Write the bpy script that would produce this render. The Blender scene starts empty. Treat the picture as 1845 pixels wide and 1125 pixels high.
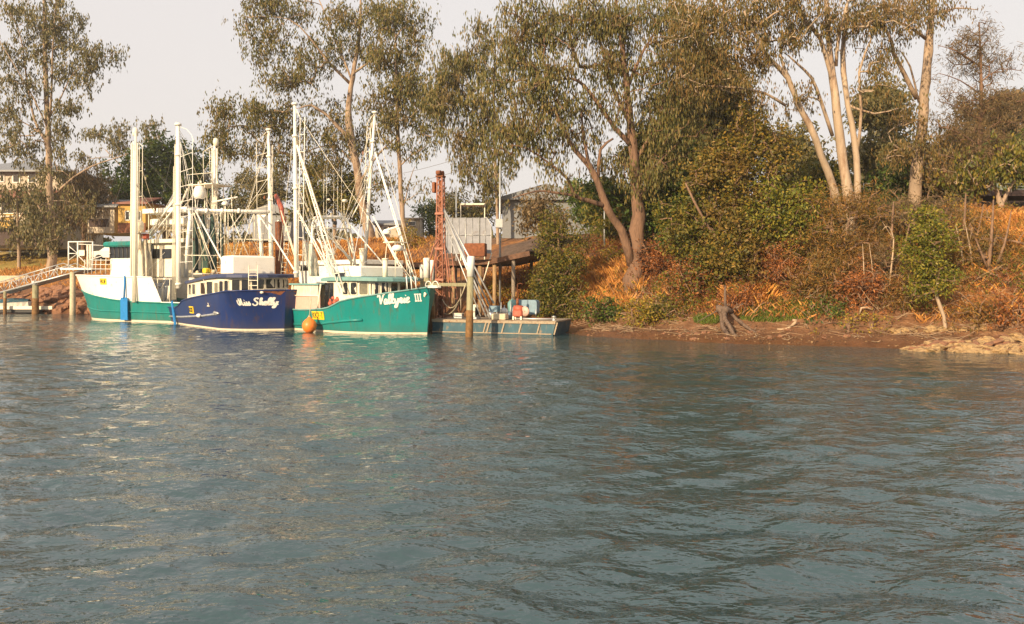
import bpy, math, random
import numpy as np
from mathutils import Vector, Matrix
random.seed(7)
RNG = np.random.default_rng(11)
SC = bpy.context.scene
# ------------------------------------------------------------------ camera
EYE = 2.6; F = 1450.0; HOR = 507.0; CX = 922.5
cam_d = bpy.data.cameras.new('camera'); cam = bpy.data.objects.new('camera', cam_d)
SC.collection.objects.link(cam); SC.camera = cam
cam.location = (0, 0, EYE); cam.rotation_euler = (math.radians(90), 0, 0)
cam_d.sensor_width = 36; cam_d.lens = 36 * F / 1845; cam_d.shift_y = -(562.5 - HOR) / 1845
cam_d.clip_start = 0.2; cam_d.clip_end = 5000
# ------------------------------------------------------------------ sky, sun, exposure
SUN_EL = 19.0; SUN_AZ = 213.0      # compass: 0 = +Y (ahead), 90 = +X; the sun stands behind the camera's left shoulder
w = bpy.data.worlds.new('World'); SC.world = w; w.use_nodes = True
nt = w.node_tree; nt.nodes.clear()
sky = nt.nodes.new('ShaderNodeTexSky'); sky.sky_type = 'NISHITA'; sky.sun_disc = False
sky.sun_elevation = math.radians(SUN_EL); sky.sun_rotation = math.radians(SUN_AZ)
sky.air_density = 1.5; sky.dust_density = 6.0; sky.ozone_density = 1.0
mx = nt.nodes.new('ShaderNodeMix'); mx.data_type = 'RGBA'; mx.inputs[0].default_value = 0.76
mx.inputs[7].default_value = (8.6, 7.95, 7.65, 1)          # smoke-filled air: an even pale veil over the blue
bg = nt.nodes.new('ShaderNodeBackground'); bg.inputs[1].default_value = 0.086
ow = nt.nodes.new('ShaderNodeOutputWorld')
nt.links.new(sky.outputs[0], mx.inputs[6]); nt.links.new(mx.outputs[2], bg.inputs[0]); nt.links.new(bg.outputs[0], ow.inputs[0])
sd = bpy.data.lights.new('sun', 'SUN'); sd.energy = 5.0; sd.angle = math.radians(0.8); sd.color = (1.0, 0.77, 0.49)
so = bpy.data.objects.new('sun', sd); SC.collection.objects.link(so)
_a = math.radians(SUN_AZ); _e = math.radians(SUN_EL)
SUNDIR = Vector((math.sin(_a) * math.cos(_e), math.cos(_a) * math.cos(_e), math.sin(_e)))
so.rotation_euler = SUNDIR.to_track_quat('Z', 'Y').to_euler(); so.location = SUNDIR * 60
vs = SC.view_settings; vs.view_transform = 'Standard'; vs.look = 'None'; vs.exposure = 0.50; vs.gamma = 1.0; vs.use_curve_mapping = False
SC.cycles.max_bounces = 6; SC.cycles.transparent_max_bounces = 8; SC.cycles.caustics_reflective = False; SC.cycles.caustics_refractive = False
SC.cycles.sample_clamp_indirect = 4.0

# ------------------------------------------------------------------ thin smoke haze: one closed box round the scene
def haze_box():
    x0, x1, y0, y1, z0, z1 = -140, 170, -30, 180, -8, 34
    me = bpy.data.meshes.new('haze'); me.from_pydata([(x, y, z) for z in (z0, z1) for x, y in ((x0, y0), (x1, y0), (x1, y1), (x0, y1))], [], [(0, 3, 2, 1), (4, 5, 6, 7), (0, 1, 5, 4), (1, 2, 6, 5), (2, 3, 7, 6), (3, 0, 4, 7)])
    m = bpy.data.materials.new('smoke_haze'); m.use_nodes = True; m.node_tree.nodes.clear()
    pv = m.node_tree.nodes.new('ShaderNodeVolumePrincipled'); pv.inputs['Density'].default_value = .0004; pv.inputs['Color'].default_value = (.93, .92, .93, 1); pv.inputs['Anisotropy'].default_value = .1
    o_ = m.node_tree.nodes.new('ShaderNodeOutputMaterial'); m.node_tree.links.new(pv.outputs[0], o_.inputs['Volume']); me.materials.append(m)
    o = bpy.data.objects.new('haze', me); SC.collection.objects.link(o); o['kind'] = 'stuff'; o['label'] = 'thin pale smoke haze filling the air over the river'
haze_box()
# ------------------------------------------------------------------ helpers
def W(px, py, D):
    """a point seen at px, py of the photograph, D metres ahead"""
    return Vector(((px - CX) / F * D, D, EYE - (py - HOR) / F * D))

def hexc(r, g, b):
    f = lambda c: ((c / 255) / 12.92 if c / 255 <= 0.04045 else ((c / 255 + 0.055) / 1.055) ** 2.4)
    return (f(r), f(g), f(b), 1)

def ob(name, data, parent=None, mat=None):
    o = bpy.data.objects.new(name, data); SC.collection.objects.link(o)
    if parent is not None: o.parent = parent
    return o

def tag(o, label=None, cat=None, group=None, kind=None):
    if label: o['label'] = label
    if cat: o['category'] = cat
    if group: o['group'] = group
    if kind: o['kind'] = kind
    return o

def empty(name, loc, rz=0.0):
    o = bpy.data.objects.new(name, None); SC.collection.objects.link(o)
    o.location = loc; o.rotation_euler = (0, 0, rz); o.empty_display_size = 0.3
    return o

def np_mesh(name, V, Fc, mats, mi=None, smooth=False):
    """V (n,3), Fc (m,k) constant k"""
    me = bpy.data.meshes.new(name)
    V = np.asarray(V, np.float32); Fc = np.asarray(Fc, np.int32)
    m, k = Fc.shape
    me.vertices.add(len(V)); me.vertices.foreach_set('co', V.ravel())
    me.loops.add(m * k); me.loops.foreach_set('vertex_index', Fc.ravel())
    me.polygons.add(m); me.polygons.foreach_set('loop_start', np.arange(0, m * k, k, dtype=np.int32))
    me.polygons.foreach_set('loop_total', np.full(m, k, np.int32))
    for mt in mats: me.materials.append(mt)
    if mi is not None: me.polygons.foreach_set('material_index', np.asarray(mi, np.int32))
    if smooth: me.polygons.foreach_set('use_smooth', np.ones(m, bool))
    me.update(calc_edges=True); me.validate()
    return me

class MB:
    """collects shapes into one mesh"""
    def __init__(s): s.v = []; s.f = []; s.m = []; s.sm = []
    def add(s, vs_, fs, mi=0, smooth=False):
        b = len(s.v); s.v += [tuple(x) for x in vs_]
        for f in fs: s.f.append([b + i for i in f]); s.m.append(mi); s.sm.append(smooth)
    def box(s, c, size, rot=None, mi=0, bev=0.0, taper=1.0):
        sx, sy, sz = [k / 2 for k in size]; c = Vector(c)
        R = rot if rot is not None else Matrix.Identity(3)
        P = []
        if bev <= 0:
            for z in (-1, 1):
                t = taper if z > 0 else 1
                for x, y in ((-1, -1), (1, -1), (1, 1), (-1, 1)): P.append(c + R @ Vector((x * sx * t, y * sy * t, z * sz)))
            s.add(P, [(0, 3, 2, 1), (4, 5, 6, 7), (0, 1, 5, 4), (1, 2, 6, 5), (2, 3, 7, 6), (3, 0, 4, 7)], mi)
        else:
            rings = []
            for z, ins in ((-sz, bev), (-sz + bev, 0), (sz - bev, 0), (sz, bev)):
                r = []
                X, Y = sx - ins, sy - ins; b = bev if ins == 0 else bev * .5
                for x, y in ((-X + b, -Y), (X - b, -Y), (X, -Y + b), (X, Y - b), (X - b, Y), (-X + b, Y), (-X, Y - b), (-X, -Y + b)):
                    r.append(len(P)); P.append(c + R @ Vector((x, y, z)))
                rings.append(r)
            fs = [tuple(reversed(rings[0])), tuple(rings[3])]
            for a, b_ in zip(rings, rings[1:]):
                for i in range(8): j = (i + 1) % 8; fs.append((a[i], a[j], b_[j], b_[i]))
            s.add(P, fs, mi)
        return s
    def tube(s, pts, r, n=6, mi=0, cap=True, smooth=True):
        pts = [Vector(p) for p in pts]
        if not hasattr(r, '__len__'): r = [r] * len(pts)
        P = []; up = None; N = len(pts)
        for i, p in enumerate(pts):
            t = (pts[min(i + 1, N - 1)] - pts[max(i - 1, 0)])
            if t.length < 1e-6: t = Vector((0, 0, 1))
            t.normalize()
            if up is None:
                up = Vector((0, 0, 1)) if abs(t.z) < 0.9 else Vector((1, 0, 0))
            a = up - t * up.dot(t)
            if a.length < 1e-4: a = t.orthogonal()
            a.normalize(); b = t.cross(a); up = a
            for k in range(n):
                q = 2 * math.pi * k / n + math.pi / n
                P.append(p + (a * math.cos(q) + b * math.sin(q)) * r[i])
        fs = []
        for i in range(N - 1):
            for k in range(n):
                j = (k + 1) % n; fs.append((i * n + k, i * n + j, (i + 1) * n + j, (i + 1) * n + k))
        s.add(P, fs, mi, smooth and n > 4)
        if cap:
            b0 = len(s.v) - len(P)
            s.f.append([b0 + k for k in reversed(range(n))]); s.m.append(mi); s.sm.append(False)
            s.f.append([b0 + (N - 1) * n + k for k in range(n)]); s.m.append(mi); s.sm.append(False)
        return s
    def lathe(s, prof, c=(0, 0, 0), n=16, mi=0, axis=None):
        c = Vector(c); R = Matrix.Identity(3) if axis is None else Vector(axis).to_track_quat('Z', 'Y').to_matrix()
        P = []
        for r, z in prof:
            for k in range(n):
                q = 2 * math.pi * k / n; P.append(c + R @ Vector((r * math.cos(q), r * math.sin(q), z)))
        fs = []
        for i in range(len(prof) - 1):
            for k in range(n):
                j = (k + 1) % n; fs.append((i * n + k, i * n + j, (i + 1) * n + j, (i + 1) * n + k))
        s.add(P, fs, mi, True)
        return s
    def build(s, name, mats, parent=None):
        me = bpy.data.meshes.new(name); me.from_pydata(s.v, [], s.f)
        if not isinstance(mats, (list, tuple)): mats = [mats]
        for m in mats: me.materials.append(m)
        me.polygons.foreach_set('material_index', s.m); me.polygons.foreach_set('use_smooth', s.sm)
        me.update(); return ob(name, me, parent)

def ladder(p0, p1, side, width, gap=0.33, r=0.022, rr=0.016, top_extra=0):
    """rails p0>p1 and p0+side*width; rungs between"""
    m = MB(); p0 = Vector(p0); p1 = Vector(p1); sd_ = Vector(side).normalized() * width
    m.tube([p0, p1], r, 6); m.tube([p0 + sd_, p1 + sd_], r, 6)
    L = (p1 - p0).length; n = max(1, int(L / gap))
    for i in range(1, n):
        q = p0 + (p1 - p0) * (i / n); m.tube([q, q + sd_], rr, 5, cap=False)
    return m

def sag(a, b, s, n=8):
    a = Vector(a); b = Vector(b)
    return [a.lerp(b, i / n) - Vector((0, 0, s * 4 * (i / n) * (1 - i / n))) for i in range(n + 1)]

# ------------------------------------------------------------------ materials
def mat(name, col, rough=0.6, metal=0.0, var=0.12, grime=None, vscale=6.0, dirt=None, dirt_amt=0.0, dscale=2.0, bump=0.0, bscale=30.0, spec=0.5, stretch=None):
    m = bpy.data.materials.new(name); m.use_nodes = True; t = m.node_tree; N = t.nodes; L = t.links
    b = N['Principled BSDF']; b.inputs['Roughness'].default_value = rough; b.inputs['Metallic'].default_value = metal
    b.inputs['Specular IOR Level'].default_value = spec
    tc = N.new('ShaderNodeTexCoord'); mp = N.new('ShaderNodeMapping'); L.new(tc.outputs['Object'], mp.inputs[0])
    if stretch: mp.inputs['Scale'].default_value = stretch
    n1 = N.new('ShaderNodeTexNoise'); n1.inputs['Scale'].default_value = vscale; n1.inputs['Detail'].default_value = 5
    L.new(mp.outputs[0], n1.inputs[0])
    c = col[:3]
    lo = tuple(x * (1 - var) for x in c) + (1,); hi = tuple(min(1, x * (1 + var)) for x in c) + (1,)
    r = N.new('ShaderNodeValToRGB'); r.color_ramp.elements[0].position = .3; r.color_ramp.elements[1].position = .7
    r.color_ramp.elements[0].color = lo; r.color_ramp.elements[1].color = hi
    L.new(n1.outputs[0], r.inputs[0]); out = r.outputs[0]
    if dirt is not None:
        n2 = N.new('ShaderNodeTexNoise'); n2.inputs['Scale'].default_value = dscale; n2.inputs['Detail'].default_value = 8; n2.inputs['Roughness'].default_value = .7
        L.new(mp.outputs[0], n2.inputs[0])
        mr = N.new('ShaderNodeMapRange'); mr.inputs[1].default_value = 0.62 - dirt_amt * .3; mr.inputs[2].default_value = 0.78 - dirt_amt * .3
        L.new(n2.outputs[0], mr.inputs[0])
        x = N.new('ShaderNodeMix'); x.data_type = 'RGBA'; x.inputs[7].default_value = tuple(dirt[:3]) + (1,)
        L.new(mr.outputs[0], x.inputs[0]); L.new(out, x.inputs[6]); out = x.outputs[2]
    if grime is not None:
        # stains: a scum line above the water and rusty runs down the plating
        sp = N.new('ShaderNodeSeparateXYZ'); L.new(tc.outputs['Object'], sp.inputs[0])
        mg = N.new('ShaderNodeMapRange'); mg.inputs[1].default_value = .62; mg.inputs[2].default_value = .12; mg.inputs[3].default_value = 0; mg.inputs[4].default_value = .75; L.new(sp.outputs[2], mg.inputs[0])
        n4 = N.new('ShaderNodeTexNoise'); n4.inputs['Scale'].default_value = 3.5; n4.inputs['Detail'].default_value = 7; L.new(tc.outputs['Object'], n4.inputs[0])
        mu = N.new('ShaderNodeMath'); mu.operation = 'MULTIPLY'; L.new(mg.outputs[0], mu.inputs[0]); L.new(n4.outputs[0], mu.inputs[1])
        x2 = N.new('ShaderNodeMix'); x2.data_type = 'RGBA'; x2.inputs[7].default_value = tuple(grime[0]) + (1,); L.new(mu.outputs[0], x2.inputs[0]); L.new(out, x2.inputs[6]); out = x2.outputs[2]
        mp2 = N.new('ShaderNodeMapping'); mp2.inputs['Scale'].default_value = (2.6, 2.6, .22); L.new(tc.outputs['Object'], mp2.inputs[0])
        n5 = N.new('ShaderNodeTexNoise'); n5.inputs['Scale'].default_value = 2.4; n5.inputs['Detail'].default_value = 6; L.new(mp2.outputs[0], n5.inputs[0])
        mr5 = N.new('ShaderNodeMapRange'); mr5.inputs[1].default_value = .56; mr5.inputs[2].default_value = .72; mr5.inputs[4].default_value = .6; L.new(n5.outputs[0], mr5.inputs[0])
        x3 = N.new('ShaderNodeMix'); x3.data_type = 'RGBA'; x3.inputs[7].default_value = tuple(grime[1]) + (1,); L.new(mr5.outputs[0], x3.inputs[0]); L.new(out, x3.inputs[6]); out = x3.outputs[2]
    L.new(out, b.inputs['Base Color'])
    if bump > 0:
        n3 = N.new('ShaderNodeTexNoise'); n3.inputs['Scale'].default_value = bscale; n3.inputs['Detail'].default_value = 6
        L.new(mp.outputs[0], n3.inputs[0]); bp = N.new('ShaderNodeBump'); bp.inputs['Strength'].default_value = bump; bp.inputs['Distance'].default_value = .05
        L.new(n3.outputs[0], bp.inputs['Height']); L.new(bp.outputs[0], b.inputs['Normal'])
    return m

def leafmat(name, cols, rough=0.55, trans=0.3, patch=None):
    """leaf colour by random per leaf; patch: colour that whole sprays turn to"""
    m = bpy.data.materials.new(name); m.use_nodes = True; t = m.node_tree; N = t.nodes; L = t.links
    b = N['Principled BSDF']; b.inputs['Roughness'].default_value = rough; b.inputs['Specular IOR Level'].default_value = .35
    g = N.new('ShaderNodeNewGeometry'); r = N.new('ShaderNodeValToRGB'); r.color_ramp.interpolation = 'LINEAR'
    els = r.color_ramp.elements
    while len(els) < len(cols): els.new(.5)
    k_ = (2.0, 1.68, 1.2)
    cols = [tuple(min(.8, a * b) for a, b in zip(c[:3], k_)) for c in cols]
    for i, c in enumerate(cols): els[i].position = i / (len(cols) - 1); els[i].color = c[:3] + (1,)
    L.new(g.outputs['Random Per Island'], r.inputs[0]); out = r.outputs[0]
    if patch:
        tc = N.new('ShaderNodeTexCoord'); n1 = N.new('ShaderNodeTexNoise'); n1.inputs['Scale'].default_value = patch[1]; n1.inputs['Detail'].default_value = 3
        L.new(tc.outputs['Object'], n1.inputs[0]); mr = N.new('ShaderNodeMapRange'); mr.inputs[1].default_value = patch[2]; mr.inputs[2].default_value = patch[2] + .12
        L.new(n1.outputs[0], mr.inputs[0]); x = N.new('ShaderNodeMix'); x.data_type = 'RGBA'; x.inputs[7].default_value = patch[0][:3] + (1,)
        mm = N.new('ShaderNodeMath'); mm.operation = 'MULTIPLY'; mm.inputs[1].default_value = patch[3]
        L.new(mr.outputs[0], mm.inputs[0]); L.new(mm.outputs[0], x.inputs[0]); L.new(out, x.inputs[6]); out = x.outputs[2]
    L.new(out, b.inputs['Base Color'])
    tr = N.new('ShaderNodeBsdfTranslucent'); L.new(out, tr.inputs[0]); ms = N.new('ShaderNodeMixShader'); ms.inputs[0].default_value = trans
    L.new(b.outputs[0], ms.inputs[1]); L.new(tr.outputs[0], ms.inputs[2]); L.new(ms.outputs[0], N['Material Output'].inputs[0])
    return m

M = {}
M['white'] = mat('white_paint', (.86, .83, .76), .45, var=.05, dirt=(.50, .36, .20), dirt_amt=.12, dscale=3, vscale=2)
M['cream'] = mat('cream_paint', (.82, .75, .60), .5, var=.06, dirt=(.46, .32, .18), dirt_amt=.06, dscale=4)
M['alu'] = mat('aged_aluminium', (.55, .55, .54), .4, .5, var=.1)
M['galv'] = mat('galvanised_steel', (.42, .44, .46), .45, .4, var=.15, dirt=(.2, .15, .12), dirt_amt=.1)
M['teal'] = mat('teal_hull_paint', (.005, .225, .215), .42, grime=((.05, .09, .06), (.09, .11, .07)), bump=.06, bscale=2.5, var=.1, vscale=1.5, dirt=(.02, .12, .10), dirt_amt=.12, dscale=3, stretch=(1, 1, .4))
M['teal_dk'] = mat('sea_green_paint', (.006, .20, .18), .42, grime=((.06, .09, .05), (.12, .10, .06)), bump=.06, bscale=2.5, var=.12, vscale=1.5, dirt=(.03, .09, .07), dirt_amt=.15, dscale=2.5, stretch=(1, 1, .4))
M['teal_roof'] = mat('faded_teal_roof', (.16, .32, .31), .55, var=.12, vscale=3)
M['navy'] = mat('navy_hull_paint', (.010, .028, .13), .40, grime=((.06, .05, .05), (.07, .045, .045)), bump=.06, bscale=2.5, var=.12, vscale=1.3, dirt=(.03, .035, .07), dirt_amt=.12, dscale=3, stretch=(1, 1, .35))
M['navy_roof'] = mat('navy_roof_paint', (.040, .055, .13), .5, var=.15, vscale=3)
M['bottom'] = mat('antifoul_red_brown', (.10, .07, .04), .8, var=.3, dirt=(.05, .06, .03), dirt_amt=.4)
M['boot'] = mat('boot_stripe_cream', (.66, .58, .44), .6, var=.1, dirt=(.25, .2, .1), dirt_amt=.15, dscale=5)
M['rust'] = mat('rusty_steel', (.22, .075, .03), .85, var=.35, vscale=8, dirt=(.1, .03, .015), dirt_amt=.3, bump=.3)
M['rustred'] = mat('red_oxide_steel', (.33, .13, .08), .7, var=.25, vscale=5, dirt=(.42, .26, .18), dirt_amt=.3, dscale=6)
M['glass'] = mat('dark_window_glass', (.012, .014, .016), .08, var=.3, spec=.8)
M['glass2'] = mat('pale_window_glass', (.17, .16, .11), .12, var=.2, spec=.8)
M['black'] = mat('black_rubber', (.02, .02, .022), .6, var=.3)
M['yellow'] = mat('yellow_plate', (.85, .58, .02), .5, var=.06)
M['blue'] = mat('bright_blue_paint', (.015, .20, .52), .45, var=.1, dirt=(.05, .18, .3), dirt_amt=.15)
M['orange'] = mat('orange_buoy_plastic', (.88, .22, .035), .42, var=.08, dirt=(.5, .16, .06), dirt_amt=.1)
M['net'] = mat('dark_green_net', (.045, .085, .07), .95, var=.4, vscale=12, bump=.6, bscale=40, stretch=(1, 1, .25))
M['netw'] = mat('pale_net', (.66, .60, .48), .95, var=.25, vscale=14, bump=.5, bscale=40, stretch=(1, 1, .15))
M['rope'] = mat('pale_rope', (.5, .43, .3), .9, var=.2)
M['wire'] = mat('steel_wire', (.16, .15, .14), .6, .3, var=.2)
M['pink'] = mat('faded_pink_panel', (.60, .40, .33), .6, var=.08, dirt=(.4, .24, .18), dirt_amt=.1)
M['timber'] = mat('weathered_timber', (.26, .21, .16), .85, var=.3, vscale=4, bump=.4, stretch=(1, 6, 6))
M['timber_or'] = mat('hardwood_post', (.34, .22, .11), .85, var=.3, vscale=4, bump=.4, stretch=(4, 4, .6))
M['pile'] = mat('tide_stained_pile', (.30, .28, .17), .85, var=.25, vscale=3, dirt=(.12, .08, .03), dirt_amt=.25, bump=.4, stretch=(4, 4, .8))
M['pile_low'] = mat('wet_pile_weed', (.20, .10, .03), .7, var=.35, vscale=6, bump=.5)
M['pilewhite'] = mat('white_pile_sleeve', (.80, .78, .72), .45, var=.04, dirt=(.5, .42, .3), dirt_amt=.05)
M['concrete'] = mat('pale_concrete', (.55, .47, .33), .85, var=.15, bump=.3)
M['bargeblue'] = mat('barge_blue_paint', (.020, .080, .115), .6, var=.3, vscale=2, dirt=(.22, .16, .10), dirt_amt=.3, dscale=4, stretch=(1, 1, .5))
M['bargedeck'] = mat('barge_deck_steel', (.30, .24, .17), .8, var=.25, dirt=(.15, .07, .03), dirt_amt=.4)
M['engblue'] = mat('grey_blue_engine_paint', (.16, .26, .34), .5, var=.15, dirt=(.12, .08, .05), dirt_amt=.2)
M['redpaint'] = mat('faded_red_paint', (.40, .09, .05), .55, var=.2, dirt=(.15, .06, .03), dirt_amt=.25)
M['bark'] = mat('smooth_gum_bark', (.36, .26, .18), .8, var=.3, vscale=1.6, dirt=(.13, .075, .045), dirt_amt=.45, dscale=1.5, bump=.5, bscale=12, stretch=(1, 1, .3))
M['barkpale'] = mat('pale_gum_bark', (.40, .30, .21), .75, var=.22, vscale=1.5, dirt=(.20, .11, .06), dirt_amt=.35, dscale=1.4, bump=.4, bscale=10, stretch=(1, 1, .25))
M['barkred'] = mat('rough_red_brown_bark', (.20, .115, .072), .9, var=.35, vscale=2.5, dirt=(.09, .05, .035), dirt_amt=.45, dscale=2, bump=.9, bscale=10, stretch=(1, 1, .25))
M['twig'] = mat('brown_twig', (.20, .12, .075), .9, var=.3)
M['twigpale'] = mat('pale_dead_twig', (.40, .29, .19), .9, var=.3)
M['gumleaf'] = leafmat('olive_gum_leaf', [(.030, .042, .018), (.060, .070, .024), (.092, .092, .034), (.13, .105, .045)], patch=((.155, .085, .035), .45, .55, .55))
M['gumleafw'] = leafmat('brown_gum_leaf', [(.036, .042, .018), (.066, .066, .026), (.105, .085, .033), (.14, .095, .040)], patch=((.15, .080, .033), .45, .56, .5))
M['gumleafg'] = leafmat('grey_green_gum_leaf', [(.035, .045, .026), (.065, .072, .038), (.10, .098, .052), (.13, .12, .07)])
M['darkleaf'] = leafmat('dark_green_leaf', [(.012, .030, .008), (.025, .055, .012), (.045, .08, .016), (.08, .11, .025)])
M['midleaf'] = leafmat('mid_green_leaf', [(.022, .036, .009), (.050, .066, .013), (.088, .095, .018), (.14, .115, .022)], patch=((.17, .10, .022), .6, .55, .45))
M['oliveleaf'] = leafmat('olive_brown_leaf', [(.030, .040, .010), (.065, .070, .014), (.11, .095, .020), (.17, .12, .026)], patch=((.16, .085, .025), .55, .48, .6))
M['brightleaf'] = leafmat('bright_green_leaf', [(.032, .052, .009), (.065, .088, .013), (.105, .120, .018), (.17, .145, .026)])
M['yellowleaf'] = leafmat('yellow_green_leaf', [(.06, .075, .015), (.11, .115, .020), (.18, .15, .025), (.26, .19, .04)])
M['casleaf'] = leafmat('casuarina_needle', [(.040, .045, .016), (.085, .070, .022), (.14, .090, .028), (.20, .115, .036)], patch=((.20, .085, .030), .5, .5, .6))
M['casleafd'] = leafmat('dusky_casuarina_needle', [(.040, .040, .028), (.07, .06, .038), (.10, .08, .048), (.13, .10, .06)])
M['brownweed'] = leafmat('brown_weed_leaf', [(.055, .026, .014), (.11, .046, .020), (.17, .070, .026), (.24, .105, .036)], trans=.2, patch=((.10, .045, .035), .7, .5, .6))
M['drygrass'] = leafmat('dry_grass', [(.15, .070, .024), (.25, .125, .038), (.35, .19, .060), (.46, .27, .095)], trans=.25, patch=((.20, .085, .03), .8, .5, .6))
M['palegrass'] = leafmat('straw_grass', [(.34, .22, .09), (.46, .32, .13), (.55, .40, .18)], trans=.2)
M['greengrass'] = leafmat('green_bank_grass', [(.03, .06, .010), (.055, .095, .016), (.10, .13, .025)], trans=.25)

# ------------------------------------------------------------------ terrain
SHORE = np.array([(-260, 175), (-120, 100), (-60, 79), (-44, 69), (-34, 63), (-24, 60.5), (-12, 57), (-5, 49), (-.5, 44.6), (2.3, 41.1), (3.2, 38.2), (7.9, 34.2), (14.2, 31.2), (17.5, 28.6), (22, 25.5), (40, 14), (80, -8), (200, -60)], float)
def shore_d(x, y):
    x = np.asarray(x, float); y = np.asarray(y, float)
    best = np.full(x.shape, 1e9); sgn = np.ones(x.shape)
    for (x0, y0), (x1, y1) in zip(SHORE[:-1], SHORE[1:]):
        dx, dy = x1 - x0, y1 - y0; L2 = dx * dx + dy * dy
        t = np.clip(((x - x0) * dx + (y - y0) * dy) / L2, 0, 1)
        d = np.hypot(x - x0 - t * dx, y - y0 - t * dy)
        s = dx * (y - y0) - dy * (x - x0)
        u = d < best - 1e-9; best = np.where(u, d, best); sgn = np.where(u, np.sign(s), sgn)
    return best * sgn
def smooth(a, b, x):
    t = np.clip((x - a) / (b - a), 0, 1); return t * t * (3 - 2 * t)
def vnoise(x, y, s, seed=0):
    """smooth value noise"""
    x = np.asarray(x, float) / s + 137.3 + seed * 17.17; y = np.asarray(y, float) / s + 71.9 + seed * 31.7
    xi = np.floor(x); yi = np.floor(y); fx = x - xi; fy = y - yi
    fx = fx * fx * (3 - 2 * fx); fy = fy * fy * (3 - 2 * fy)
    h = lambda a, b: np.modf(np.abs(np.sin(a * 127.1 + b * 311.7 + seed * 7.3) * 43758.5453))[0]
    return (h(xi, yi) * (1 - fx) + h(xi + 1, yi) * fx) * (1 - fy) + (h(xi, yi + 1) * (1 - fx) + h(xi + 1, yi + 1) * fx) * fy
def ground_z(x, y):
    x = np.asarray(x, float); y = np.asarray(y, float)
    d = shore_d(x, y) + (vnoise(x, y, 2.6, 1) - .5) * .9 + (vnoise(x, y, .9, 2) - .5) * .35
    zr = np.interp(d, [-30, -6, 0, 3.2, 4.6, 6.5, 10, 17, 40, 300, 3000], [-3, -1.2, 0, .38, 1.2, 2.2, 3.9, 6.3, 6.7, 7.2, 7.5])
    zl = np.interp(d, [-30, -6, 0, 2.5, 6, 12, 20, 40, 300, 3000], [-3, -1.8, 0, 1.3, 2.7, 4.6, 6.3, 6.6, 7.0, 7.5])
    k = smooth(-14, -22, -0 + x) if False else np.clip((-14 - x) / 10, 0, 1)
    z = zr * (1 - k) + zl * k
    amp = np.clip(d / 4, 0.05, 1)
    return z + (vnoise(x, y, 1.5, 3) - .5) * .28 * amp + (vnoise(x, y, .5, 4) - .5) * .10 * amp + (vnoise(x, y, .22, 5) - .5) * .03
def GZ(x, y): return float(ground_z(np.array([x]), np.array([y]))[0])
def G(px, py, dmin=20, dmax=140):
    """where the sight line through px, py meets the ground"""
    Ds = np.arange(dmin, dmax, .1); X = (px - CX) / F * Ds; Z = EYE - (py - HOR) / F * Ds
    hit = np.nonzero(ground_z(X, Ds) >= Z)[0]
    D = Ds[hit[0]] if len(hit) else dmax
    return Vector(((px - CX) / F * D, D, GZ((px - CX) / F * D, D)))
def onG(px, D):
    x = (px - CX) / F * D; return Vector((x, D, GZ(x, D)))

def axis(parts):
    out = []
    for a, b, st in parts: out += list(np.arange(a, b, st))
    return np.array(out)
def grid_mesh(name, xs, ys, Z, mats, smooth_=True):
    nx, ny = len(xs), len(ys)
    XX, YY = np.meshgrid(xs, ys); V = np.stack([XX, YY, Z(XX, YY)], -1).reshape(-1, 3)
    i = np.arange(ny - 1)[:, None] * nx + np.arange(nx - 1)[None, :]
    Fc = np.stack([i, i + 1, i + nx + 1, i + nx], -1).reshape(-1, 4)
    return np_mesh(name, V, Fc, mats, smooth=smooth_)

def ground_material():
    m = bpy.data.materials.new('bank_soil'); m.use_nodes = True; t = m.node_tree; N = t.nodes; L = t.links
    b = N['Principled BSDF']; b.inputs['Specular IOR Level'].default_value = .3
    tc = N.new('ShaderNodeTexCoord'); at = N.new('ShaderNodeVertexColor'); at.layer_name = 'soil'
    n1 = N.new('ShaderNodeTexNoise'); n1.inputs['Scale'].default_value = 2.2; n1.inputs['Detail'].default_value = 9; n1.inputs['Roughness'].default_value = .7
    L.new(tc.outputs['Object'], n1.inputs[0])
    r = N.new('ShaderNodeValToRGB'); r.color_ramp.elements[0].position = .3; r.color_ramp.elements[1].position = .72
    r.color_ramp.elements[0].color = (.5, .48, .46, 1); r.color_ramp.elements[1].color = (1.3, 1.25, 1.2, 1); L.new(n1.outputs[0], r.inputs[0])
    x = N.new('ShaderNodeMix'); x.data_type = 'RGBA'; x.blend_type = 'MULTIPLY'; x.inputs[0].default_value = 1
    L.new(at.outputs[0], x.inputs[6]); L.new(r.outputs[0], x.inputs[7]); L.new(x.outputs[2], b.inputs['Base Color'])
    sp = N.new('ShaderNodeSeparateXYZ'); L.new(tc.outputs['Object'], sp.inputs[0])
    mr = N.new('ShaderNodeMapRange'); mr.inputs[1].default_value = .05; mr.inputs[2].default_value = .5; mr.inputs[3].default_value = .35; mr.inputs[4].default_value = .92
    L.new(sp.outputs[2], mr.inputs[0]); L.new(mr.outputs[0], b.inputs['Roughness'])
    n3 = N.new('ShaderNodeTexNoise'); n3.inputs['Scale'].default_value = 9; n3.inputs['Detail'].default_value = 8; L.new(tc.outputs['Object'], n3.inputs[0])
    bp = N.new('ShaderNodeBump'); bp.inputs['Strength'].default_value = .7; bp.inputs['Distance'].default_value = .12
    L.new(n3.outputs[0], bp.inputs['Height']); L.new(bp.outputs[0], b.inputs['Normal'])
    return m
xs = axis([(-2500, -300, 200), (-300, -80, 12), (-80, -45, 1.2), (-45, 30, .3), (30, 60, 1.5), (60, 300, 15), (300, 2600, 200)])
ys = axis([(-300, -60, 20), (-60, 18, 3), (18, 75, .3), (75, 120, 1.5), (120, 300, 12), (300, 3200, 200)])
gme = grid_mesh('ground', xs, ys, ground_z, [ground_material()])
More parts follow.
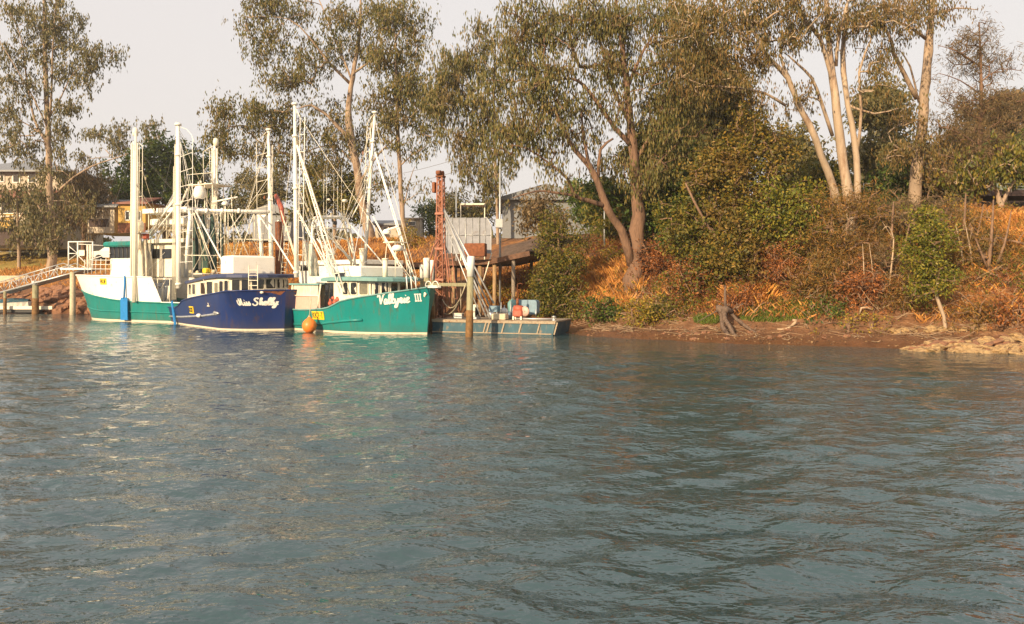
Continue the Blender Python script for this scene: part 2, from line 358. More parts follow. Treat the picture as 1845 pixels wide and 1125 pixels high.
gv = np.empty(len(gme.vertices) * 3, np.float32); gme.vertices.foreach_get('co', gv); gv = gv.reshape(-1, 3)
X, Y, Z = gv[:, 0], gv[:, 1], gv[:, 2]; DD = shore_d(X, Y)
def lerp(a, b, t): return a * (1 - t[:, None]) + np.array(b)[None, :] * t[:, None]
col = np.tile(np.array([.17, .078, .036]), (len(X), 1))                     # mud
col = lerp(col, (.21, .105, .052), smooth(.06, .5, Z + .25 * (vnoise(X, Y, .8, 14) - .5)))
col = lerp(col, (.30, .17, .085), smooth(.62, .75, vnoise(X, Y, .45, 15)) * smooth(.1, .3, Z) * .6)
col = lerp(col, (.17, .085, .045), smooth(.7, 1.3, Z))
nz = vnoise(X, Y, 1.8, 8) * .6 + vnoise(X, Y, .6, 9) * .4
col = lerp(col, (.34, .155, .05), smooth(.9, 1.6, Z) * smooth(.45, .6, nz))
lawn = smooth(-26, -30, X) if False else np.clip((-24 - X) / 6, 0, 1) * smooth(3.2, 3.8, Z)
col = lerp(col, (.42, .30, .085), lawn * .85)
col = lerp(col, (.22, .22, .05), lawn * smooth(.5, .62, nz) * .6)
yard = smooth(-9, -6, X) * (1 - smooth(4, 6.5, X)) * smooth(3.2, 4.0, Z) * smooth(.3, .5, vnoise(X, Y, 2.2, 21)); col = lerp(col, (.12, .095, .08), yard * .75)
far = smooth(6.2, 6.6, Z) * (1 - np.clip((-24 - X) / 6, 0, 1)); col = lerp(col, (.14, .11, .05), far * .8)
ca = gme.color_attributes.new('soil', 'FLOAT_COLOR', 'POINT')
ca.data.foreach_set('color', np.concatenate([col, np.ones((len(X), 1))], 1).astype(np.float32).ravel())
tag(ob('ground', gme), kind='structure')

# ------------------------------------------------------------------ water
def water_z(x, y):
    r = np.random.default_rng(3); z = np.zeros(x.shape)
    calm = np.clip((shore_d(x, y) + 1.0) / -9, .18, 1)
    sp = np.interp(y, [2, 9, 9.01, 16, 16.01, 30, 30.01], [.05, .05, .08, .08, .14, .14, .3])
    for i in range(46):
        lam = 0.17 * (1.066 ** i) if i < 34 else r.uniform(.7, 1.9)
        th = math.radians(100 + r.normal(0, 27)); k = 2 * math.pi / lam
        amp = (0.0058 if lam < .6 else .0088) * lam ** 0.95 * r.uniform(.5, 1.3) * np.clip((lam / sp - 3) / 2, 0, 1)
        p = k * (x * math.cos(th) + y * math.sin(th)) + r.uniform(0, 6.28)
        p = p + 1.3 * (vnoise(x, y, lam * 2.6, i + 20) - .5) * 2.2
        g = vnoise(x, y, 5 + lam * 1.6, i + 60) * 1.25
        z += amp * g * (np.sin(p) + .30 * np.cos(2 * p))
    return z * calm * .98
xsw = axis([(-900, -100, 100), (-100, -30, 3.5), (-30, -9, .26), (-9, 9, .075), (9, 30, .26), (30, 100, 3.5), (100, 1000, 100)])
ysw = axis([(-900, -20, 80), (-20, 2, 1.5), (2, 9, .05), (9, 16, .09), (16, 30, .14), (30, 72, .3), (72, 200, 8)])
def water_material():
    m = bpy.data.materials.new('river_water'); m.use_nodes = True; t = m.node_tree; N = t.nodes; L = t.links
    b = N['Principled BSDF']; b.inputs['Base Color'].default_value = (.026, .060, .069, 1); b.inputs['Roughness'].default_value = .03; b.inputs['IOR'].default_value = 1.76
    b.inputs['Specular IOR Level'].default_value = .5
    tc = N.new('ShaderNodeTexCoord')
    def nz(sx, sy, sc, det, rot=0):
        mp = N.new('ShaderNodeMapping'); mp.inputs['Scale'].default_value = (sx, sy, 1); mp.inputs['Rotation'].default_value = (0, 0, rot)
        L.new(tc.outputs['Object'], mp.inputs[0]); n = N.new('ShaderNodeTexNoise'); n.inputs['Scale'].default_value = sc; n.inputs['Detail'].default_value = det; n.inputs['Roughness'].default_value = .55
        n.inputs['Distortion'].default_value = .15; L.new(mp.outputs[0], n.inputs[0]); return n.outputs[0]
    bp1 = N.new('ShaderNodeBump'); bp1.inputs['Strength'].default_value = 1; bp1.inputs['Distance'].default_value = .078
    L.new(nz(.9, 1.35, 3.1, 3, .10), bp1.inputs['Height'])
    bp0 = N.new('ShaderNodeBump'); bp0.inputs['Strength'].default_value = 1; bp0.inputs['Distance'].default_value = .10
    L.new(nz(.5, 1.3, 1.0, 1, .05), bp0.inputs['Height']); pass
    bp2 = N.new('ShaderNodeBump'); bp2.inputs['Strength'].default_value = 1; bp2.inputs['Distance'].default_value = .015
    L.new(nz(.7, 1.3, 9, 2, -.12), bp2.inputs['Height']); L.new(bp1.outputs[0], bp2.inputs['Normal']); L.new(bp2.outputs[0], b.inputs['Normal'])
    # gusts: patches of ruffled and of calmer water
    gm = N.new('ShaderNodeMapRange'); gm.inputs[1].default_value = .35; gm.inputs[2].default_value = .65; gm.inputs[3].default_value = .45; gm.inputs[4].default_value = 1.25
    L.new(nz(.5, 1.0, .22, 2, .3), gm.inputs[0]); L.new(gm.outputs[0], bp1.inputs['Strength']); L.new(gm.outputs[0], bp2.inputs['Strength'])
    return m
wme = grid_mesh('water', xsw, ysw, water_z, [water_material()])
tag(ob('water', wme), kind='structure')
# ------------------------------------------------------------------ boats
class Boat:
    def __init__(s, name, label, O, ang, L, B, bow, rake, sheer, bands, cat='fishing boat', group=None, flare=(.45, .33), stern=.93):
        s.O = Vector((O[0], O[1], 0)); s.h = Vector((math.cos(ang), math.sin(ang), 0)); s.n = Vector((-math.sin(ang), math.cos(ang), 0))
        s.root = empty(name, s.O, ang); tag(s.root, label, cat, group)
        s.L, s.B, s.bow, s.rake, s.sh, s.bands, s.flare, s.stern = L, B, bow, rake, sheer, bands, flare, stern
    def pv(s, px, py, v):
        """local point seen at px, py on the plane y = v"""
        r = (px - CX) / F
        u = (r * (s.O.y + v * s.n.y) - (s.O.x + v * s.n.x)) / (s.h.x - r * s.h.y)
        Yw = s.O.y + u * s.h.y + v * s.n.y
        return Vector((u, v, EYE - (py - HOR) / F * Yw))
    def pu(s, px, py, u):
        r = (px - CX) / F
        v = (r * (s.O.y + u * s.h.y) - (s.O.x + u * s.h.x)) / (s.n.x - r * s.n.y)
        Yw = s.O.y + u * s.h.y + v * s.n.y
        return Vector((u, v, EYE - (py - HOR) / F * Yw))
    def sheer(s, t): return float(np.interp(t, [a for a, b in s.sh], [b for a, b in s.sh]))
    def S(s, t, z, side, off=0.0):
        t = min(max(t, 0), 1)
        g = lambda x: 1 - (1 - min(1, max(0, x))) ** 2.3
        tp = 1 - (1 - s.stern) * smooth(.55, 1, t)
        wl = s.B / 2 * .93 * g(t / s.flare[0]) * tp; dk = s.B / 2 * g(t / s.flare[1]) * tp
        sh = s.sheer(t)
        if z >= 0: v = wl + (dk - wl) * min(1, z / max(sh, .5)) ** 1.25
        else: v = wl * (1 + z * .45)
        u = -s.L * t + s.rake * (max(z, -.4) / s.bow) * (1 - t) ** 4
        return Vector((float(u), float((v + off) * side), float(z)))
    def Suz(s, u, z, side, off=.02):
        t = -u / s.L
        for _ in range(8): t = min(1, max(0, (s.rake * (z / s.bow) * (1 - t) ** 4 - u) / s.L))
        p = s.S(t, z, side, off); p.x = u; return p
    def hull(s, transom_mat, deckz=.75):
        m = MB(); mats = []
        ts = [0, .006, .02, .04, .065, .09, .12, .16, .2, .25, .3, .34, .38, .42, .46, .5, .54, .58, .64, .7, .76, .82, .88, .94, 1]
        for side in (-1, 1):
            for lo, hi, n, mt in s.bands:
                if mt not in mats: mats.append(mt)
                P = []; 
                for t in ts:
                    a, b = lo(t), hi(t)
                    for k in range(n + 1): P.append(s.S(t, a + (b - a) * k / n, side))
                fs = []
                for i in range(len(ts) - 1):
                    for k in range(n):
                        q = (i * (n + 1) + k, i * (n + 1) + k + 1, (i + 1) * (n + 1) + k + 1, (i + 1) * (n + 1) + k)
                        fs.append(q if side < 0 else q[::-1])
                m.add(P, fs, mats.index(mt), True)
        # transom
        if transom_mat not in mats: mats.append(transom_mat)
        zs = [-.4, 0, s.sheer(1) * .5, s.sheer(1)]
        P = [s.S(1, z, -1) for z in zs] + [s.S(1, z, 1) for z in zs]
        m.add(P, [(i, i + 1, i + 5, i + 4) for i in range(3)], mats.index(transom_mat))
        h = m.build('hull', mats, s.root)
        # capping rail
        c = MB()
        for side in (-1, 1): c.tube([s.S(t, s.sheer(t), side) for t in ts], .045, 6)
        c.build('capping_rail', s.cap, s.root)
        # deck
        d = MB(); P = []; fs = []
        for t in ts:
            z = min(deckz, s.sheer(t) - .15) if t > .34 else s.sheer(t) - .25
            P += [s.S(t, z, -1, -.06), s.S(t, z, 1, -.06)]
        for i in range(len(ts) - 1): fs.append((2 * i, 2 * i + 2, 2 * i + 3, 2 * i + 1))
        d.add(P, fs); d.build('deck', M['galv'], s.root)
        return h
    def part(s, mb, name, mt, label=None):
        o = mb.build(name, mt, s.root)
        if label: o['label'] = label
        return o
    def strake(s, pts, r, mt, name='rubbing_strake', side=-1):
        m = MB(); m.tube([s.Suz(u, z, side, .0) for u, z in pts], r, 8); return s.part(m, name, mt)

# stroke lettering ---------------------------------------------------
def cr(pts, n=5):
    P = [pts[0]] + list(pts) + [pts[-1]]; out = []
    for i in range(1, len(P) - 2):
        p0, p1, p2, p3 = [np.array(q, float) for q in P[i - 1:i + 3]]
        for k in range(n):
            t = k / n; out.append(.5 * ((2 * p1) + (-p0 + p2) * t + (2 * p0 - 5 * p1 + 4 * p2 - p3) * t * t + (-p0 + 3 * p1 - 3 * p2 + p3) * t ** 3))
    out.append(np.array(P[-1], float)); return out
SCRIPT = {   # advance, strokes (x, y); x-height .5, cap height 1
 'M': (1.15, [[(.0, .75), (-.18, .55), (-.12, .2), (.12, .05), (.25, .3), (.36, 1.0)], [(.36, 1.0), (.40, .5), (.46, .05)], [(.46, .05), (.62, .5), (.82, 1.0)], [(.82, 1.0), (.82, .5), (.86, .1), (.98, .02), (1.1, .15)]]),
 'i': (.32, [[(0, .1), (.12, .3), (.18, .5)], [(.18, .5), (.15, .15), (.2, 0), (.34, .1)], [(.22, .72), (.26, .76)]]),
 's': (.40, [[(0, .1), (.18, .35), (.26, .55)], [(.26, .55), (.24, .4), (.36, .2), (.3, .02), (.12, .02), (.08, .1)]]),
 'S': (.80, [[(.66, .85), (.55, 1.02), (.32, .95), (.22, .75), (.38, .55), (.55, .38), (.48, .1), (.2, -.03), (-.05, .08), (-.08, .25)]]),
 'h': (.50, [[(0, .1), (.2, .6), (.26, .95), (.18, 1.0), (.12, .7), (.08, 0)], [(.1, .25), (.25, .48), (.36, .42), (.34, .1), (.42, .02), (.52, .12)]]),
 'e': (.40, [[(.0, .15), (.22, .28), (.28, .44), (.18, .52), (.07, .35), (.1, .06), (.26, .0), (.42, .14)]]),
 'l': (.30, [[(0, .1), (.2, .6), (.26, .95), (.18, 1.02), (.11, .7), (.1, .15), (.18, 0), (.32, .12)]]),
 'y': (.50, [[(.02, .48), (.04, .15), (.16, .02), (.3, .2), (.36, .5)], [(.36, .5), (.34, 0), (.26, -.38), (.08, -.4), (.1, -.2), (.35, -.02), (.52, .12)]]),
 'V': (.60, [[(-.2, .75), (-.1, .95), (.06, .92), (.12, .5), (.2, .02)], [(.2, .02), (.35, .45), (.55, .98), (.72, 1.0)]]),
 'a': (.48, [[(.32, .42), (.18, .5), (.05, .3), (.08, .05), (.2, .02), (.33, .35)], [(.34, .5), (.32, .12), (.38, .0), (.5, .12)]]),
 'k': (.48, [[(0, .1), (.2, .6), (.26, .95), (.18, 1.0), (.12, .7), (.08, 0)], [(.1, .2), (.28, .5), (.34, .42), (.14, .27), (.3, .05), (.5, .1)]]),
 'r': (.36, [[(0, .1), (.1, .5), (.2, .46), (.3, .48)], [(.26, .48), (.2, .1), (.28, .0), (.38, .1)]]),
 ' ': (.45, []),
 'K': (.72, [[(0, 0), (0, 1)], [(.5, 1), (.02, .45)], [(.15, .58), (.55, 0)]]),
 '2': (.66, [[(.02, .78), (.1, .95), (.28, 1), (.44, .9), (.46, .7), (.3, .42), (0, .02), (.5, .02)]]),
 '-': (.45, [[(.05, .45), (.32, .45)]]),
 'T': (.62, [[(0, 1), (.5, 1)], [(.25, 1), (.25, 0)]]),
 'X': (.68, [[(0, 0), (.5, 1)], [(0, 1), (.5, 0)]]),
 'J': (.6, [[(.4, 1), (.4, .2), (.3, 0), (.12, 0), (.02, .15)]]),
 'F': (.6, [[(0, 0), (0, 1), (.46, 1)], [(0, .52), (.36, .52)]]),
 'E': (.62, [[(.46, 1), (0, 1), (0, 0), (.46, 0)], [(0, .52), (.36, .52)]]),
 'I': (.42, [[(.14, 0), (.14, 1)], [(-.03, .95), (.31, .95)], [(-.03, .05), (.31, .05)]]),
}
def lettering(text, size, wd, place, slant=.22, thick=.018, xs_=1.0, smooth_=True, bold=1.0):
    """place(x, y, off) -> 3-D point; gives a mesh of raised ribbons"""
    m = MB(); x = 0
    for ch in text:
        adv, st = SCRIPT[ch]
        for s_ in st:
            P = cr(s_) if smooth_ and len(s_) > 2 else [np.array(q, float) for q in s_]
            if len(P) == 2: P = [P[0], (P[0] + P[1]) / 2, P[1]]
            vs_ = []
            for i, p in enumerate(P):
                t = P[min(i + 1, len(P) - 1)] - P[max(i - 1, 0)]; t = t / (np.hypot(*t) + 1e-9)
                ww = wd / 2 * (1.0 + (.45 * abs(t[1]) if smooth_ else 0)) / size
                nn = np.array([-t[1], t[0]]) * ww * bold
                for sg in (-1, 1):
                    q = p + nn * sg; X_ = (x + q[0] * xs_ + q[1] * slant) * size; Y_ = q[1] * size
                    vs_ += [place(X_, Y_, .006), place(X_, Y_, thick)]
            fs = []
            for i in range(len(P) - 1):
                a = i * 4; b = a + 4
                fs += [(a + 1, b + 1, b + 3, a + 3), (a, b, b + 1, a + 1), (a + 2, a + 3, b + 3, b + 2)]
            fs += [(0, 1, 3, 2), (4 * len(P) - 4, 4 * len(P) - 2, 4 * len(P) - 1, 4 * len(P) - 3)]
            m.add(vs_, fs)
        x += adv * xs_
    return m
def twidth(text, xs_=1): return sum(SCRIPT[c][0] for c in text) * xs_

def plate(b, text, px, py, wpx, hpx, side, side_letters=None):
    """yellow registration plate on the hull side; local u found from the photograph"""
    c = b.pv(px, py, side * b.B / 2 * .95); hw = wpx; hh = hpx
    dirn = 1 if side < 0 else -1           # reading direction along u for the visible side
    def pl(x, y, off): return b.Suz(c.x + dirn * x, c.z + y, side, .02 + off)
    m = MB(); n = 6; P = []
    for i in range(n + 1):
        for j in (-1, 1):
            P += [pl((i / n - .5) * hw, j * hh / 2, -.01), pl((i / n - .5) * hw, j * hh / 2, .012)]
    fs = []
    for i in range(n):
        a = 4 * i; fs += [(a + 1, a + 5, a + 7, a + 3), (a, a + 4, a + 5, a + 1), (a + 2, a + 3, a + 7, a + 6)]
    fs += [(0, 1, 3, 2), (4 * n, 4 * n + 2, 4 * n + 3, 4 * n + 1)]
    m.add(P, fs); po = b.part(m, 'registration_plate', M['yellow'])
    tw = twidth(text) - .1; sz = min(hh * .72, hw * .9 / tw); xs_ = hw * .86 / (tw * sz)
    l = lettering(text, sz, .035, lambda x, y, off: pl(x - hw * .43, y - sz / 2, .008 + off), slant=0, smooth_=False, xs_=xs_)
    o = l.build('lettering', M['black'], po)

class Wall:
    """an upright wall that follows a plan polyline (u, v); z0/z1 functions of arc length"""
    def __init__(s, pts, z0, z1):
        s.p = [Vector((a, b, 0)) for a, b in pts]; s.l = [0]
        for a, b in zip(s.p, s.p[1:]): s.l.append(s.l[-1] + (b - a).length)
        s.z0, s.z1 = z0, z1; s.len = s.l[-1]
    def at(s, q, z, off=0):
        q = min(max(q, 0), s.len)
        i = max(0, min(len(s.p) - 2, int(np.searchsorted(s.l, q)) - 1)); t = (q - s.l[i]) / (s.l[i + 1] - s.l[i])
        P = s.p[i].lerp(s.p[i + 1], t)
        d = (s.p[i + 1] - s.p[i]).normalized(); nrm = Vector((d.y, -d.x, 0)) * s.out
        return Vector((P.x, P.y, z)) + nrm * off
    def mesh(s, m, th=.06, mi=0):
        P = []; 
        for i, q in enumerate(s.l):
            P += [s.at(q, s.z0(q)), s.at(q, s.z1(q))]
        m.add(P, [(2 * i, 2 * i + 2, 2 * i + 3, 2 * i + 1) for i in range(len(s.l) - 1)], mi)
def rrect(x0, x1, y0, y1, r, n=4):
    out = []
    for cx, cy, a0 in ((x1 - r, y1 - r, 0), (x0 + r, y1 - r, 90), (x0 + r, y0 + r, 180), (x1 - r, y0 + r, 270)):
        for k in range(n + 1):
            a = math.radians(a0 + 90 * k / n); out.append((cx + r * math.cos(a), cy + r * math.sin(a)))
    return out
def window(b, wall, q0, q1, z0, z1, fm, gm, fr=.05, r=.09, name='window'):
    """frame ring proud of the wall with a dark pane set back inside it"""
    o_ = rrect(q0, q1, z0, z1, r); i_ = rrect(q0 + fr, q1 - fr, z0 + fr, z1 - fr, max(.02, r - fr * .5)); n = len(o_)
    m = MB(); P = [wall.at(x, z, .002) for x, z in o_] + [wall.at(x, z, .04) for x, z in o_] + [wall.at(x, z, .04) for x, z in i_] + [wall.at(x, z, .008) for x, z in i_]
    fs = []
    for ring in range(3):
        for k in range(n):
            j = (k + 1) % n; fs.append((ring * n + k, ring * n + j, (ring + 1) * n + j, (ring + 1) * n + k))
    m.add(P, fs); f = m.build(name, fm, b.root)
    g = MB(); g.add([wall.at(x, z, .014) for x, z in i_], [tuple(range(n))]); g.build('pane', gm, f)
    return f
def slab_over(outline, z, th, slope=None):
    """roof slab over a plan outline; z may be a function of (u, v)"""
    zf = z if callable(z) else (lambda u, v: z)
    m = MB(); n = len(outline)
    top = [Vector((u, v, zf(u, v) + th)) for u, v in outline]; bot = [Vector((u, v, zf(u, v))) for u, v in outline]
    cu = sum(u for u, v in outline) / n; cv = sum(v for u, v in outline) / n
    tin = [Vector((cu + (u - cu) * .94, cv + (v - cv) * .94, zf(u, v) + th * 1.35)) for u, v in outline]
    fs = [tuple(range(n))]
    fs = [tuple(2 * n + k for k in range(n)), tuple(reversed(range(n)))]
    P = bot + top + tin
    for k in range(n):
        j = (k + 1) % n; fs += [(k, j, n + j, n + k), (n + k, n + j, 2 * n + j, 2 * n + k)]
    m.add(P, fs); return m

def mast(b, px0, py0, px1, py1, v0, v1, r0, r1, name='outrigger', mt=None):
    p0 = b.pv(px0, py0, v0); p1 = b.pv(px1, py1, v1)
    m = MB(); m.tube([p0, p0.lerp(p1, .33), p0.lerp(p1, .66), p1], [r0, r0 * .95, r0 * .85, r1], 10)
    for f_ in (.02, .5, .8, .985): m.tube([p0.lerp(p1, f_), p0.lerp(p1, f_ + .012)], [r0 * 1.35, r0 * 1.35], 10)
    return b.part(m, name, mt or M['white']), p0, p1
def drape(c0, c1, r, n=9, k=14, seed=0, flat=.5):
    """a hanging bundle of net between top c0 and bottom c1"""
    rr = random.Random(seed); m = MB(); P = []
    for i in range(n + 1):
        t = i / n; c = Vector(c0).lerp(Vector(c1), t); rad = r * (.25 + .75 * math.sin(min(1, t * 1.15) * math.pi * .62))
        for q in range(k):
            a = 2 * math.pi * q / k; w_ = 1 + .28 * math.sin(a * 5 + seed) + rr.uniform(-.1, .1)
            P.append(c + Vector((math.cos(a) * rad * w_, math.sin(a) * rad * w_ * flat, 0)))
    fs = [(i * k + q, i * k + (q + 1) % k, (i + 1) * k + (q + 1) % k, (i + 1) * k + q) for i in range(n) for q in range(k)]
    fs += [tuple(reversed(range(k))), tuple(n * k + q for q in range(k))]
    m.add(P, fs, smooth=True); return m
def dome(c, r, h): 
    m = MB(); m.lathe([(r * .55, -h * .6), (r * .95, -h * .45), (r, -h * .1), (r * .95, h * .25), (r * .72, h * .48), (r * .35, h * .6), (.01, h * .64)], c, 16); return m
def box_at(c, size, rz=0, bev=.03):
    m = MB(); m.box(c, size, Matrix.Rotation(rz, 3, 'Z'), bev=bev); return m
def pipes(b, segs, r, name, mt, n=6):
    for a in segs: m = MB(); m.tube(a, r, n); b.part(m, name, mt)

# ================= Valkyrie III (teal)
K = lambda c: (lambda t: c)
ZC = None
def std_bands(b_sheer, paint, boot, top_extra=None):
    return [(K(-.5), K(.0), 2, M['bottom']), (K(.0), K(.10), 1, boot), (K(.10), b_sheer, 9, paint)]
class BB: pass
def mkboat(name, label, O, ang, L, B, bow, rake, sheer, paint, boot, **k):
    sf = lambda t: float(np.interp(t, [a for a, _ in sheer], [c for _, c in sheer]))
    b = Boat(name, label, O, ang, L, B, bow, rake, sheer, std_bands(sf, paint, boot), **k); return b

C = mkboat('fishing_trawler', 'teal prawn trawler with Valkyrie III lettering on its bow beside the piling barge', (-4.15, 39.3), math.radians(-42), 12.4, 4.9, 2.30, .22,
    [(0, 2.32), (.05, 2.16), (.12, 1.98), (.2, 1.82), (.27, 1.68), (.315, 1.58), (.36, 1.32), (.42, 1.2), (.55, 1.1), (1, 1.1)], M['teal'], M['boot'], flare=(.40, .28))
C.cap = M['teal_roof']; C.hull(M['teal'])
# spray rail low on the side
C.strake([(-2.5, .70), (-3.2, .66), (-4.2, .56), (-5.5, .42), (-7, .32), (-12, .24)], .07, M['teal'])
# name
q = C.pv(706, 538, -1.3)
def cpl(x, y, off, x0=None): 
    u = x0 + x; return C.Suz(u, 1.52 + y + (u + 2.6) * .16, -1, .012 + off)
# pixel anchors give the span along the side
def span_u(b, px, py, z, side=-1):
    """u on the hull side at height z seen at px"""
    best = None
    for k in range(400):
        u = b.rake - k * b.L / 400.0; p = b.Suz(u, z, side)
        wpt = b.O + b.h * p.x + b.n * p.y; x = CX + wpt.x / wpt.y * F
        if best is None or abs(x - px) < best[0]: best = (abs(x - px), u)
    return best[1]
u0 = span_u(C, 683, 545, 1.5); u1 = span_u(C, 738, 540, 1.6); T = 'Valkyrie'; sz = .46
lm = lettering(T, sz, .062, lambda x, y, off: C.Suz(u0 + x, 1.47 + y + x * .10, -1, .012 + off), xs_=(u1 - u0) / (twidth(T) * sz), slant=.2)
C.part(lm, 'name_lettering', M['white'])
u2 = span_u(C, 748, 534, 1.7); u3 = span_u(C, 761, 534, 1.7)
lm = lettering('III', .36, .062, lambda x, y, off: C.Suz(u2 + x, 1.62 + y + x * .05, -1, .012 + off), xs_=(u3 - u2) / (twidth('III') * .36), slant=0, smooth_=False)
C.part(lm, 'numeral_lettering', M['white'])
plate(C, 'KK2-T', 575.5, 568.5, 1.0, .42, -1)
# wheelhouse: side, rounded front
fr = [(-5.35, -2.06), (-5.1, -2.05), (-4.4, -1.98), (-3.35, -1.75), (-2.65, -1.25), (-2.35, -.65), (-2.25, 0), (-2.35, .65), (-2.65, 1.25), (-3.35, 1.75), (-4.4, 1.98), (-5.35, 2.05)]
wl = Wall(fr, lambda q: 1.1, lambda q: 2.60); wl.out = 1
m = MB(); wl.mesh(m); C.part(m, 'wheelhouse', M['cream'])
def q_at(b, wall, px, z):
    best = None
    for k in range(600):
        q_ = wall.len * k / 600; p = wall.at(q_, z); wpt = b.O + b.h * p.x + b.n * p.y; x = CX + wpt.x / wpt.y * F
        nrm = wall.at(q_, z, 1) - p; nw = b.h * nrm.x + b.n * nrm.y
        if nw.dot(wpt) > 0.02 * wpt.length: continue
        if best is None or abs(x - px) < best[0]: best = (abs(x - px), q_)
    return best[1]
for (a, c_, gm) in ((618.5, 628, 'glass'), (632, 644.5, 'glass'), (647, 664, 'glass2'), (667, 683, 'glass'), (686, 700, 'glass'), (703, 717, 'glass'), (719, 731, 'glass'), (733, 744, 'glass')):
    qa, qb = q_at(C, wl, a, 2.1), q_at(C, wl, c_, 2.1)
    if qb - qa < .2: qb = qa + .3
    window(C, wl, qa, qb, 1.90, 2.56, M['cream'], M[gm], fr=.03)
rz = [(-5.7, -2.2), (-5.2, -2.25), (-4.3, -2.2), (-3.0, -1.98), (-2.1, -1.4), (-1.75, -.7), (-1.65, 0), (-1.75, .7), (-2.1, 1.4), (-3.0, 1.98), (-4.3, 2.2), (-5.7, 2.2)]
C.part(slab_over(rz, lambda u, v: 2.58 + .05 * math.cos((u + 3.8) * .7), .15), 'roof', M['teal_roof'])
# flying bridge box and its dark slot
p0 = C.pv(606, 505, -1.5)
m = MB(); m.box((-4.7, .1, 3.08), (2.3, 2.9, .60), bev=.08); C.part(m, 'upper_coaming', M['white'])
m = MB(); m.box((-5.2, -1.37, 2.94), (.8, .05, .20), bev=.02); C.part(m, 'coaming_slot', M['glass'])
# aft side screen: pink panels with grey curtain between frame
wa = Wall([(-8.3, -2.30), (-5.55, -2.34)], lambda q: 1.08, lambda q: 1.82); wa.out = 1
m = MB(); m.box((-5.2, -2.03, 1.9), (.75, .08, 1.25), bev=.02); C.part(m, 'doorway', M['glass'])  # dark panel painting the shade inside the open doorway
m = MB(); m.box((-7.4, 0, 1.75), (3.6, 3.4, 1.3), bev=.05); C.part(m, 'aft_cabin', M['cream'])
m = MB(); wa.mesh(m); C.part(m, 'side_screen', M['pink'])
m = MB(); m.box((-7.0, -2.28, 2.12), (2.4, .03, .58)); C.part(m, 'canvas_curtain', M['netw'])
m = MB(); m.box((-7.0, -1.2, 2.44), (2.7, 2.4, .09), bev=.02); C.part(m, 'canopy', M['teal_roof'])
m = MB()
for u_ in (-8.3, -5.75): m.tube([(u_, -2.36, 1.1), (u_ + .25, -2.34, 2.45)], .05, 6)
m.tube([(-8.3, -2.36, 1.84), (-5.6, -2.36, 1.84)], .03, 6); C.part(m, 'screen_frame', M['cream'])
# outriggers with ladders
_, a0, a1 = mast(C, 534, 500, 531, 185, -2.5, -2.35, .12, .07)
_, f0, f1 = mast(C, 657, 480, 675.5, 200, 2.45, 2.4, .11, .06)
m = MB(); a_ = C.pv(537, 490, -2.5); bb_ = C.pv(541, 212, -2.4); m = ladder(a_, bb_, C.pv(556, 300, -2.5) - C.pv(537, 300, -2.5), .42, .82, .022, .018)
m.tube([bb_, C.pv(533, 196, -2.35)], .02, 5); C.part(m, 'ladder', M['white'])
a_ = C.pv(650, 480, 2.4); bb_ = C.pv(662, 222, 2.4); sdv = C.pv(662, 300, 2.4) - C.pv(654, 300, 2.4)
m = ladder(a_, bb_, sdv, .34, .8, .020, .016); m.tube([bb_, C.pv(674, 205, 2.4)], .02, 5); C.part(m, 'ladder', M['cream'])
# lattice boom lowered from the near outrigger to the foredeck
def lattice(b, A, B_, wA, wB, r, n, name, mt, sidev=None):
    A = Vector(A); B_ = Vector(B_); sd_ = Vector(sidev or (1, 0, 0)).normalized(); m = MB()
    a0_, a1_ = A - sd_ * wA / 2, A + sd_ * wA / 2; b0_, b1_ = B_ - sd_ * wB / 2, B_ + sd_ * wB / 2
    m.tube([a0_, b0_], r, 6); m.tube([a1_, b1_], r, 6)
    for i in range(n):
        t = i / n; t2 = (i + 1) / n
        m.tube([a0_.lerp(b0_, t), a1_.lerp(b1_, t)], r * .65, 5, cap=False)
        m.tube([a0_.lerp(b0_, t) if i % 2 else a1_.lerp(b1_, t), a1_.lerp(b1_, t2) if i % 2 else a0_.lerp(b0_, t2)], r * .55, 5, cap=False)
    return b.part(m, name, mt)
lattice(C, C.pv(535, 262, -2.45), C.pv(617, 528, -2.2), .10, .42, .032, 16, 'boom', M['white'])
lattice(C, C.pv(536, 380, -2.45), C.pv(610, 520, -1.9), .12, .30, .026, 10, 'boom', M['white'])
lattice(C, C.pv(676, 275, 2.4), C.pv(744, 500, 1.9), .06, .22, .035, 8, 'boom', M['white'])
lattice(C, C.pv(672, 390, 2.4), C.pv(731, 498, 1.7), .06, .22, .030, 6, 'boom', M['white'])
# arch gantry amidships
ga = [C.pu(x, y, -7.4) for x, y in ((560, 480), (562, 430), (563, 404), (566, 393), (575, 391), (617, 391), (625, 396), (630, 410), (635, 440), (640, 478))]
m = MB(); m.tube(ga, [.07] * 10, 8); m.tube([C.pu(563, 411, -7.4), C.pu(631, 412, -7.4)], .035, 6); C.part(m, 'gantry_arch', M['white'])
ga2 = [p + Vector((-.35, 0, -.05)) for p in ga]
m = MB(); m.tube(ga2, .05, 8)
for i in (3, 4, 5, 6, 7): m.tube([ga[i], ga2[i]], .03, 6)
C.part(m, 'gantry_arch', M['cream'])
a_ = C.pu(590, 480, -7.2); m = ladder(a_, C.pu(590, 400, -7.2), C.pu(602, 440, -7.2) - C.pu(590, 440, -7.2), .33, .30); C.part(m, 'ladder', M['white'])
m = MB(); m.box(C.pu(595, 470, -7.3), (.4, .3, 1.3), bev=.03); C.part(m, 'funnel', M['white'])
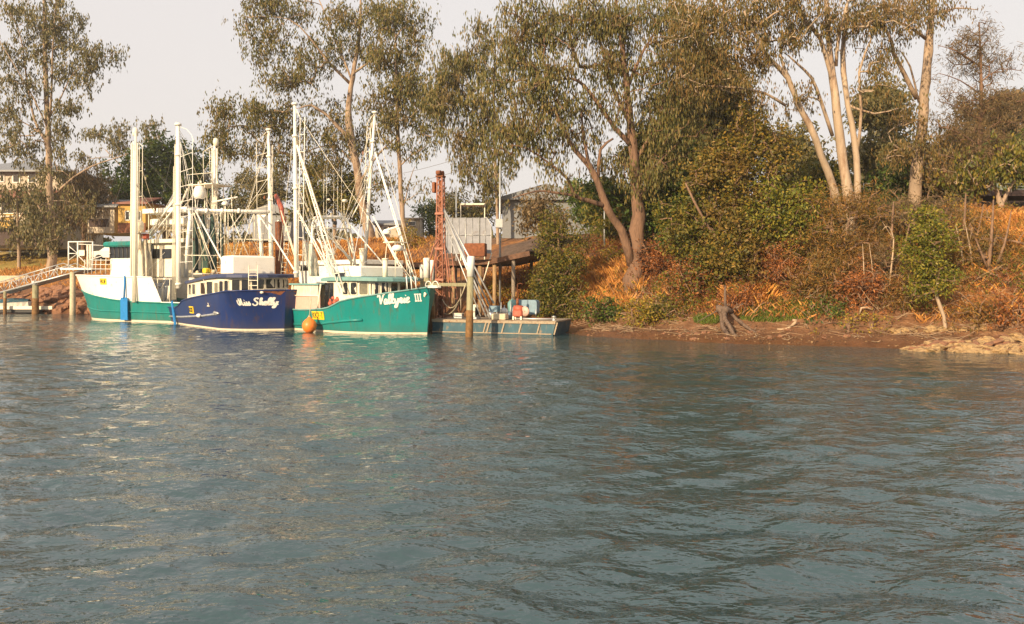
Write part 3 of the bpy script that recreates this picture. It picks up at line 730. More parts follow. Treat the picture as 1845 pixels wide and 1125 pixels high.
pipes(C, [[C.pu(571, 403, -7.2), C.pu(640, 478, -7.2)], [C.pu(631, 405, -7.3), C.pv(690, 475, 1.6)], [C.pu(571, 430, -7.2), C.pu(600, 470, -7.0)], [C.pu(604, 426, -7.3), C.pu(630, 434, -7.3)],
          [C.pu(604, 442, -7.3), C.pu(634, 466, -7.3)], [C.pv(655, 352, 2.4), C.pv(634, 392, 1.5)]], .035, 'brace', M['white'])
for (x, y0, y1) in ((583, 392, 305), (588, 391, 300), (601, 391, 312), (608, 391, 308), (615, 391, 300)):
    m = MB(); m.tube([C.pu(x, y0, -7.5), C.pu(x + (y0 - y1) * .01, y1, -7.5)], [.018, .009], 5); C.part(m, 'aerial', M['cream'])
m = MB(); m.tube([C.pu(620, 391, -7.5), C.pu(620, 364, -7.5)], .02, 6); C.part(m, 'aerial_stem', M['cream'])
C.part(dome(C.pu(621, 362, -7.5), .17, .14), 'gps_dome', M['cream']); C.part(dome(C.pu(592, 360, -7.5), .1, .1), 'gps_dome', M['cream'])
m = MB(); m.box(C.pu(603, 402, -7.2), (.14, .24, .2), bev=.02); C.part(m, 'deck_lamp', M['black'])
# radar platform forward, seen right of the far outrigger
m = MB(); ctr = C.pv(712, 437, 1.2); m.box(ctr, (.9, .9, .05)); 
for du, dv in ((-.3, -.3), (.35, -.3), (-.3, .3), (.35, .3)): m.tube([ctr + Vector((du, dv, 0)), (ctr.x + du * 1.6, ctr.y + dv * 1.5, 2.6)], .02, 5)
C.part(m, 'radar_stand', M['cream'])
C.part(dome(C.pv(716, 447, .9), .28, .26), 'radar_dome', M['white']); C.part(dome(C.pv(697, 418, 1.2), .22, .22), 'radar_dome', M['white'])
m = MB(); p_ = C.pv(705, 412, 1.2); m.box(p_, (.95, .10, .09), Matrix.Rotation(math.radians(18), 3, 'Z') @ Matrix.Rotation(math.radians(-12), 3, 'Y'), bev=.03); C.part(m, 'radar_scanner', M['white'])
for (x, yt, yb, v_) in ((694, 468, 500, -.2), (652, 450, 492, .4)):
    m = MB(); pt = C.pv(x, yt, v_); pb = C.pv(x, yb, v_); m.tube([pb, pt], .13, 10); m.tube([pt, pt + Vector((0, 0, .06))], [.18, .15], 10); C.part(m, 'vent_pipe', M['cream'])
# bow rails, roller
m = MB(); pts = [Vector((.2, 0, 2.32)), Vector((.7, .05, 2.36))]
m.tube([(.05, -.12, 2.36), (.85, -.10, 2.36)], .035, 6); m.tube([(.05, .12, 2.36), (.85, .10, 2.36)], .035, 6); m.box((.45, 0, 2.30), (.85, .26, .05), bev=.01)
C.part(m, 'anchor_platform', M['white'])
m = MB()
for cx_ in (.1, .6): m.tube([Vector((cx_ + .22 * math.cos(a), 0, 2.36 + .24 * math.sin(a))) for a in np.linspace(0, math.pi, 9)], .022, 6)
C.part(m, 'bow_hoop', M['white'])
pipes(C, [[C.pv(x, 498, -1.0), C.pv(x + 2, 521, -1.0)] for x in (732, 740, 748)], .03, 'bow_stanchion', M['white'])
m = MB(); m.box((-.02, -.18, 1.98), (.30, .10, .22), Matrix.Rotation(.6, 3, 'Y'), bev=.03); C.part(m, 'anchor', M['cream'])
# heap of orange floats
for i, (x, y) in enumerate(((598, 541), (604, 545), (609, 540), (596, 547), (602, 537))):
    m = MB(); p_ = C.pv(x, y, -1.95 - .1 * (i % 2)); m.lathe([(.01, -.16), (.10, -.13), (.16, 0), (.10, .13), (.01, .16)], p_, 10); C.part(m, 'net_float', M['redpaint'])
pipes(C, [sag(C.pv(533, 200, -2.4), C.pv(750, 515, -.4), .1), sag(C.pv(675, 215, 2.4), C.pv(752, 505, .3), .1), sag(C.pv(532, 215, -2.4), C.pv(502, 470, -2.4), .1), [C.pv(534, 300, -2.4), C.pv(560, 395, -1)], sag(C.pv(672, 300, 2.3), C.pv(624, 395, 0), .2)], .011, 'stay_wire', M['cream'], 4)
C.part(drape(C.pv(560, 440, -1.2), C.pv(566, 498, -1.2), .34, seed=3), 'hanging_net', M['netw'])

# ================= Miss Shelly (navy)
Bt = mkboat('fishing_trawler', 'navy blue prawn trawler named Miss Shelly moored between the two teal boats', (-12.0, 42.4), math.radians(-51), 13.2, 5.4, 2.15, .20,
    [(0, 2.13), (.1, 2.08), (.2, 1.97), (.33, 1.84), (.5, 1.66), (.66, 1.42), (.69, 1.38), (.705, 1.02), (1, .98)], M['navy'], M['boot'], flare=(.22, .085))
Bt.cap = M['navy']; Bt.hull(M['navy'])
Bt.strake([(-2.7, .86), (-3.5, .80), (-5, .68), (-7, .58), (-9, .48), (-12.8, .40)], .06, M['galv'])
m = MB(); p_ = Bt.Suz(-2.7, .87, -1, .05); m.tube([p_ + Vector((-.28, 0, .05)), p_ + Vector((.3, .02, .02))], [.09, .04], 8); Bt.part(m, 'strake_end', M['alu'])
T = 'Miss Shelly'; sz = .36; u0 = span_u(Bt, 427, 541, 1.55); u1 = span_u(Bt, 496, 538, 1.6)
for side in (-1, 1):
    if side < 0: f_ = lambda x, y, off: Bt.Suz(u0 + x, 1.34 + y + x * .035, -1, .012 + off)
    else: f_ = lambda x, y, off: Bt.Suz(-.25 - x, 1.52 + y, 1, .012 + off)
    lm = lettering(T, sz, .055, f_, xs_=(u1 - u0) / (twidth(T) * sz), slant=.22); Bt.part(lm, 'name_lettering', M['white'])
plate(Bt, 'KXXE', 347, 558.5, .72, .40, -1)
# rust weeping round the bow
def patch(b, side, pts, mt, name, off=.006):
    m = MB(); c = (sum(p[0] for p in pts) / len(pts), sum(p[1] for p in pts) / len(pts)); V = []
    rings = [0.001, .35, .7, 1.0]
    for s_ in rings:
        for (u_, z_) in pts: V.append(b.Suz(c[0] + (u_ - c[0]) * s_, c[1] + (z_ - c[1]) * s_, side, off))
    n = len(pts); fs = [(r_ * n + k, r_ * n + (k + 1) % n, (r_ + 1) * n + (k + 1) % n, (r_ + 1) * n + k) for r_ in range(3) for k in range(n)]
    m.add(V, fs); return b.part(m, name, mt)
patch(Bt, 1, [(.15, 2.08), (-.1, 2.1), (-.4, 2.12), (-.75, 2.06), (-.7, 1.9), (-.45, 1.82), (-.5, 1.6), (-.3, 1.72), (-.12, 1.55), (.02, 1.8)], M['rust'], 'rust_patch')
patch(Bt, -1, [(.2, 2.1), (-.05, 2.13), (-.2, 2.13), (-.12, 2.04), (.03, 2.0), (.12, 1.86)], M['rust'], 'rust_patch')
for side, u_ in ((-1, .02), (1, 0)):
    m = MB(); m.box(Bt.Suz(u_ - .1, 2.02, side, .05), (.35, .12, .12), bev=.03); Bt.part(m, 'fairlead', M['cream'])
frB = [(-9.2, -2.12), (-8.0, -2.16), (-5.7, -2.15), (-4.2, -1.98), (-3.5, -1.72), (-3.1, -1.2), (-2.85, -.6), (-2.8, 0), (-2.85, .6), (-3.1, 1.2), (-3.5, 1.72), (-4.2, 1.98), (-9.2, 2.12)]
ZR = lambda u: 2.80 - .36 * float(smooth(-5.0, -9.2, -0.0 + u) if False else np.interp(-u, [4.6, 9.2], [0, 1]))
wb = Wall(frB, lambda q: 1.0, lambda q: 0); wb.out = 1; wb.z1 = lambda q: ZR(wb.at(q, 0).x) + .02
m = MB(); wb.mesh(m); Bt.part(m, 'wheelhouse', M['cream'])
def wz(px, py, q, b, wall):
    p = wall.at(q, 0); wpt = b.O + b.h * p.x + b.n * p.y; return EYE - (py - HOR) / F * wpt.y
ziB = ((328.5, 335, 516, 532, 'glass2'), (340.5, 345.5, 512, 532, 'glass'), (347, 353, 511.5, 531.5, 'glass'), (362, 371, 509, 531, 'glass'), (373, 384, 507, 531, 'glass'), (386.5, 394, 509, 528, 'glass2'), (395.5, 403, 506, 529, 'glass'), (404.5, 412.5, 505, 528, 'glass'),
       (417, 433, 503.5, 526, 'glass'), (434.5, 451, 503, 525, 'glass'), (453, 476, 502.5, 522, 'glass'), (478, 496, 502, 521, 'glass'), (498, 512, 502.5, 520, 'glass'), (513.5, 523, 503.5, 520, 'glass'))
for a, c_, y0, y1, gm in ziB:
    qa, qb = q_at(Bt, wb, a, 2.3), q_at(Bt, wb, c_, 2.3); qm = (qa + qb) / 2
    if qb - qa < .15: continue
    window(Bt, wb, qa, qb, wz(a, y1, qm, Bt, wb), min(ZR(wb.at(qm, 0).x) - .05, wz(a, y0, qm, Bt, wb)), M['cream'], M[gm], fr=.03, r=.08)
rzB = [(-9.4, -2.22), (-8.0, -2.3), (-5.7, -2.34), (-4.2, -2.25), (-3.1, -1.95), (-2.55, -1.3), (-2.2, -.6), (-2.1, 0), (-2.2, .6), (-2.5, 1.3), (-2.9, 1.95), (-4.2, 2.25), (-9.4, 2.3)]
Bt.part(slab_over(rzB, lambda u, v: ZR(u), .15), 'roof', M['navy_roof'])
m = MB(); ctr = Bt.pv(447, 480, -.2); m.box((-5.1, .0, 3.50), (1.8, 2.55, 1.10), bev=.10); Bt.part(m, 'flying_bridge', M['white'])
for x in (449, 463):
    m = MB(); p_ = Bt.pu(x, 487, -3.88); m.box(p_, (.03, .10, .55)); Bt.part(m, 'bridge_recess', M['cream'])
a_ = Bt.pv(448, 524, -1.2); bb_ = Bt.pv(448, 478, -1.0)
m = ladder(a_, bb_, Bt.pv(466, 500, -1.2) - a_ * 1.0 + Vector((0, 0, 0)) if False else (.75, .65, 0), .52, .26, .024, .02); Bt.part(m, 'ladder', M['cream'])
_, a0, a1 = mast(Bt, 322, 520, 321, 222, -2.45, -2.4, .15, .10)
_, f0, f1 = mast(Bt, 489, 492, 484, 232, 2.4, 2.4, .14, .08)
a_ = Bt.pv(315.5, 540, -2.45); m = ladder(a_, Bt.pv(315, 262, -2.42), (1, 0, 0), .17, .36, .020, .016); Bt.part(m, 'ladder', M['cream'])
a_ = Bt.pv(348, 500, -2.35); tp_ = Bt.pv(350, 256, -2.35)
m = ladder(Bt.pv(325, 500, -2.38), Bt.pv(325, 256, -2.38), (1, 0, 0), (a_ - Bt.pv(325, 500, -2.38)).length, .86, .018, .02)
m.tube([tp_, Bt.pv(345, 243, -2.37), Bt.pv(336, 233, -2.38), Bt.pv(324, 229, -2.4)], .02, 5); m.tube([Bt.pv(326, 260, -2.38), Bt.pv(345, 355, -2.38)], .014, 5); Bt.part(m, 'mast_frame', M['white'])
m = ladder(Bt.pv(464, 470, 2.4), Bt.pv(462, 258, 2.4), (1, 0, 0), (Bt.pv(484, 300, 2.4) - Bt.pv(463, 300, 2.4)).length, .82, .018, .02)
m.tube([Bt.pv(462, 258, 2.4), Bt.pv(480, 238, 2.4)], .02, 5); Bt.part(m, 'mast_frame', M['cream'])
m = ladder(Bt.pv(488, 470, 2.45), Bt.pv(490, 262, 2.45), (1, 0, 0), .14, .36, .016, .014); Bt.part(m, 'ladder', M['cream'])
# gantry: two legs, thick crossbar
gL = [Bt.pv(334, 500, -2.0), Bt.pv(339, 430, -1.95), Bt.pv(343, 390, -1.8), Bt.pv(341, 381, -1.75), Bt.pv(327, 380, -1.95)]
pR = Bt.pv(474, 470, 1.8)
m = MB(); m.tube(gL, [.12, .12, .12, .11, .1], 10); Bt.part(m, 'gantry_leg', M['white'])
m = MB(); m.tube([Bt.pv(474, 500, 1.9), Bt.pv(469, 420, 1.9), Bt.pv(466, 384, 1.9)], .12, 10); Bt.part(m, 'gantry_leg', M['white'])
m = MB(); m.tube([Bt.pv(334, 379, -1.8), Bt.pv(400, 380, 0), Bt.pv(486, 382, 2.35)], [.11, .10, .12], 10)
for x, v_ in ((372, -.8), (400, 0), (430, .8)): p_ = Bt.pv(x, 380, v_); m.tube([p_ + Vector((0, -.05, 0)), p_ + Vector((0, .05, 0))], .16, 10)
Bt.part(m, 'gantry_beam', M['white'])
m = MB(); g1 = Bt.pv(461, 386, 1.75); g2 = Bt.pv(482, 386, 2.3); g3 = Bt.pv(468, 397, 1.9)
off = Vector((.05, 0, 0)); m.add([g1 - off, g2 - off, g3 - off, g1 + off, g2 + off, g3 + off], [(0, 1, 2), (5, 4, 3), (0, 3, 4, 1), (1, 4, 5, 2), (2, 5, 3, 0)]); Bt.part(m, 'gusset_plate', M['white'])
pipes(Bt, [[Bt.pv(352, 380, -1.4), Bt.pv(412, 492, -1.2)], [Bt.pv(466, 386, 1.9), Bt.pv(537, 497, .9)], [Bt.pv(318, 371, -2.4), Bt.pv(270, 430, -2.3)], [Bt.pv(322, 352, -2.4), Bt.pv(268, 420, -1.8)]], .05, 'boom', M['white'])
pipes(Bt, [[Bt.pv(348, 384, -1.6), Bt.pv(392, 494, -.8)], [Bt.pv(350, 384, -1.5), Bt.pv(377, 470, -.8)], [Bt.pv(457, 386, 1.5), Bt.pv(431, 462, .8)], [Bt.pv(414, 384, .4), Bt.pv(448, 462, 1.2)],
           [Bt.pv(325, 460, -2.3), Bt.pv(397, 461, -.6)], [Bt.pv(398, 382, -.1), Bt.pv(398, 494, -.1)], [Bt.pv(411, 382, .3), Bt.pv(411, 462, .3)], [Bt.pv(400, 431, .2), Bt.pv(492, 432, 2.2)], [Bt.pv(458, 386, 1.6), Bt.pv(459, 431, 1.6)]], .026, 'brace', M['cream'])
pipes(Bt, [[Bt.pv(x, 382, v_), Bt.pv(x + d, y, v_)] for x, v_, d, y in ((364, -1, 4, 480), (442, 1.1, -1, 452), (449, 1.3, 1, 470), (356, -1.3, 10, 490), (378, -.7, -6, 470), (386, -.5, 10, 480), (425, .6, -3, 460))], .012, 'fall_rope', M['rope'], 4)
for i, (x0, x1_, yb, v_, r_) in enumerate(((352, 352, 490, -1.2, .32), (366, 370, 492, -.9, .36), (382, 384, 486, -.4, .34), (398, 398, 478, .1, .26))):
    Bt.part(drape(Bt.pv(x0, 386, v_), Bt.pv(x1_, yb, v_), r_, seed=i + 5, n=12), 'trawl_net', M['net'])
a_ = Bt.pv(378, 470, -.2); m = ladder(a_, Bt.pv(373, 384, -.2), (1, 0, 0), .36, .30, .018, .014); Bt.part(m, 'ladder', M['cream'])
m = MB(); m.box(Bt.pv(366, 494, -1.4), (1.6, .7, .08), bev=.02); Bt.part(m, 'roof_tray', M['cream'])
m = MB(); m.box(Bt.pv(372, 488, -1.4), (.5, .35, .3), bev=.06); Bt.part(m, 'yellow_crate', M['yellow'])
for i, (x, y) in enumerate(((344, 490), (350, 487), (356, 491), (361, 488), (385, 490))):
    m = MB(); p_ = Bt.pv(x, y, -1.5); m.lathe([(.01, -.12), (.10, -.09), (.14, 0), (.10, .09), (.01, .12)], p_, 8); Bt.part(m, 'net_float', M['black' if i % 2 else 'rope'])
# lifebuoy-white float on strake, mooring line, anchor mark
m = MB(); m.lathe([(.02, -.2), (.1, -.16), (.12, 0), (.1, .16), (.02, .2)], Bt.Suz(span_u(Bt, 361, 569, .7), .68, -1, .1), 10, axis=(1, .05, .02)); Bt.part(m, 'side_float', M['white'])
m = MB(); m.tube([Bt.pv(366, 502, -2.3), Bt.pv(371, 525, -2.4), Bt.Suz(span_u(Bt, 376, 547, 1.4), 1.3, -1, .05)], .02, 5); p_ = Bt.Suz(span_u(Bt, 376, 549, 1.3), 1.25, -1, .05); m.tube([p_ + Vector((-.14, 0, 0)), p_ + Vector((.14, 0, 0))], .04, 6); Bt.part(m, 'hanging_hook', M['cream'])
# aft end: trawl boards (grey slatted) stacked upright, bulwark rails
for i, x in enumerate((268, 275, 281)):
    m = MB(); p_ = Bt.pv(x, 531, -2.0)
    for k in range(2): m.box(p_ + Vector((k * .2 - .1, 0, 0)), (.16, .06, 1.05), Matrix.Rotation(.05, 3, 'Y'))
    for k in (-.35, .35): m.box(p_ + Vector((0, -.045, k)), (.42, .03, .08))
    Bt.part(m, 'trawl_board', M['timber'])
for i, x in enumerate((287, 293, 299, 304)):
    m = MB(); p_ = Bt.pv(x, 533, -2.3); m.tube([p_ + Vector((-.12, -.02, -.62)), p_ + Vector((.06, 0, .55))], .055, 8); m.tube([p_ + Vector((.06, 0, .55)), p_ + Vector((.068, 0, .61))], .075, 8); Bt.part(m, 'trawl_pole', M['cream' if i % 2 else 'galv'])
pipes(Bt, [[Bt.pv(x, 550, -2.45), Bt.pv(x, 503, -2.45)] for x in (262, 284, 306)] + [[Bt.pv(258, 503, -2.45), Bt.pv(310, 503, -2.45)], [Bt.pv(280, 553, -2.45), Bt.pv(308, 556, -2.45)], [Bt.pv(268, 520, -2.4), Bt.pv(283, 500, -1.6)], [Bt.pv(290, 520, -2.4), Bt.pv(302, 500, -1.6)]], .028, 'aft_rail', M['cream'])
# deckhouse and gear amidships behind the near mast
m = MB(); m.box(Bt.pv(288, 480, 1.0), (2.2, 1.8, 1.2), bev=.05); Bt.part(m, 'winch_house', M['cream'])
m = MB(); m.lathe([(.25, -.4), (.25, -.3), (.12, -.28), (.12, .28), (.25, .3), (.25, .4)], Bt.pv(277, 493, .2), 12, axis=(0, 1, 0)); Bt.part(m, 'winch', M['rope'])
# blue paddle-shaped stabiliser hanging at the side
def paddle(b, x0, x1_, yt, ym, yb, wpx, v_, name='stabiliser_board'):
    m = MB(); top = b.pv(x0, yt, v_); md = b.pv((x0 + x1_) / 2 - 1, ym, v_); bt = b.pv(x1_, yb, v_)
    if yt < ym - 5: m.tube([top, md], .06, 8)
    d = (bt - md).normalized(); s_ = Vector((0, 1, 0)).cross(d).normalized(); hw = wpx; P = []
    out = [(-hw * .75, -.1), (hw * .75, -.1), (hw, .05), (hw, (bt - md).length), (-hw, (bt - md).length), (-hw, .05)]
    for o_ in (-.03, .03):
        for a, c in out: P.append(md + s_ * a + d * c + Vector((0, o_, 0)))
    n = 6; fs = [tuple(reversed(range(n))), tuple(range(n, 2 * n))] + [(k, (k + 1) % n, n + (k + 1) % n, n + k) for k in range(n)]
    m.add(P, fs); return b.part(m, name, M['blue'])
paddle(Bt, 306, 316, 545, 546, 588, .14, -2.62)
pipes(Bt, [sag(Bt.pv(321, 235, -2.4), Bt.pv(262, 470, -2.3), .1), sag(Bt.pv(484, 240, 2.4), Bt.pv(508, 500, 1.0), .05), sag(Bt.pv(484, 240, 2.4), Bt.pv(522, 500, 1.6), .05), sag(Bt.pv(350, 355, -2), Bt.pv(462, 372, 2), .25)], .012, 'stay_wire', M['wire'], 4)
pipes(Bt, [[Bt.pv(310 + k, 540, -2.5), Bt.pv(313 + k * 1.2, 300 - 20 * k, -2.5)] for k in (0, 2, 4)], .022, 'mast_pipe', M['cream'])
m = MB(); m.box(Bt.pv(512, 497, 1.9), (.9, .6, .16), bev=.06); Bt.part(m, 'roof_hatch', M['white'])

# ================= left trawler (teal below, white above)
tl = lambda t: float(np.interp(t, [0, .05, .12, .25, .38, .5, .62, 1], [2.05, 2.02, 1.9, 1.62, 1.40, 1.30, 1.26, 1.22]))
shA = [(0, 3.0), (.08, 3.02), (.2, 3.0), (.38, 2.92), (.40, 2.9), (.66, 2.85), (.665, 1.3), (.8, 1.27), (1, 1.26)]
sfA = lambda t: float(np.interp(t, [a for a, _ in shA], [c for _, c in shA]))
A = Boat('fishing_trawler', 'left trawler with high white bow bulwark, teal lower hull and teal cabin roof', (-29.6, 57.0), math.atan2(.45, -.893), 14.5, 5.6, 3.0, 1.1, shA,
    [(K(-.5), K(.0), 2, M['bottom']), (K(.0), K(.13), 1, M['boot']), (K(.13), tl, 6, M['teal_dk']), (tl, sfA, 5, M['white'])], cat='fishing boat', flare=(.42, .26), stern=.93)
A.cap = M['white']; A.hull(M['teal_dk'], deckz=.8)
for pts, r_, mt in (([(u_, tl(-u_ / 14.5) + .0) for u_ in np.linspace(.6, -14.4, 40)], .05, 'teal_dk'), ([(u_, float(np.interp(-u_, [0, 1.2, 4, 14], [1.02, .86, .66, .62]))) for u_ in np.linspace(.2, -14.4, 30)], .055, 'teal_dk')):
    A.strake(pts, r_, M[mt], side=1)
plate(A, 'FKJF', 189, 507.5, .62, .40, 1)
def abox(px0, px1, py0, py1, v_, dv, name, mt, bev=.05, dz=0):
    a_, c_ = A.pv(px0, py0, v_), A.pv(px1, py1, v_)
    m = MB(); m.box(((a_.x + c_.x) / 2, v_ - dv / 2, (a_.z + c_.z) / 2 + dz), (abs(a_.x - c_.x), dv, abs(a_.z - c_.z)), bev=bev); return A.part(m, name, mt)
abox(198, 236, 466, 510, 1.5, 2.6, 'cabin', M['white'])
abox(196.5, 238, 444.5, 466.5, 1.45, 2.5, 'cabin_glazing', M['glass'], bev=.04)
for k in range(6):
    x = 198 + k * 7.6; m = MB(); p0_ = A.pv(x, 445, 1.47); p1_ = A.pv(x + 1.2, 466, 1.47); m.tube([p0_, p1_], .02, 5); A.part(m, 'window_mullion', M['wire'])
ra, rb_ = A.pv(183, 436, 1.9), A.pv(243, 445, 1.9)
m = MB(); m.box(((ra.x + rb_.x) / 2, .2, ra.z - .18), (abs(ra.x - rb_.x), 3.3, .36), bev=.10); A.part(m, 'roof', M['teal_dk'])
m = MB(); m.box(A.pv(228, 437, 1.2), (.8, .5, .14), bev=.05); A.part(m, 'red_fender', M['redpaint'])
# bow pulpit rail
m = MB()
for yy in (469, 477, 485):
    m.tube([A.pv(x, yy, 1.6) for x in (164, 180, 199)], .022, 5)
for x in (152, 158, 165, 172, 181, 190, 199): m.tube([A.pv(x, 494, 1.5), A.pv(x + 1, 468 - (2 if x > 180 else 0), 1.6)], .022, 5)
m.tube([A.pv(151, 492, .9), A.pv(163, 468, 1.5), A.pv(199, 457, 1.6)], .022, 5); A.part(m, 'pulpit_rail', M['white'])
# pole bundles stowed upright
def bundle(b, xs_, y0s, yb, v_, rs, name='outrigger'):
    for i, (x, y0, r_) in enumerate(zip(xs_, y0s, rs)):
        m = MB(); vv = v_ + .12 * ((i % 3) - 1); m.tube([b.pv(x - 1, yb, vv), b.pv(x, (y0 + yb) / 2, vv), b.pv(x + .5, y0, vv)], [r_, r_, r_ * .8], 8); b.part(m, name, M['white' if i % 2 else 'cream'])
bundle(A, (237, 240.5, 244, 247), (258, 255, 240, 258), 545, 2.75, (.07, .07, .09, .06))
bundle(A, (382.5, 386.5, 390.5), (268, 250, 268), 480, -2.6, (.08, .11, .07))
m = MB(); p_ = A.pv(244, 238, 2.75); m.lathe([(.02, -.3), (.16, -.25), (.19, 0), (.14, .2), (.02, .28)], p_, 10); A.part(m, 'mast_head', M['cream'])
m = MB(); p_ = A.pv(389, 256, -2.6); m.lathe([(.02, -.3), (.16, -.25), (.2, 0), (.14, .2), (.02, .28)], p_, 10); A.part(m, 'mast_head', M['cream'])
m = ladder(A.pv(256, 400, 2.7), A.pv(257, 262, 2.7), (1, 0, 0), .30, 1.25, .02, .018); m.tube([A.pv(257, 264, 2.7), A.pv(248, 256, 2.7)], .02, 5); A.part(m, 'ladder', M['cream'])
m = ladder(A.pv(367, 330, -2.6), A.pv(366, 274, -2.6), (-1, 0, 0), .62, 1.2, .02, .02); m.tube([A.pv(366, 274, -2.6), A.pv(386, 262, -2.6)], .025, 5); A.part(m, 'ladder', M['cream'])
for i, (x, r_) in enumerate(((253, .34), (261, .36), (268, .28))): A.part(drape(A.pv(x, 430, 1.6 - .2 * i), A.pv(x + 1, 540, 1.6 - .2 * i), r_, seed=20 + i, n=12), 'hanging_net', M['netw'])
A.part(dome(A.pv(250, 407, 1.8), .32, .62), 'radar_dome', M['cream']); m = MB(); m.tube([A.pv(250, 416, 1.8), A.pv(250, 450, 1.8)], .06, 8); m.box(A.pv(252, 419, 1.8), (1.0, .6, .05)); A.part(m, 'dome_stand', M['cream'])
m = MB(); m.box(A.pv(262, 426, 1.4), (.45, .3, .36), bev=.04); A.part(m, 'red_box', M['redpaint'])
# upper deckhouse with two windows and canopy aft
abox(266, 318, 440, 500, .9, 2.2, 'deckhouse', M['cream'])
for x0, x1_ in ((270, 286), (292, 308)): abox(x0, x1_, 449, 466, .96, .1, 'window', M['glass'], bev=.02)
abox(262, 330, 432, 437, 1.3, 3.0, 'deckhouse_roof', M['cream'], bev=.03)
abox(270, 330, 395, 404, .6, 2.6, 'flybridge', M['white']); abox(256, 336, 377, 381, 1.0, 3.0, 'flybridge_canopy', M['white'], bev=.02)
m = MB()
for x in (268, 300, 330): m.tube([A.pv(x, 381, .8), A.pv(x, 432, .8)], .03, 6)
m.tube([A.pv(266, 415, .9), A.pv(334, 415, .9)], .022, 5); A.part(m, 'canopy_post', M['cream'])
# high radar platform left of the far outrigger, with dome, stair
m = MB(); c_ = A.pv(378, 335, -1.6); m.box(c_, (2.4, 1.8, .06))
for du in (-1.1, -.4, .4, 1.1):
    for dv in (-.8, .8): m.tube([c_ + Vector((du, dv, 0)), (c_.x + du * 1.3, c_.y + dv * 1.1, 3.0)], .03, 6)
m.tube([c_ + Vector((-1.2, .9, .0)), c_ + Vector((-1.2, .9, .7)), c_ + Vector((1.2, .9, .7)), c_ + Vector((1.2, .9, 0))], .02, 5); A.part(m, 'radar_platform', M['cream'])
A.part(dome(A.pv(360, 347, -.6), .40, .72), 'radar_dome', M['white']); A.part(dome(A.pv(406, 367, -1.2), .22, .24), 'radar_dome', M['white'])
m = MB(); m.box(A.pv(405, 360, -1.2), (2.3, .12, .10), Matrix.Rotation(.1, 3, 'Y'), bev=.03); A.part(m, 'radar_scanner', M['white'])
m = MB(); m.tube([A.pv(406, 371, -1.2), A.pv(406, 420, -1.2)], .05, 8); A.part(m, 'scanner_post', M['cream'])
for x, y in ((358, 330), (362, 328), (370, 331), (392, 330)):
    m = MB(); p_ = A.pv(x, y, -1.3); m.box(p_, (.10, .10, .16), bev=.02); A.part(m, 'deck_lamp', M['cream'])
m = MB(); m.lathe([(.05, -.25), (.16, -.2), (.18, .1), (.10, .25)], A.pv(372, 318, -1.8), 10); A.part(m, 'exhaust_cap', M['black'])
m = ladder(A.pv(387, 430, -1.2), A.pv(378, 345, -1.2), (-1, 0, 0), .45, .30, .022, .018); A.part(m, 'ladder', M['cream'])
m = ladder(A.pv(392, 500, -1.2), A.pv(382, 420, -1.2), (-1, 0, 0), .50, .30, .022, .018); A.part(m, 'ladder', M['cream'])
paddle(A, 225, 224, 497, 539, 577, .33, 2.85)
pipes(A, [sag(A.pv(243, 262, 2.7), A.pv(180, 440, .5), .15), sag(A.pv(385, 268, -2.6), A.pv(430, 382, -2.4), .1), [A.pv(318, 350, .5), A.pv(262, 430, 1.2)], [A.pv(300, 395, .6), A.pv(262, 470, 1.5)]], .014, 'stay_wire', M['wire'], 4)
pipes(A, [[A.pv(316, 345, .2), A.pv(272, 425, 1.0)], [A.pv(318, 362, .2), A.pv(280, 440, 1.0)], [A.pv(338, 340, -.2), A.pv(300, 430, .5)]], .06, 'boom', M['cream'])

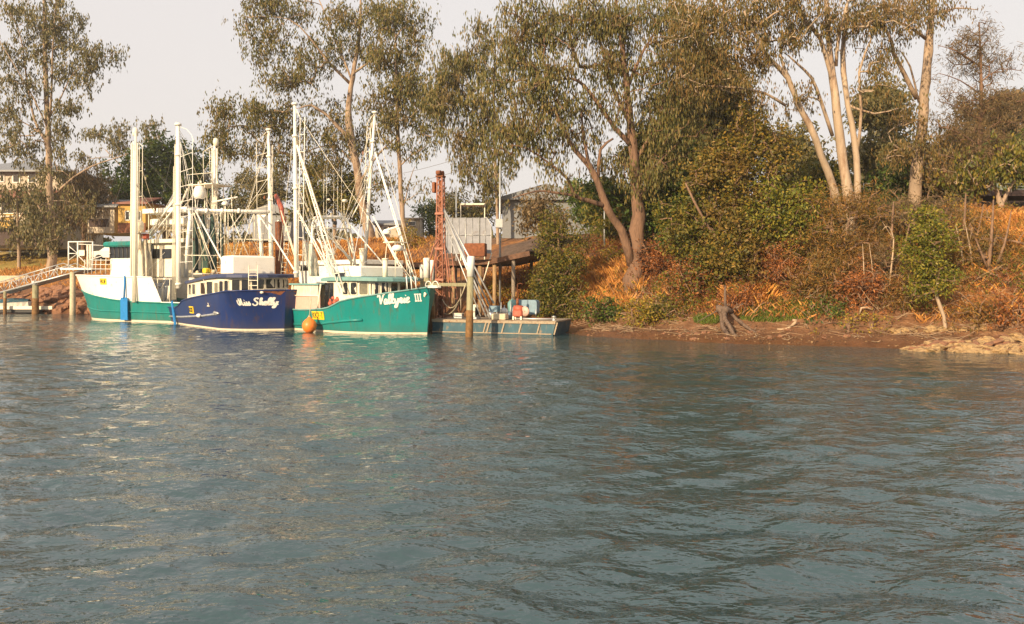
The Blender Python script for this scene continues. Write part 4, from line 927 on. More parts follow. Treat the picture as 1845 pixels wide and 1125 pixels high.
def lines(b, segs, r, name, mt):
    for s_ in segs:
        m = MB(); m.tube(sag(s_[0], s_[1], s_[2], 6), r, 4); b.part(m, name, mt)
rgL = random.Random(5)
for b, tops, feet in ((C, [C.pv(532, 190, -2.38), C.pv(533, 250, -2.4), C.pv(534, 330, -2.45), C.pv(675, 205, 2.4), C.pv(672, 280, 2.4), C.pv(666, 370, 2.42)], [C.pu(565, 395, -7.4), C.pu(620, 393, -7.4), C.pu(600, 475, -6.5), C.pv(640, 500, -1.2), C.pv(560, 500, -2), C.pu(590, 480, -9), C.pv(700, 490, .8), C.pu(575, 450, -8.5)]),
                      (Bt, [Bt.pv(321, 232, -2.4), Bt.pv(321, 300, -2.4), Bt.pv(345, 380, -1.6), Bt.pv(484, 240, 2.4), Bt.pv(486, 320, 2.4), Bt.pv(440, 381, 1.1), Bt.pv(400, 380, 0)], [Bt.pv(280, 500, -1.5), Bt.pv(300, 500, -2), Bt.pv(352, 490, -1.2), Bt.pv(385, 492, -.6), Bt.pv(420, 462, .5), Bt.pv(470, 462, 1.2), Bt.pv(345, 500, -1.8), Bt.pv(372, 470, -1)]),
                      (A, [A.pv(243, 262, 2.75), A.pv(245, 330, 2.75), A.pv(388, 270, -2.6), A.pv(360, 335, -.8), A.pv(395, 335, -1.8)], [A.pv(262, 470, 1.4), A.pv(250, 500, 2), A.pv(300, 440, .8), A.pv(330, 430, .4), A.pv(345, 470, 0), A.pv(400, 430, -1.4), A.pv(235, 480, 1.6)])):
    sg = []
    for k in range(20):
        t_, f_ = rgL.choice(tops), rgL.choice(feet); j = Vector((rgL.uniform(-.3, .3), rgL.uniform(-.2, .2), rgL.uniform(-.3, .3))); sg.append((t_ + j * .3, f_ + j, rgL.uniform(.02, .35)))
    lines(b, sg[:10], .014, 'rigging_line', M['rope']); lines(b, sg[10:16], .013, 'rigging_line', M['white']); lines(b, sg[16:], .012, 'rigging_line', M['wire'])
    for k in range(6):
        t_, f_ = rgL.choice(tops), rgL.choice(feet); p_ = t_.lerp(f_, rgL.uniform(.3, .8)); m = MB(); m.box(p_, (.09, .09, .2), bev=.02); b.part(m, 'pulley_block', M['rope' if k % 2 else 'rust'])
lattice(C, C.pu(571, 404, -7.3), C.pv(598, 500, -1.6), .3, .34, .028, 9, 'boom', M['white'])
lattice(C, C.pu(578, 400, -7.6), C.pu(640, 480, -7.6), .10, .25, .022, 8, 'boom', M['cream'])
lattice(Bt, Bt.pv(322, 345, -2.35), Bt.pv(268, 425, -1.9), .08, .3, .03, 8, 'boom', M['white'])
lattice(Bt, Bt.pv(506, 380, 2.5), Bt.pv(540, 490, 1.6), .05, .2, .02, 8, 'boom', M['cream'])
# ================= white boat moored behind Valkyrie
E = mkboat('fishing_trawler', 'white cabin trawler mostly hidden behind the teal Valkyrie III boat', (-8.0, 49.5), math.radians(-42), 9.5, 4.2, 1.9, .3, [(0, 1.9), (.3, 1.6), (1, 1.3)], M['white'], M['boot'])
E.cap = M['cream']; E.hull(M['white'])
def ebox(px0, px1, py0, py1, v_, dv, name, mt, bev=.05):
    a_, c_ = E.pv(px0, py0, v_), E.pv(px1, py1, v_)
    m = MB(); m.box(((a_.x + c_.x) / 2, v_ + dv / 2, (a_.z + c_.z) / 2), (abs(a_.x - c_.x), dv, abs(a_.z - c_.z)), bev=bev); return E.part(m, name, mt)
ebox(538, 640, 474, 530, -1.6, 3.0, 'cabin', M['white'])
for x0, x1_ in ((541, 554), (556, 569), (600, 614)): ebox(x0, x1_, 480.5, 488, -1.64, .1, 'window', M['glass'], bev=.01)
ebox(534, 648, 471, 476, -1.8, 3.4, 'roof', M['white'], bev=.02)
m = MB(); p0_, p1_ = E.pv(505, 505, -1.9), E.pv(516, 400, -1.9)
m = ladder(p0_, p1_, (1, 0, -.1), .55, .30, .03, .022); E.part(m, 'ladder', M['cream'])
m = MB(); m.tube([E.pv(497, 352, -1.2), E.pv(506, 372, -1.2), E.pv(513, 405, -1.2)], [.14, .18, .14], 8); E.part(m, 'red_cover', M['redpaint'])
pipes(E, [[E.pv(498, 352, -1.2), E.pv(536, 470, -1.0)], [E.pv(640, 470, 0), E.pv(618, 405, 0)], [E.pv(560, 474, 0), E.pv(560, 430, 0)], [E.pv(548, 474, .3), E.pv(575, 380, .3)]], .04, 'boom', M['cream'])
E.part(drape(E.pv(548, 432, -.9), E.pv(556, 472, -.9), .35, seed=41), 'folded_net', M['netw'])
m = MB(); m.tube([E.pv(503, 400, -.9), E.pv(504, 510, -.9)], .28, 8); E.part(m, 'net_roll', M['rust'])

# ================= round orange buoy between the two boats
m = MB(); cb = C.pv(557.5, 582, -2.95)
wb_ = C.O + C.h * cb.x + C.n * cb.y; wc = Vector((wb_.x, wb_.y, .33))
root = empty('mooring_buoy', (wc.x, wc.y, 0)); tag(root, 'round orange buoy floating between the navy and teal bows', 'buoy')
m = MB(); m.lathe([(.01, -.37), (.16, -.34), (.30, -.22), (.37, 0), (.32, .2), (.2, .33), (.10, .40), (.08, .46), (.01, .47)], (0, 0, .33), 24); m.build('float_body', M['orange'], root)
m = MB(); m.tube([(0, 0, .8)] + [Vector((.02 * i, .05 * i, .8 + .3 * i)) for i in range(1, 4)], .02, 6); m.lathe([(.05, -.05), (.06, .06)], (0, 0, .8), 10); m.build('lanyard', M['rope'], root)
# ------------------------------------------------------------------ wharf, piles, barge and piling rig
def post(name, label, px, ytop, ybot, D, r, ywhite=None, cat='pile', group=None, lean=0, mt='pile', z0=None):
    p0 = W(px, ybot, D); z0 = -1.5 if z0 is None else z0
    root = empty(name, (p0.x, D, z0)); tag(root, label, cat, group)
    zt = EYE - (ytop - HOR) / F * D; dx = lean
    zw = zt if ywhite is None else EYE - (ywhite - HOR) / F * D
    def P(z): return Vector((dx * (z - z0) / (zt - z0), 0, z - z0))
    m = MB(); zz = [z0, z0 + (zw - z0) * .3, z0 + (zw - z0) * .6, zw]
    m.tube([P(z) for z in zz], [r * 1.03, r, r * .98, r * .95], 12); m.build('shaft', M[mt], root)
    if z0 < -1:
        m = MB(); m.tube([P(-1), P(.2), P(.95), P(1.25)], [r * 1.10, r * 1.12, r * 1.07, r * 1.0], 12); m.build('tide_band', M['pile_low'], root)
    if ywhite is not None:
        m = MB(); m.tube([P(zw - .05), P(zt), P(zt + .03)], [r * 1.08, r * 1.08, r * .9], 14); m.build('white_sleeve', M['pilewhite'], root)
    return root
post('mooring_pile', 'tall white-topped pile standing in front of the blue barge', 844, 463, 605, 37.6, .165, 497, lean=.12)
post('mooring_pile', 'white-topped pile just right of the Valkyrie III bow, at the end of the grey beam', 769, 466, 600, 42.6, .17, 499, lean=.0)
post('mooring_pile', 'shorter white-sleeved pile tucked beside the red rig leader', 778.5, 470, 600, 43.6, .13, 503)
post('mooring_pile', 'lowest thin white pile left of the other white piles', 760, 478, 600, 44.5, .10, 503)
a = W(775, 513, 41.9); b_ = W(842, 513.5, 38.2); m = MB(); c_ = (a + b_) / 2
m.box((0, 0, 0), ((b_ - a).length, .22, .17), bev=.02); o = m.build('timber_beam', M['pile']); o.location = c_; o.rotation_euler = (0, 0, math.atan2((b_ - a).y, (b_ - a).x))
tag(o, 'grey green timber beam fixed level between the white topped piles', 'beam')
# wharf
M['darkbeam'] = mat('stained_hardwood_beam', (.12, .06, .035), .85, var=.4, vscale=5, dirt=(.22, .10, .05), dirt_amt=.3, bump=.4)
root = empty('timber_wharf', (W(760, 470, 50).x, 50, 0)); tag(root, 'low timber wharf on posts behind the piling barge', 'wharf')
base = root.location.copy()
edge = [(598, 53.6, 3.66), (700, 51.5, 3.70), (800, 49.2, 3.78), (885, 47.2, 3.86), (955, 46.2, 4.32)]
E_ = [Vector(((px - CX) / F * D, D, z)) - base for px, D, z in edge]
m = MB(); back = [e + Vector((1.6, 4.6, 0)) for e in E_]; n = len(E_)
P = [e for e in E_] + back + [e - Vector((0, 0, .16)) for e in E_] + [e - Vector((0, 0, .16)) for e in back]
m.add(P, [(i, i + 1, n + i + 1, n + i) for i in range(n - 1)] + [(2 * n + i, 3 * n + i, 3 * n + i + 1, 2 * n + i + 1) for i in range(n - 1)]); m.build('deck', M['timber'], root)
for i in range(n - 1):
    for off, zz in ((Vector((0, -.06, -.12)), .30), (Vector((1.5, 4.4, -.14)), .28)):
        a, b_ = E_[i] + off, E_[i + 1] + off; d = b_ - a; m = MB(); R = d.to_track_quat('X', 'Z').to_matrix()
        m.box((a + b_) / 2, (d.length, .12, zz), R, bev=.015); m.build('edge_beam', M['darkbeam'] if off.y < 0 else M['timber'], root)
for px, D, zt in ((640, 52.9, 3.45), (690, 51.9, 3.45), (740, 50.7, 3.45), (780, 49.9, 3.5), (817, 49.1, 3.55), (865, 47.9, 3.6), (891, 47.3, 3.65), (925, 46.8, 3.95)):
    for dd, r_ in ((0, .12), (3.8, .11)):
        x = (px - CX) / F * D + dd * .3; y = D + dd; zb = GZ(x, y) - .3
        m = MB(); m.tube([(x - base.x, y - base.y, zb), (x - base.x, y - base.y, zt)], r_, 8); m.build('post', M['timber_or'] if px in (817, 891, 865) else M['timber'], root)
m = MB(); m.tube([W(886, 456, 47.3) - base, W(871, 506, 46.9) - base], .035, 6); m.build('strut', M['cream'], root)
# steel mesh screens standing on the wharf
M['screen'] = mat('dull_grey_sheet', (.30, .31, .345), .55, .1, var=.12, vscale=3, dirt=(.20, .16, .14), dirt_amt=.2)
root = empty('fence_screen', W(840, 458, 47.9)); tag(root, 'grey sheet metal screen in a steel frame on the wharf above the rusty tray', 'screen'); base = root.location.copy()
Ds = 48.0
def sp(px, py, d=0): return W(px, py, Ds + d) - base
for k, (x0, x1) in enumerate(((796, 814), (815, 838), (839, 863), (864, 885))):
    yt0, yt1 = (396, 392) if k < 3 else (391, 407)
    P = [sp(x0, 457), sp(x1, 457), sp(x1, yt1 if k == 3 else 392.5), sp(x1 - 8, 392) if k == 3 else sp(x1, 392.5), sp(x0, 392.5)]
    if k != 3: P = [P[0], P[1], P[2], P[4]]
    m = MB(); n_ = len(P); P2 = P + [p + Vector((0, .03, 0)) for p in P]
    m.add(P2, [tuple(range(n_)), tuple(reversed(range(n_, 2 * n_)))] + [(i, n_ + i, n_ + (i + 1) % n_, (i + 1) % n_) for i in range(n_)]); m.build('panel', M['screen'], root)
    m = MB(); q = [p + Vector((0, -.03, 0)) for p in P]; m.tube(q + [q[0]], .022, 5); m.tube([sp(x0, 424, -.03), sp(x1, 424, -.03)], .018, 5); m.tube([sp((x0 + x1) / 2, 457, -.03), sp((x0 + x1) / 2, 393, -.03)], .012, 5); m.build('frame', M['alu'], root)
pr = W(857, 462, 46.9); m = MB(); m.box((0, 0, .38), (1.22, .7, .76), bev=.03, taper=1.04); o = m.build('rusty_tray', M['rust']); o.location = (pr.x, pr.y, 4.04); o.rotation_euler = (0, 0, -.15); tag(o, 'rusty brown steel tray on the wharf edge below the grey screens', 'steel tray')
# awning and poles
root = empty('awning', (W(850, 380, 53).x, 53, 6)); tag(root, 'cream flat awning roof on posts behind the grey screens', 'awning'); base = root.location.copy()
a = W(830, 368, 53) - base; b_ = W(873, 366, 53) - base
m = MB(); m.box((a + b_) / 2 + Vector((0, 1, 0)), ((b_ - a).length, 2.4, .12), Matrix.Rotation(.05, 3, 'X'), bev=.02); m.build('roof', M['cream'], root)
for p in (a, b_): m = MB(); m.tube([(p.x, .2, p.z), (p.x, .2, GZ(p.x + base.x, 53.2) - 6 - .2)], .04, 6); m.build('post', M['cream'], root)
def pole(name, label, px, yt, D, r, cat='pole', extra=None):
    g = onG(px, D); zt = EYE - (yt - HOR) / F * D; root = empty(name, g); tag(root, label, cat)
    m = MB(); m.tube([(0, 0, -.3), (0, 0, zt - g.z)], [r, r * .85], 8); m.build('shaft', M['galv'], root); return root
r_ = pole('power_pole', 'slim grey power pole carrying a meter box right of the wharf screens', 901, 255, 50, .07)
m = MB(); zb = EYE - (403 - HOR) / F * 50 - r_.location.z; m.box((-.05, -.14, zb), (.46, .2, .55), bev=.02); m.build('meter_box', M['alu'], r_)
pole('light_pole', 'thin pale pole standing behind the left edge of the grey screens', 822, 335, 52, .05)
pole('light_pole', 'thin cream pole behind the big leaning gum trunk', 1089, 360, 56, .06)
for k, (p, q, s_) in enumerate((((500, 318, 75), (895, 262, 50), 1.2), ((500, 330, 75), (895, 285, 50), 1.3), ((895, 265, 50), (1400, 250, 62), .8))):
    m = MB(); m.tube(sag(W(*p), W(*q), s_, 16), .014, 4); o = m.build('power_line', M['wire'])
    tag(o, ['upper power line sagging left from the power pole above the trawlers', 'lower power line sagging left from the power pole above the trawlers', 'power line running right from the power pole into the gum trees'][k], 'power line')

# barge ---------------------------------------------------------
M['bargerail'] = mat('worn_pale_steel_edge', (.38, .31, .22), .8, var=.25, vscale=6, dirt=(.18, .09, .05), dirt_amt=.4, dscale=6)
A0 = Vector((-4.0, 40.45, 0)); A1 = Vector((2.08, 38.35, 0)); bx = (A1 - A0).normalized(); by = Vector((-bx.y, bx.x, 0)); BL = (A1 - A0).length
brz = math.atan2(bx.y, bx.x)
barge = empty('work_barge', A0, brz); tag(barge, 'low blue steel barge with pale ribs along its side', 'barge')
def bl(px, py, dv):
    r = (px - CX) / F; u = (r * (A0.y + dv * by.y) - (A0.x + dv * by.x)) / (bx.x - r * bx.y); Y = A0.y + u * bx.y + dv * by.y
    return Vector((u, dv, EYE - (py - HOR) / F * Y))
HB = .64; BWD = 2.9
m = MB(); P = [(0, 0, -.4), (BL - .25, 0, -.4), (BL - .25, BWD, -.4), (0, BWD, -.4), (0, 0, HB), (BL, 0, HB), (BL, BWD, HB), (0, BWD, HB)]
m.add(P, [(0, 3, 2, 1), (0, 1, 5, 4), (1, 2, 6, 5), (2, 3, 7, 6), (3, 0, 4, 7)]); m.build('hull', M['bargeblue'], barge)
m = MB(); m.box((BL / 2, BWD / 2, HB + .02), (BL + .06, BWD + .06, .07), bev=.01); m.build('deck', M['bargedeck'], barge)
m = MB(); m.box((BL / 2, -.035, HB - .03), (BL, .05, .11)); m.build('top_rail', M['bargerail'], barge)
m = MB(); m.box((BL / 2 - .1, -.025, .07), (BL - .2, .03, .05)); m.build('bottom_rail', M['bargerail'], barge)
for k in range(6):
    t = bl((878, 911, 942, 975, 1006, 884)[k], 582, 0).x; m = MB(); m.box((t - .12, -.03, .34), (.065, .05, .60), Matrix.Rotation(.28, 3, 'Y')); m.build('rib', M['bargerail'], barge)
def bt(name, label, cat, p):
    r = empty(name, A0 + bx * p[0] + by * p[1] + Vector((0, 0, HB + .055)), brz); tag(r, label, cat); return r
# leader tower
p = bl(794, 573, 1.6); tw = bt('piling_tower', 'tall red oxide piling tower of pipes standing on the barge', 'tower', p); ht = bl(794, 322, 1.6).z - HB
hw = .17
for sx in (-1, 1):
    for sy in (-1, 1):
        m = MB(); m.tube([(sx * hw * 1.15, sy * hw, 0), (sx * hw, sy * hw, ht * .6), (sx * hw * .8, sy * hw * .8, ht)], .042, 8); m.build('leg', M['rustred'], tw)
for i in range(26):
    z0 = ht * i / 26; z1 = ht * (i + 1) / 26; m = MB() if i % 13 == 0 else m
    for sy in (-1, 1): m.tube([(-hw * (1 if i % 2 else -1), sy * hw, z0), (hw * (1 if i % 2 else -1), sy * hw, z1)], .022, 4)
    for sx in (-1, 1): m.tube([(sx * hw, -hw, z0), (sx * hw, hw, z1)], .02, 4)
    if i % 13 == 12: m.build('bracing', M['rustred'], tw)
m = MB(); m.tube([(0, 0, .1), (0, 0, ht * .98)], .07, 8); m.build('drop_pipe', M['rust'], tw)
for zz in (ht * .27, ht * .49, ht * .74): 
    m = MB(); m.box((0, 0, zz), (.50, .46, .14), bev=.03); m.build('clamp', M['rustred'], tw)
m = MB(); m.box((0, 0, ht + .05), (.42, .42, .10), bev=.02); m.tube([(-.12, -.25, ht + .22), (.12, -.25, ht + .22)], .12, 10); m.tube([(-.16, 0, ht + .2), (.16, 0, ht + .2)], .14, 10); m.build('head_sheave', M['rust'], tw)
m = MB(); m.box((-.36, 0, ht * .93), (.16, .3, .55), bev=.02); m.build('side_guard', M['rust'], tw)
for (x0, y0, x1, y1) in ((791, 435, 770, 565), (792, 432, 775, 470), (800, 440, 812, 568)):
    m = MB(); a = bl(x0, y0, 1.5) - Vector((p[0], p[1], HB)); b_ = bl(x1, y1, 1.1) - Vector((p[0], p[1], HB)); md = (a + b_) / 2 + Vector((-.1 if x1 < 790 else .05, 0, .1)); m.tube([a, md, b_], .04, 6); m.build('tower_brace', M['rustred'], tw)
a = bl(806, 458, 1.3) - Vector((p[0], p[1], HB)); b_ = bl(820, 572, 1.0) - Vector((p[0], p[1], HB)); m = ladder(b_, a, (1, 0, 0), .24, .3, .022, .016); m.build('ladder', M['rustred'], tw)
for k, (x0, y0, x1, y1, dv) in enumerate(((797, 378, 882, 572, .5), (799, 378, 890, 549, 1.5), (800, 384, 876, 573, .9), (801, 390, 886, 560, 2.0), (798, 398, 866, 572, .6), (803, 400, 880, 566, 2.3))):
    m = MB(); a = bl(x0, y0, 1.6) - Vector((p[0], p[1], HB)); b_ = bl(x1, y1, dv) - Vector((p[0], p[1], HB)); b_.z = max(b_.z, .03); m.tube([a, b_], .045 if k < 4 else .03, 8); m.build('back_stay_pipe', M['alu'], tw)
# hoses hung to the pile
for k, (x0, y0, x1, y1, s_) in enumerate(((800, 565, 843, 512, .5), (797, 540, 842, 516, .7))):
    m = MB(); A_ = A0 + bx * bl(x0, y0, 1.2)[0] + by * 1.2; q0 = Vector((A_.x, A_.y, bl(x0, y0, 1.2).z)); q1 = W(x1 - 4, y1, 37.9); m.tube(sag(q0, q1, s_), .025, 6); o = m.build('mooring_rope', M['rope']); tag(o, ['lower pale mooring rope looped from barge to tall pile', 'upper pale mooring rope looped from the red tower to tall pile'][k], 'rope')
def drum(root, c, r, l, mt, flange='cream', ax=(1, 0, 0)):
    m = MB(); m.lathe([(.01, -l / 2), (r, -l / 2), (r, -l / 2 + .04), (r * .6, -l / 2 + .05), (r * .6, l / 2 - .05), (r, l / 2 - .04), (r, l / 2), (.01, l / 2)], c, 16, axis=ax); return m.build('drum', M[mt], root)
# winch left
r = bt('winch', 'cream winch with a round drum beside the tall pile on the barge', 'winch', bl(854, 575, .7))
m = MB(); m.box((0, 0, .06), (.5, .6, .12), bev=.02); m.build('base', M['galv'], r)
m = MB(); m.box((-.02, -.2, .42), (.32, .06, .62), bev=.02, taper=.6); m.box((-.02, .2, .42), (.32, .06, .62), bev=.02, taper=.6); m.build('side_frame', M['cream'], r); drum(r, (0, 0, .36), .2, .34, 'black', ax=(0, 1, 0))
r = bt('concrete_block', 'cream rectangular block at the front edge of the barge deck', 'block', bl(901, 578, .35))
m = MB(); m.box((0, 0, .16), (.72, .5, .30), bev=.03); m.build('body', M['concrete'], r); m = MB(); m.tube([(-.1, 0, .3), (-.1, 0, .38), (.1, 0, .38), (.1, 0, .3)], .015, 5); m.build('lifting_loop', M['wire'], r)
r = bt('generator', 'grey boxed generator on the barge at the foot of the pipe stays', 'generator', bl(891, 573, 1.3))
m = MB(); m.box((0, 0, .50), (.46, .5, .32), bev=.03); m.build('housing', M['engblue'], r)
m = MB()
for sx in (-.2, .2):
    for sy in (-.2, .2): m.tube([(sx, sy, 0), (sx, sy, .4)], .03, 6)
m.build('stand', M['galv'], r); drum(r, (-.1, -.28, .22), .17, .14, 'galv', ax=(0, 1, 0))
r = bt('pump_engine', 'grey skeletal pump with pipes and flywheel in the middle of the barge deck', 'pump', bl(913, 574, 1.0))
m = MB(); m.box((0, 0, .22), (.5, .4, .34), bev=.05); m.build('block', M['engblue'], r)
for x, h_ in ((-.3, .85), (-.12, .7), (.22, .9), (.32, .6)): m = MB(); m.tube([(x, 0, .02), (x, 0, h_)], [.035, .02], 6); m.build('stanchion', M['galv'], r)
m = MB(); m.lathe([(.02, -.03), (.2, -.03), (.2, .03), (.02, .03)], (-.05, -.26, .4), 14, axis=(0, 1, 0)); m.build('flywheel', M['galv'], r)
r = bt('diesel_engine', 'rusty red diesel engine with pale belt guard right on the barge', 'engine', bl(934, 576, .9))
m = MB(); m.box((0, 0, .32), (.5, .45, .36), bev=.06); m.lathe([(.02, -.25), (.16, -.22), (.18, 0), (.16, .22), (.02, .25)], (0, 0, .54), 12, axis=(1, 0, 0)); m.build('block', M['redpaint'], r)
m = MB(); m.lathe([(.02, -.04), (.24, -.04), (.24, .04), (.02, .04)], (.38, -.1, .42), 14, axis=(.3, 1, 0)); m.build('belt_guard', M['pink'], r)
m = MB(); [m.box((x, y, .08), (.08, .08, .18)) for x in (-.2, .2) for y in (-.18, .18)]; m.build('feet', M['cream'], r)
m = MB(); m.tube([(-.1, .15, .7), (-.1, .15, 1.05)], .07, 8); m.tube([(-.1, .15, 1.05), (-.1, .15, 1.75), (.02, .15, 1.8), (.18, .15, 1.76)], .018, 6); m.build('exhaust', M['rust'], r)
r = bt('equipment_shelter', 'blue sheet metal shelter with rounded corners at the right end of the barge', 'shelter', bl(946, 574, 2.0))
m = MB(); P = rrect(-.72, .62, .22, .95, .14); n_ = len(P); m.add([(x, 0, z) for x, z in P] + [(x, .5, z) for x, z in P], [tuple(reversed(range(n_))), tuple(range(n_, 2 * n_))] + [(i, (i + 1) % n_, n_ + (i + 1) % n_, n_ + i) for i in range(n_)]); m.build('housing', M['engblue'], r)
for x in (-.66, .58): m = MB(); m.tube([(x, 0, 0), (x, 0, .5)], .025, 6); m.build('leg', M['alu'], r)
r = bt('fuel_tank', 'dark teal upright tank left of the red engine on the barge', 'tank', bl(923, 574, 1.8)); m = MB(); m.lathe([(.01, 0), (.22, 0), (.24, .1), (.24, .8), (.16, .92), (.05, .95), (.05, 1.02), (.01, 1.02)], (0, 0, 0), 14); m.build('shell', M['teal_roof'], r); m = MB(); m.tube([(.24, 0, .1), (.3, 0, .1), (.3, 0, .8), (.2, 0, .85)], .015, 5); m.build('sight_pipe', M['wire'], r)
r = bt('bollard', 'small pale bollard at the right tip of the barge', 'bollard', bl(998, 582, .5)); m = MB(); m.lathe([(.10, 0), (.07, .04), (.06, .16), (.10, .18), (.10, .22), (.01, .23)], (0, 0, 0), 12); m.tube([(-.12, 0, .12), (.12, 0, .12)], .02, 6); m.build('post', M['alu'], r)
r = bt('tool_box', 'grey tool box lying on the deck left of the tall pile', 'box', bl(826, 574, .9)); m = MB(); m.box((0, 0, .13), (.5, .28, .24), bev=.02); m.build('body', M['galv'], r); m = MB(); m.box((0, 0, .265), (.53, .3, .04), bev=.01); m.build('lid', M['cream'], r)
for k, (px, ln) in enumerate(((962, .9), (978, .6))):
    q = bl(px, 578, .8 + k * .5); m = MB(); m.tube([(-ln, 0, .05), (0, .05, .05), (ln, .2, .05)], .045, 8); o = m.build('loose_pipe', M['rust'] if k else M['alu']); o.location = A0 + bx * q[0] + by * q[1] + Vector((0, 0, HB + .055)); o.rotation_euler = (0, 0, brz + .2 * k)
    tag(o, ['long pale pipe lying on the right half of the barge deck', 'short rusty pipe lying near the barge tip'][k], 'pipe')

# ------------------------------------------------------------------ gangway, landing and pontoon at the far left
gw = empty('gangway', W(75, 505, 63.5)); tag(gw, 'long aluminium truss gangway sloping from the landing down to the pontoon', 'gangway'); gb = gw.location.copy()
L0, L1 = W(-6, 529, 64.5), W(149, 487, 62.3)
for k, off in enumerate((Vector((0, 0, 0)), Vector((.25, 1.25, .0)))):
    a, b_ = L0 + off - gb, L1 + off - gb; hgt = Vector((0, 0, .95))
    m = MB(); m.tube([a, b_], .07, 6); m.build('lower_chord', M['alu'], gw)
    m = MB(); m.tube([a + hgt * .9, a.lerp(b_, .78) + hgt], .035, 6); m.tube([a.lerp(b_, .78) + hgt, a.lerp(b_, .95) + Vector((0, 0, .2))], .03, 6); m.build('handrail', M['alu'], gw)
    n_ = 9
    for i in range(n_):
        t0, t1 = i / n_ * .8, (i + 1) / n_ * .8; m = MB(); m.tube([a.lerp(b_, t0), a.lerp(b_, t0) + hgt * .95], .022, 5)
        m.tube([a.lerp(b_, t0), a.lerp(b_, t1) + hgt * .95] if i % 2 else [a.lerp(b_, t0) + hgt * .95, a.lerp(b_, t1)], .022, 5); m.build('truss_bay', M['alu'], gw)
m = MB(); a, b_ = L0 - gb, L1 - gb; o_ = Vector((.25, 1.25, 0)); up = Vector((0, 0, .03)); m.add([a + up, b_ + up, b_ + o_ + up, a + o_ + up, a - up, b_ - up, b_ + o_ - up, a + o_ - up], [(0, 1, 2, 3), (7, 6, 5, 4), (0, 4, 5, 1)]); m.build('walkway', M['galv'], gw)
post('landing_post', 'short white concrete post under the upper end of the gangway', 131, 490, 515, 62.6, .22, cat='post', mt='concrete', z0=GZ(W(131, 500, 62.6).x, 62.6) - .4)
post('gangway_pile', 'brown pile with a white cap under the middle of the gangway', 64, 507, 556, 63.8, .24, 513)
post('gangway_pile', 'thin cream pile at the pontoon end of the gangway', 9, 525, 556, 64.0, .12)
ld = empty('landing_cage', W(146, 484, 62.2)); tag(ld, 'white steel landing cage with gate beside the left trawler bow', 'landing'); lb = ld.location.copy()
def lp(px, py, d): return W(px, py, 62.2 + d) - lb
m = MB(); m.box(lp(148, 485, .8), (2.4, 1.9, .16)); m.build('platform', M['galv'], ld)
for d in (0, 1.6):
    m = MB()
    for x in (123.5, 140, 167): m.tube([lp(x, 484, d), lp(x, 436, d)], .05, 6)
    m.tube([lp(123, 436, d), lp(168, 436, d)], .05, 6); m.tube([lp(123, 457, d), lp(140, 457, d)], .035, 6); m.tube([lp(123, 443, d), lp(140, 457, d), lp(123, 470, d)], .03, 5); m.tube([lp(140, 440, d), lp(190, 443, d)], .03, 5); m.tube([lp(140, 460, d), lp(160, 480, d)], .03, 5)
    m.build('frame', M['white'], ld)
m = MB(); m.box(lp(147, 456, -.1), (.46, .03, .44), bev=.005); m.build('sign_board', M['cream'], ld)
for x in (158, 163): m = MB(); m.tube([lp(x, 484, .1), lp(x, 441, .1)], .08, 6); m.build('gate_post', M['cream'], ld)
pt = empty('pontoon', W(30, 560, 65)); tag(pt, 'low cream pontoon floating under the foot of the gangway', 'pontoon'); pb = pt.location.copy(); pt.location.z = 0; pb.z = 0
m = MB(); m.box(W(25, 556, 65.8) * 1 - pb + Vector((0, 0, -.1)), (5.4, 2.6, .45), bev=.05); m.build('float', M['black'], pt)
m = MB(); m.box(Vector((W(25, 553, 64.3).x, 64.45, .62)) - pb + Vector((.4, 0, -.15)), (5.2, .12, .28), bev=.02); m.build('fender_beam', M['cream'], pt)
m = MB(); m.box(Vector((W(20, 553, 65.8).x, 65.8, .42)) - pb, (5.4, 2.6, .12), bev=.02); m.build('deck', M['timber'], pt)
dg = empty('dinghy', Vector((W(27, 540, 65.9).x, 65.9, .48))); tag(dg, 'small dinghy under a dark tarpaulin on the pontoon', 'dinghy')
m = MB(); P = []; ts = np.linspace(-1.2, 1.2, 7)
for t in ts:
    w_ = .55 * (1 - max(0, (t - .2)) ** 2 * .55); P += [(t, -w_ * .6, 0), (t, -w_, .42 + .05 * t), (t, w_, .42 + .05 * t), (t, w_ * .6, 0)]
fs = [(4 * i + k, 4 * i + 4 + k, 4 * i + 5 + k, 4 * i + 1 + k) for i in range(6) for k in range(3)] + [(0, 1, 2, 3), (27, 26, 25, 24)]
m.add(P, fs); m.build('hull', M['white'], dg)
m = MB(); P = []
for t in ts * .98:
    w_ = .57 * (1 - max(0, (t - .2)) ** 2 * .55); P += [(t, -w_, .40 + .05 * t), (t, -w_ * .4, .72 - .08 * t * t), (t, w_ * .4, .74 - .08 * t * t), (t, w_, .42 + .05 * t)]
m.add(P, [(4 * i + k, 4 * i + 4 + k, 4 * i + 5 + k, 4 * i + 1 + k) for i in range(6) for k in range(3)]); m.build('tarpaulin', M['bargeblue'], dg)

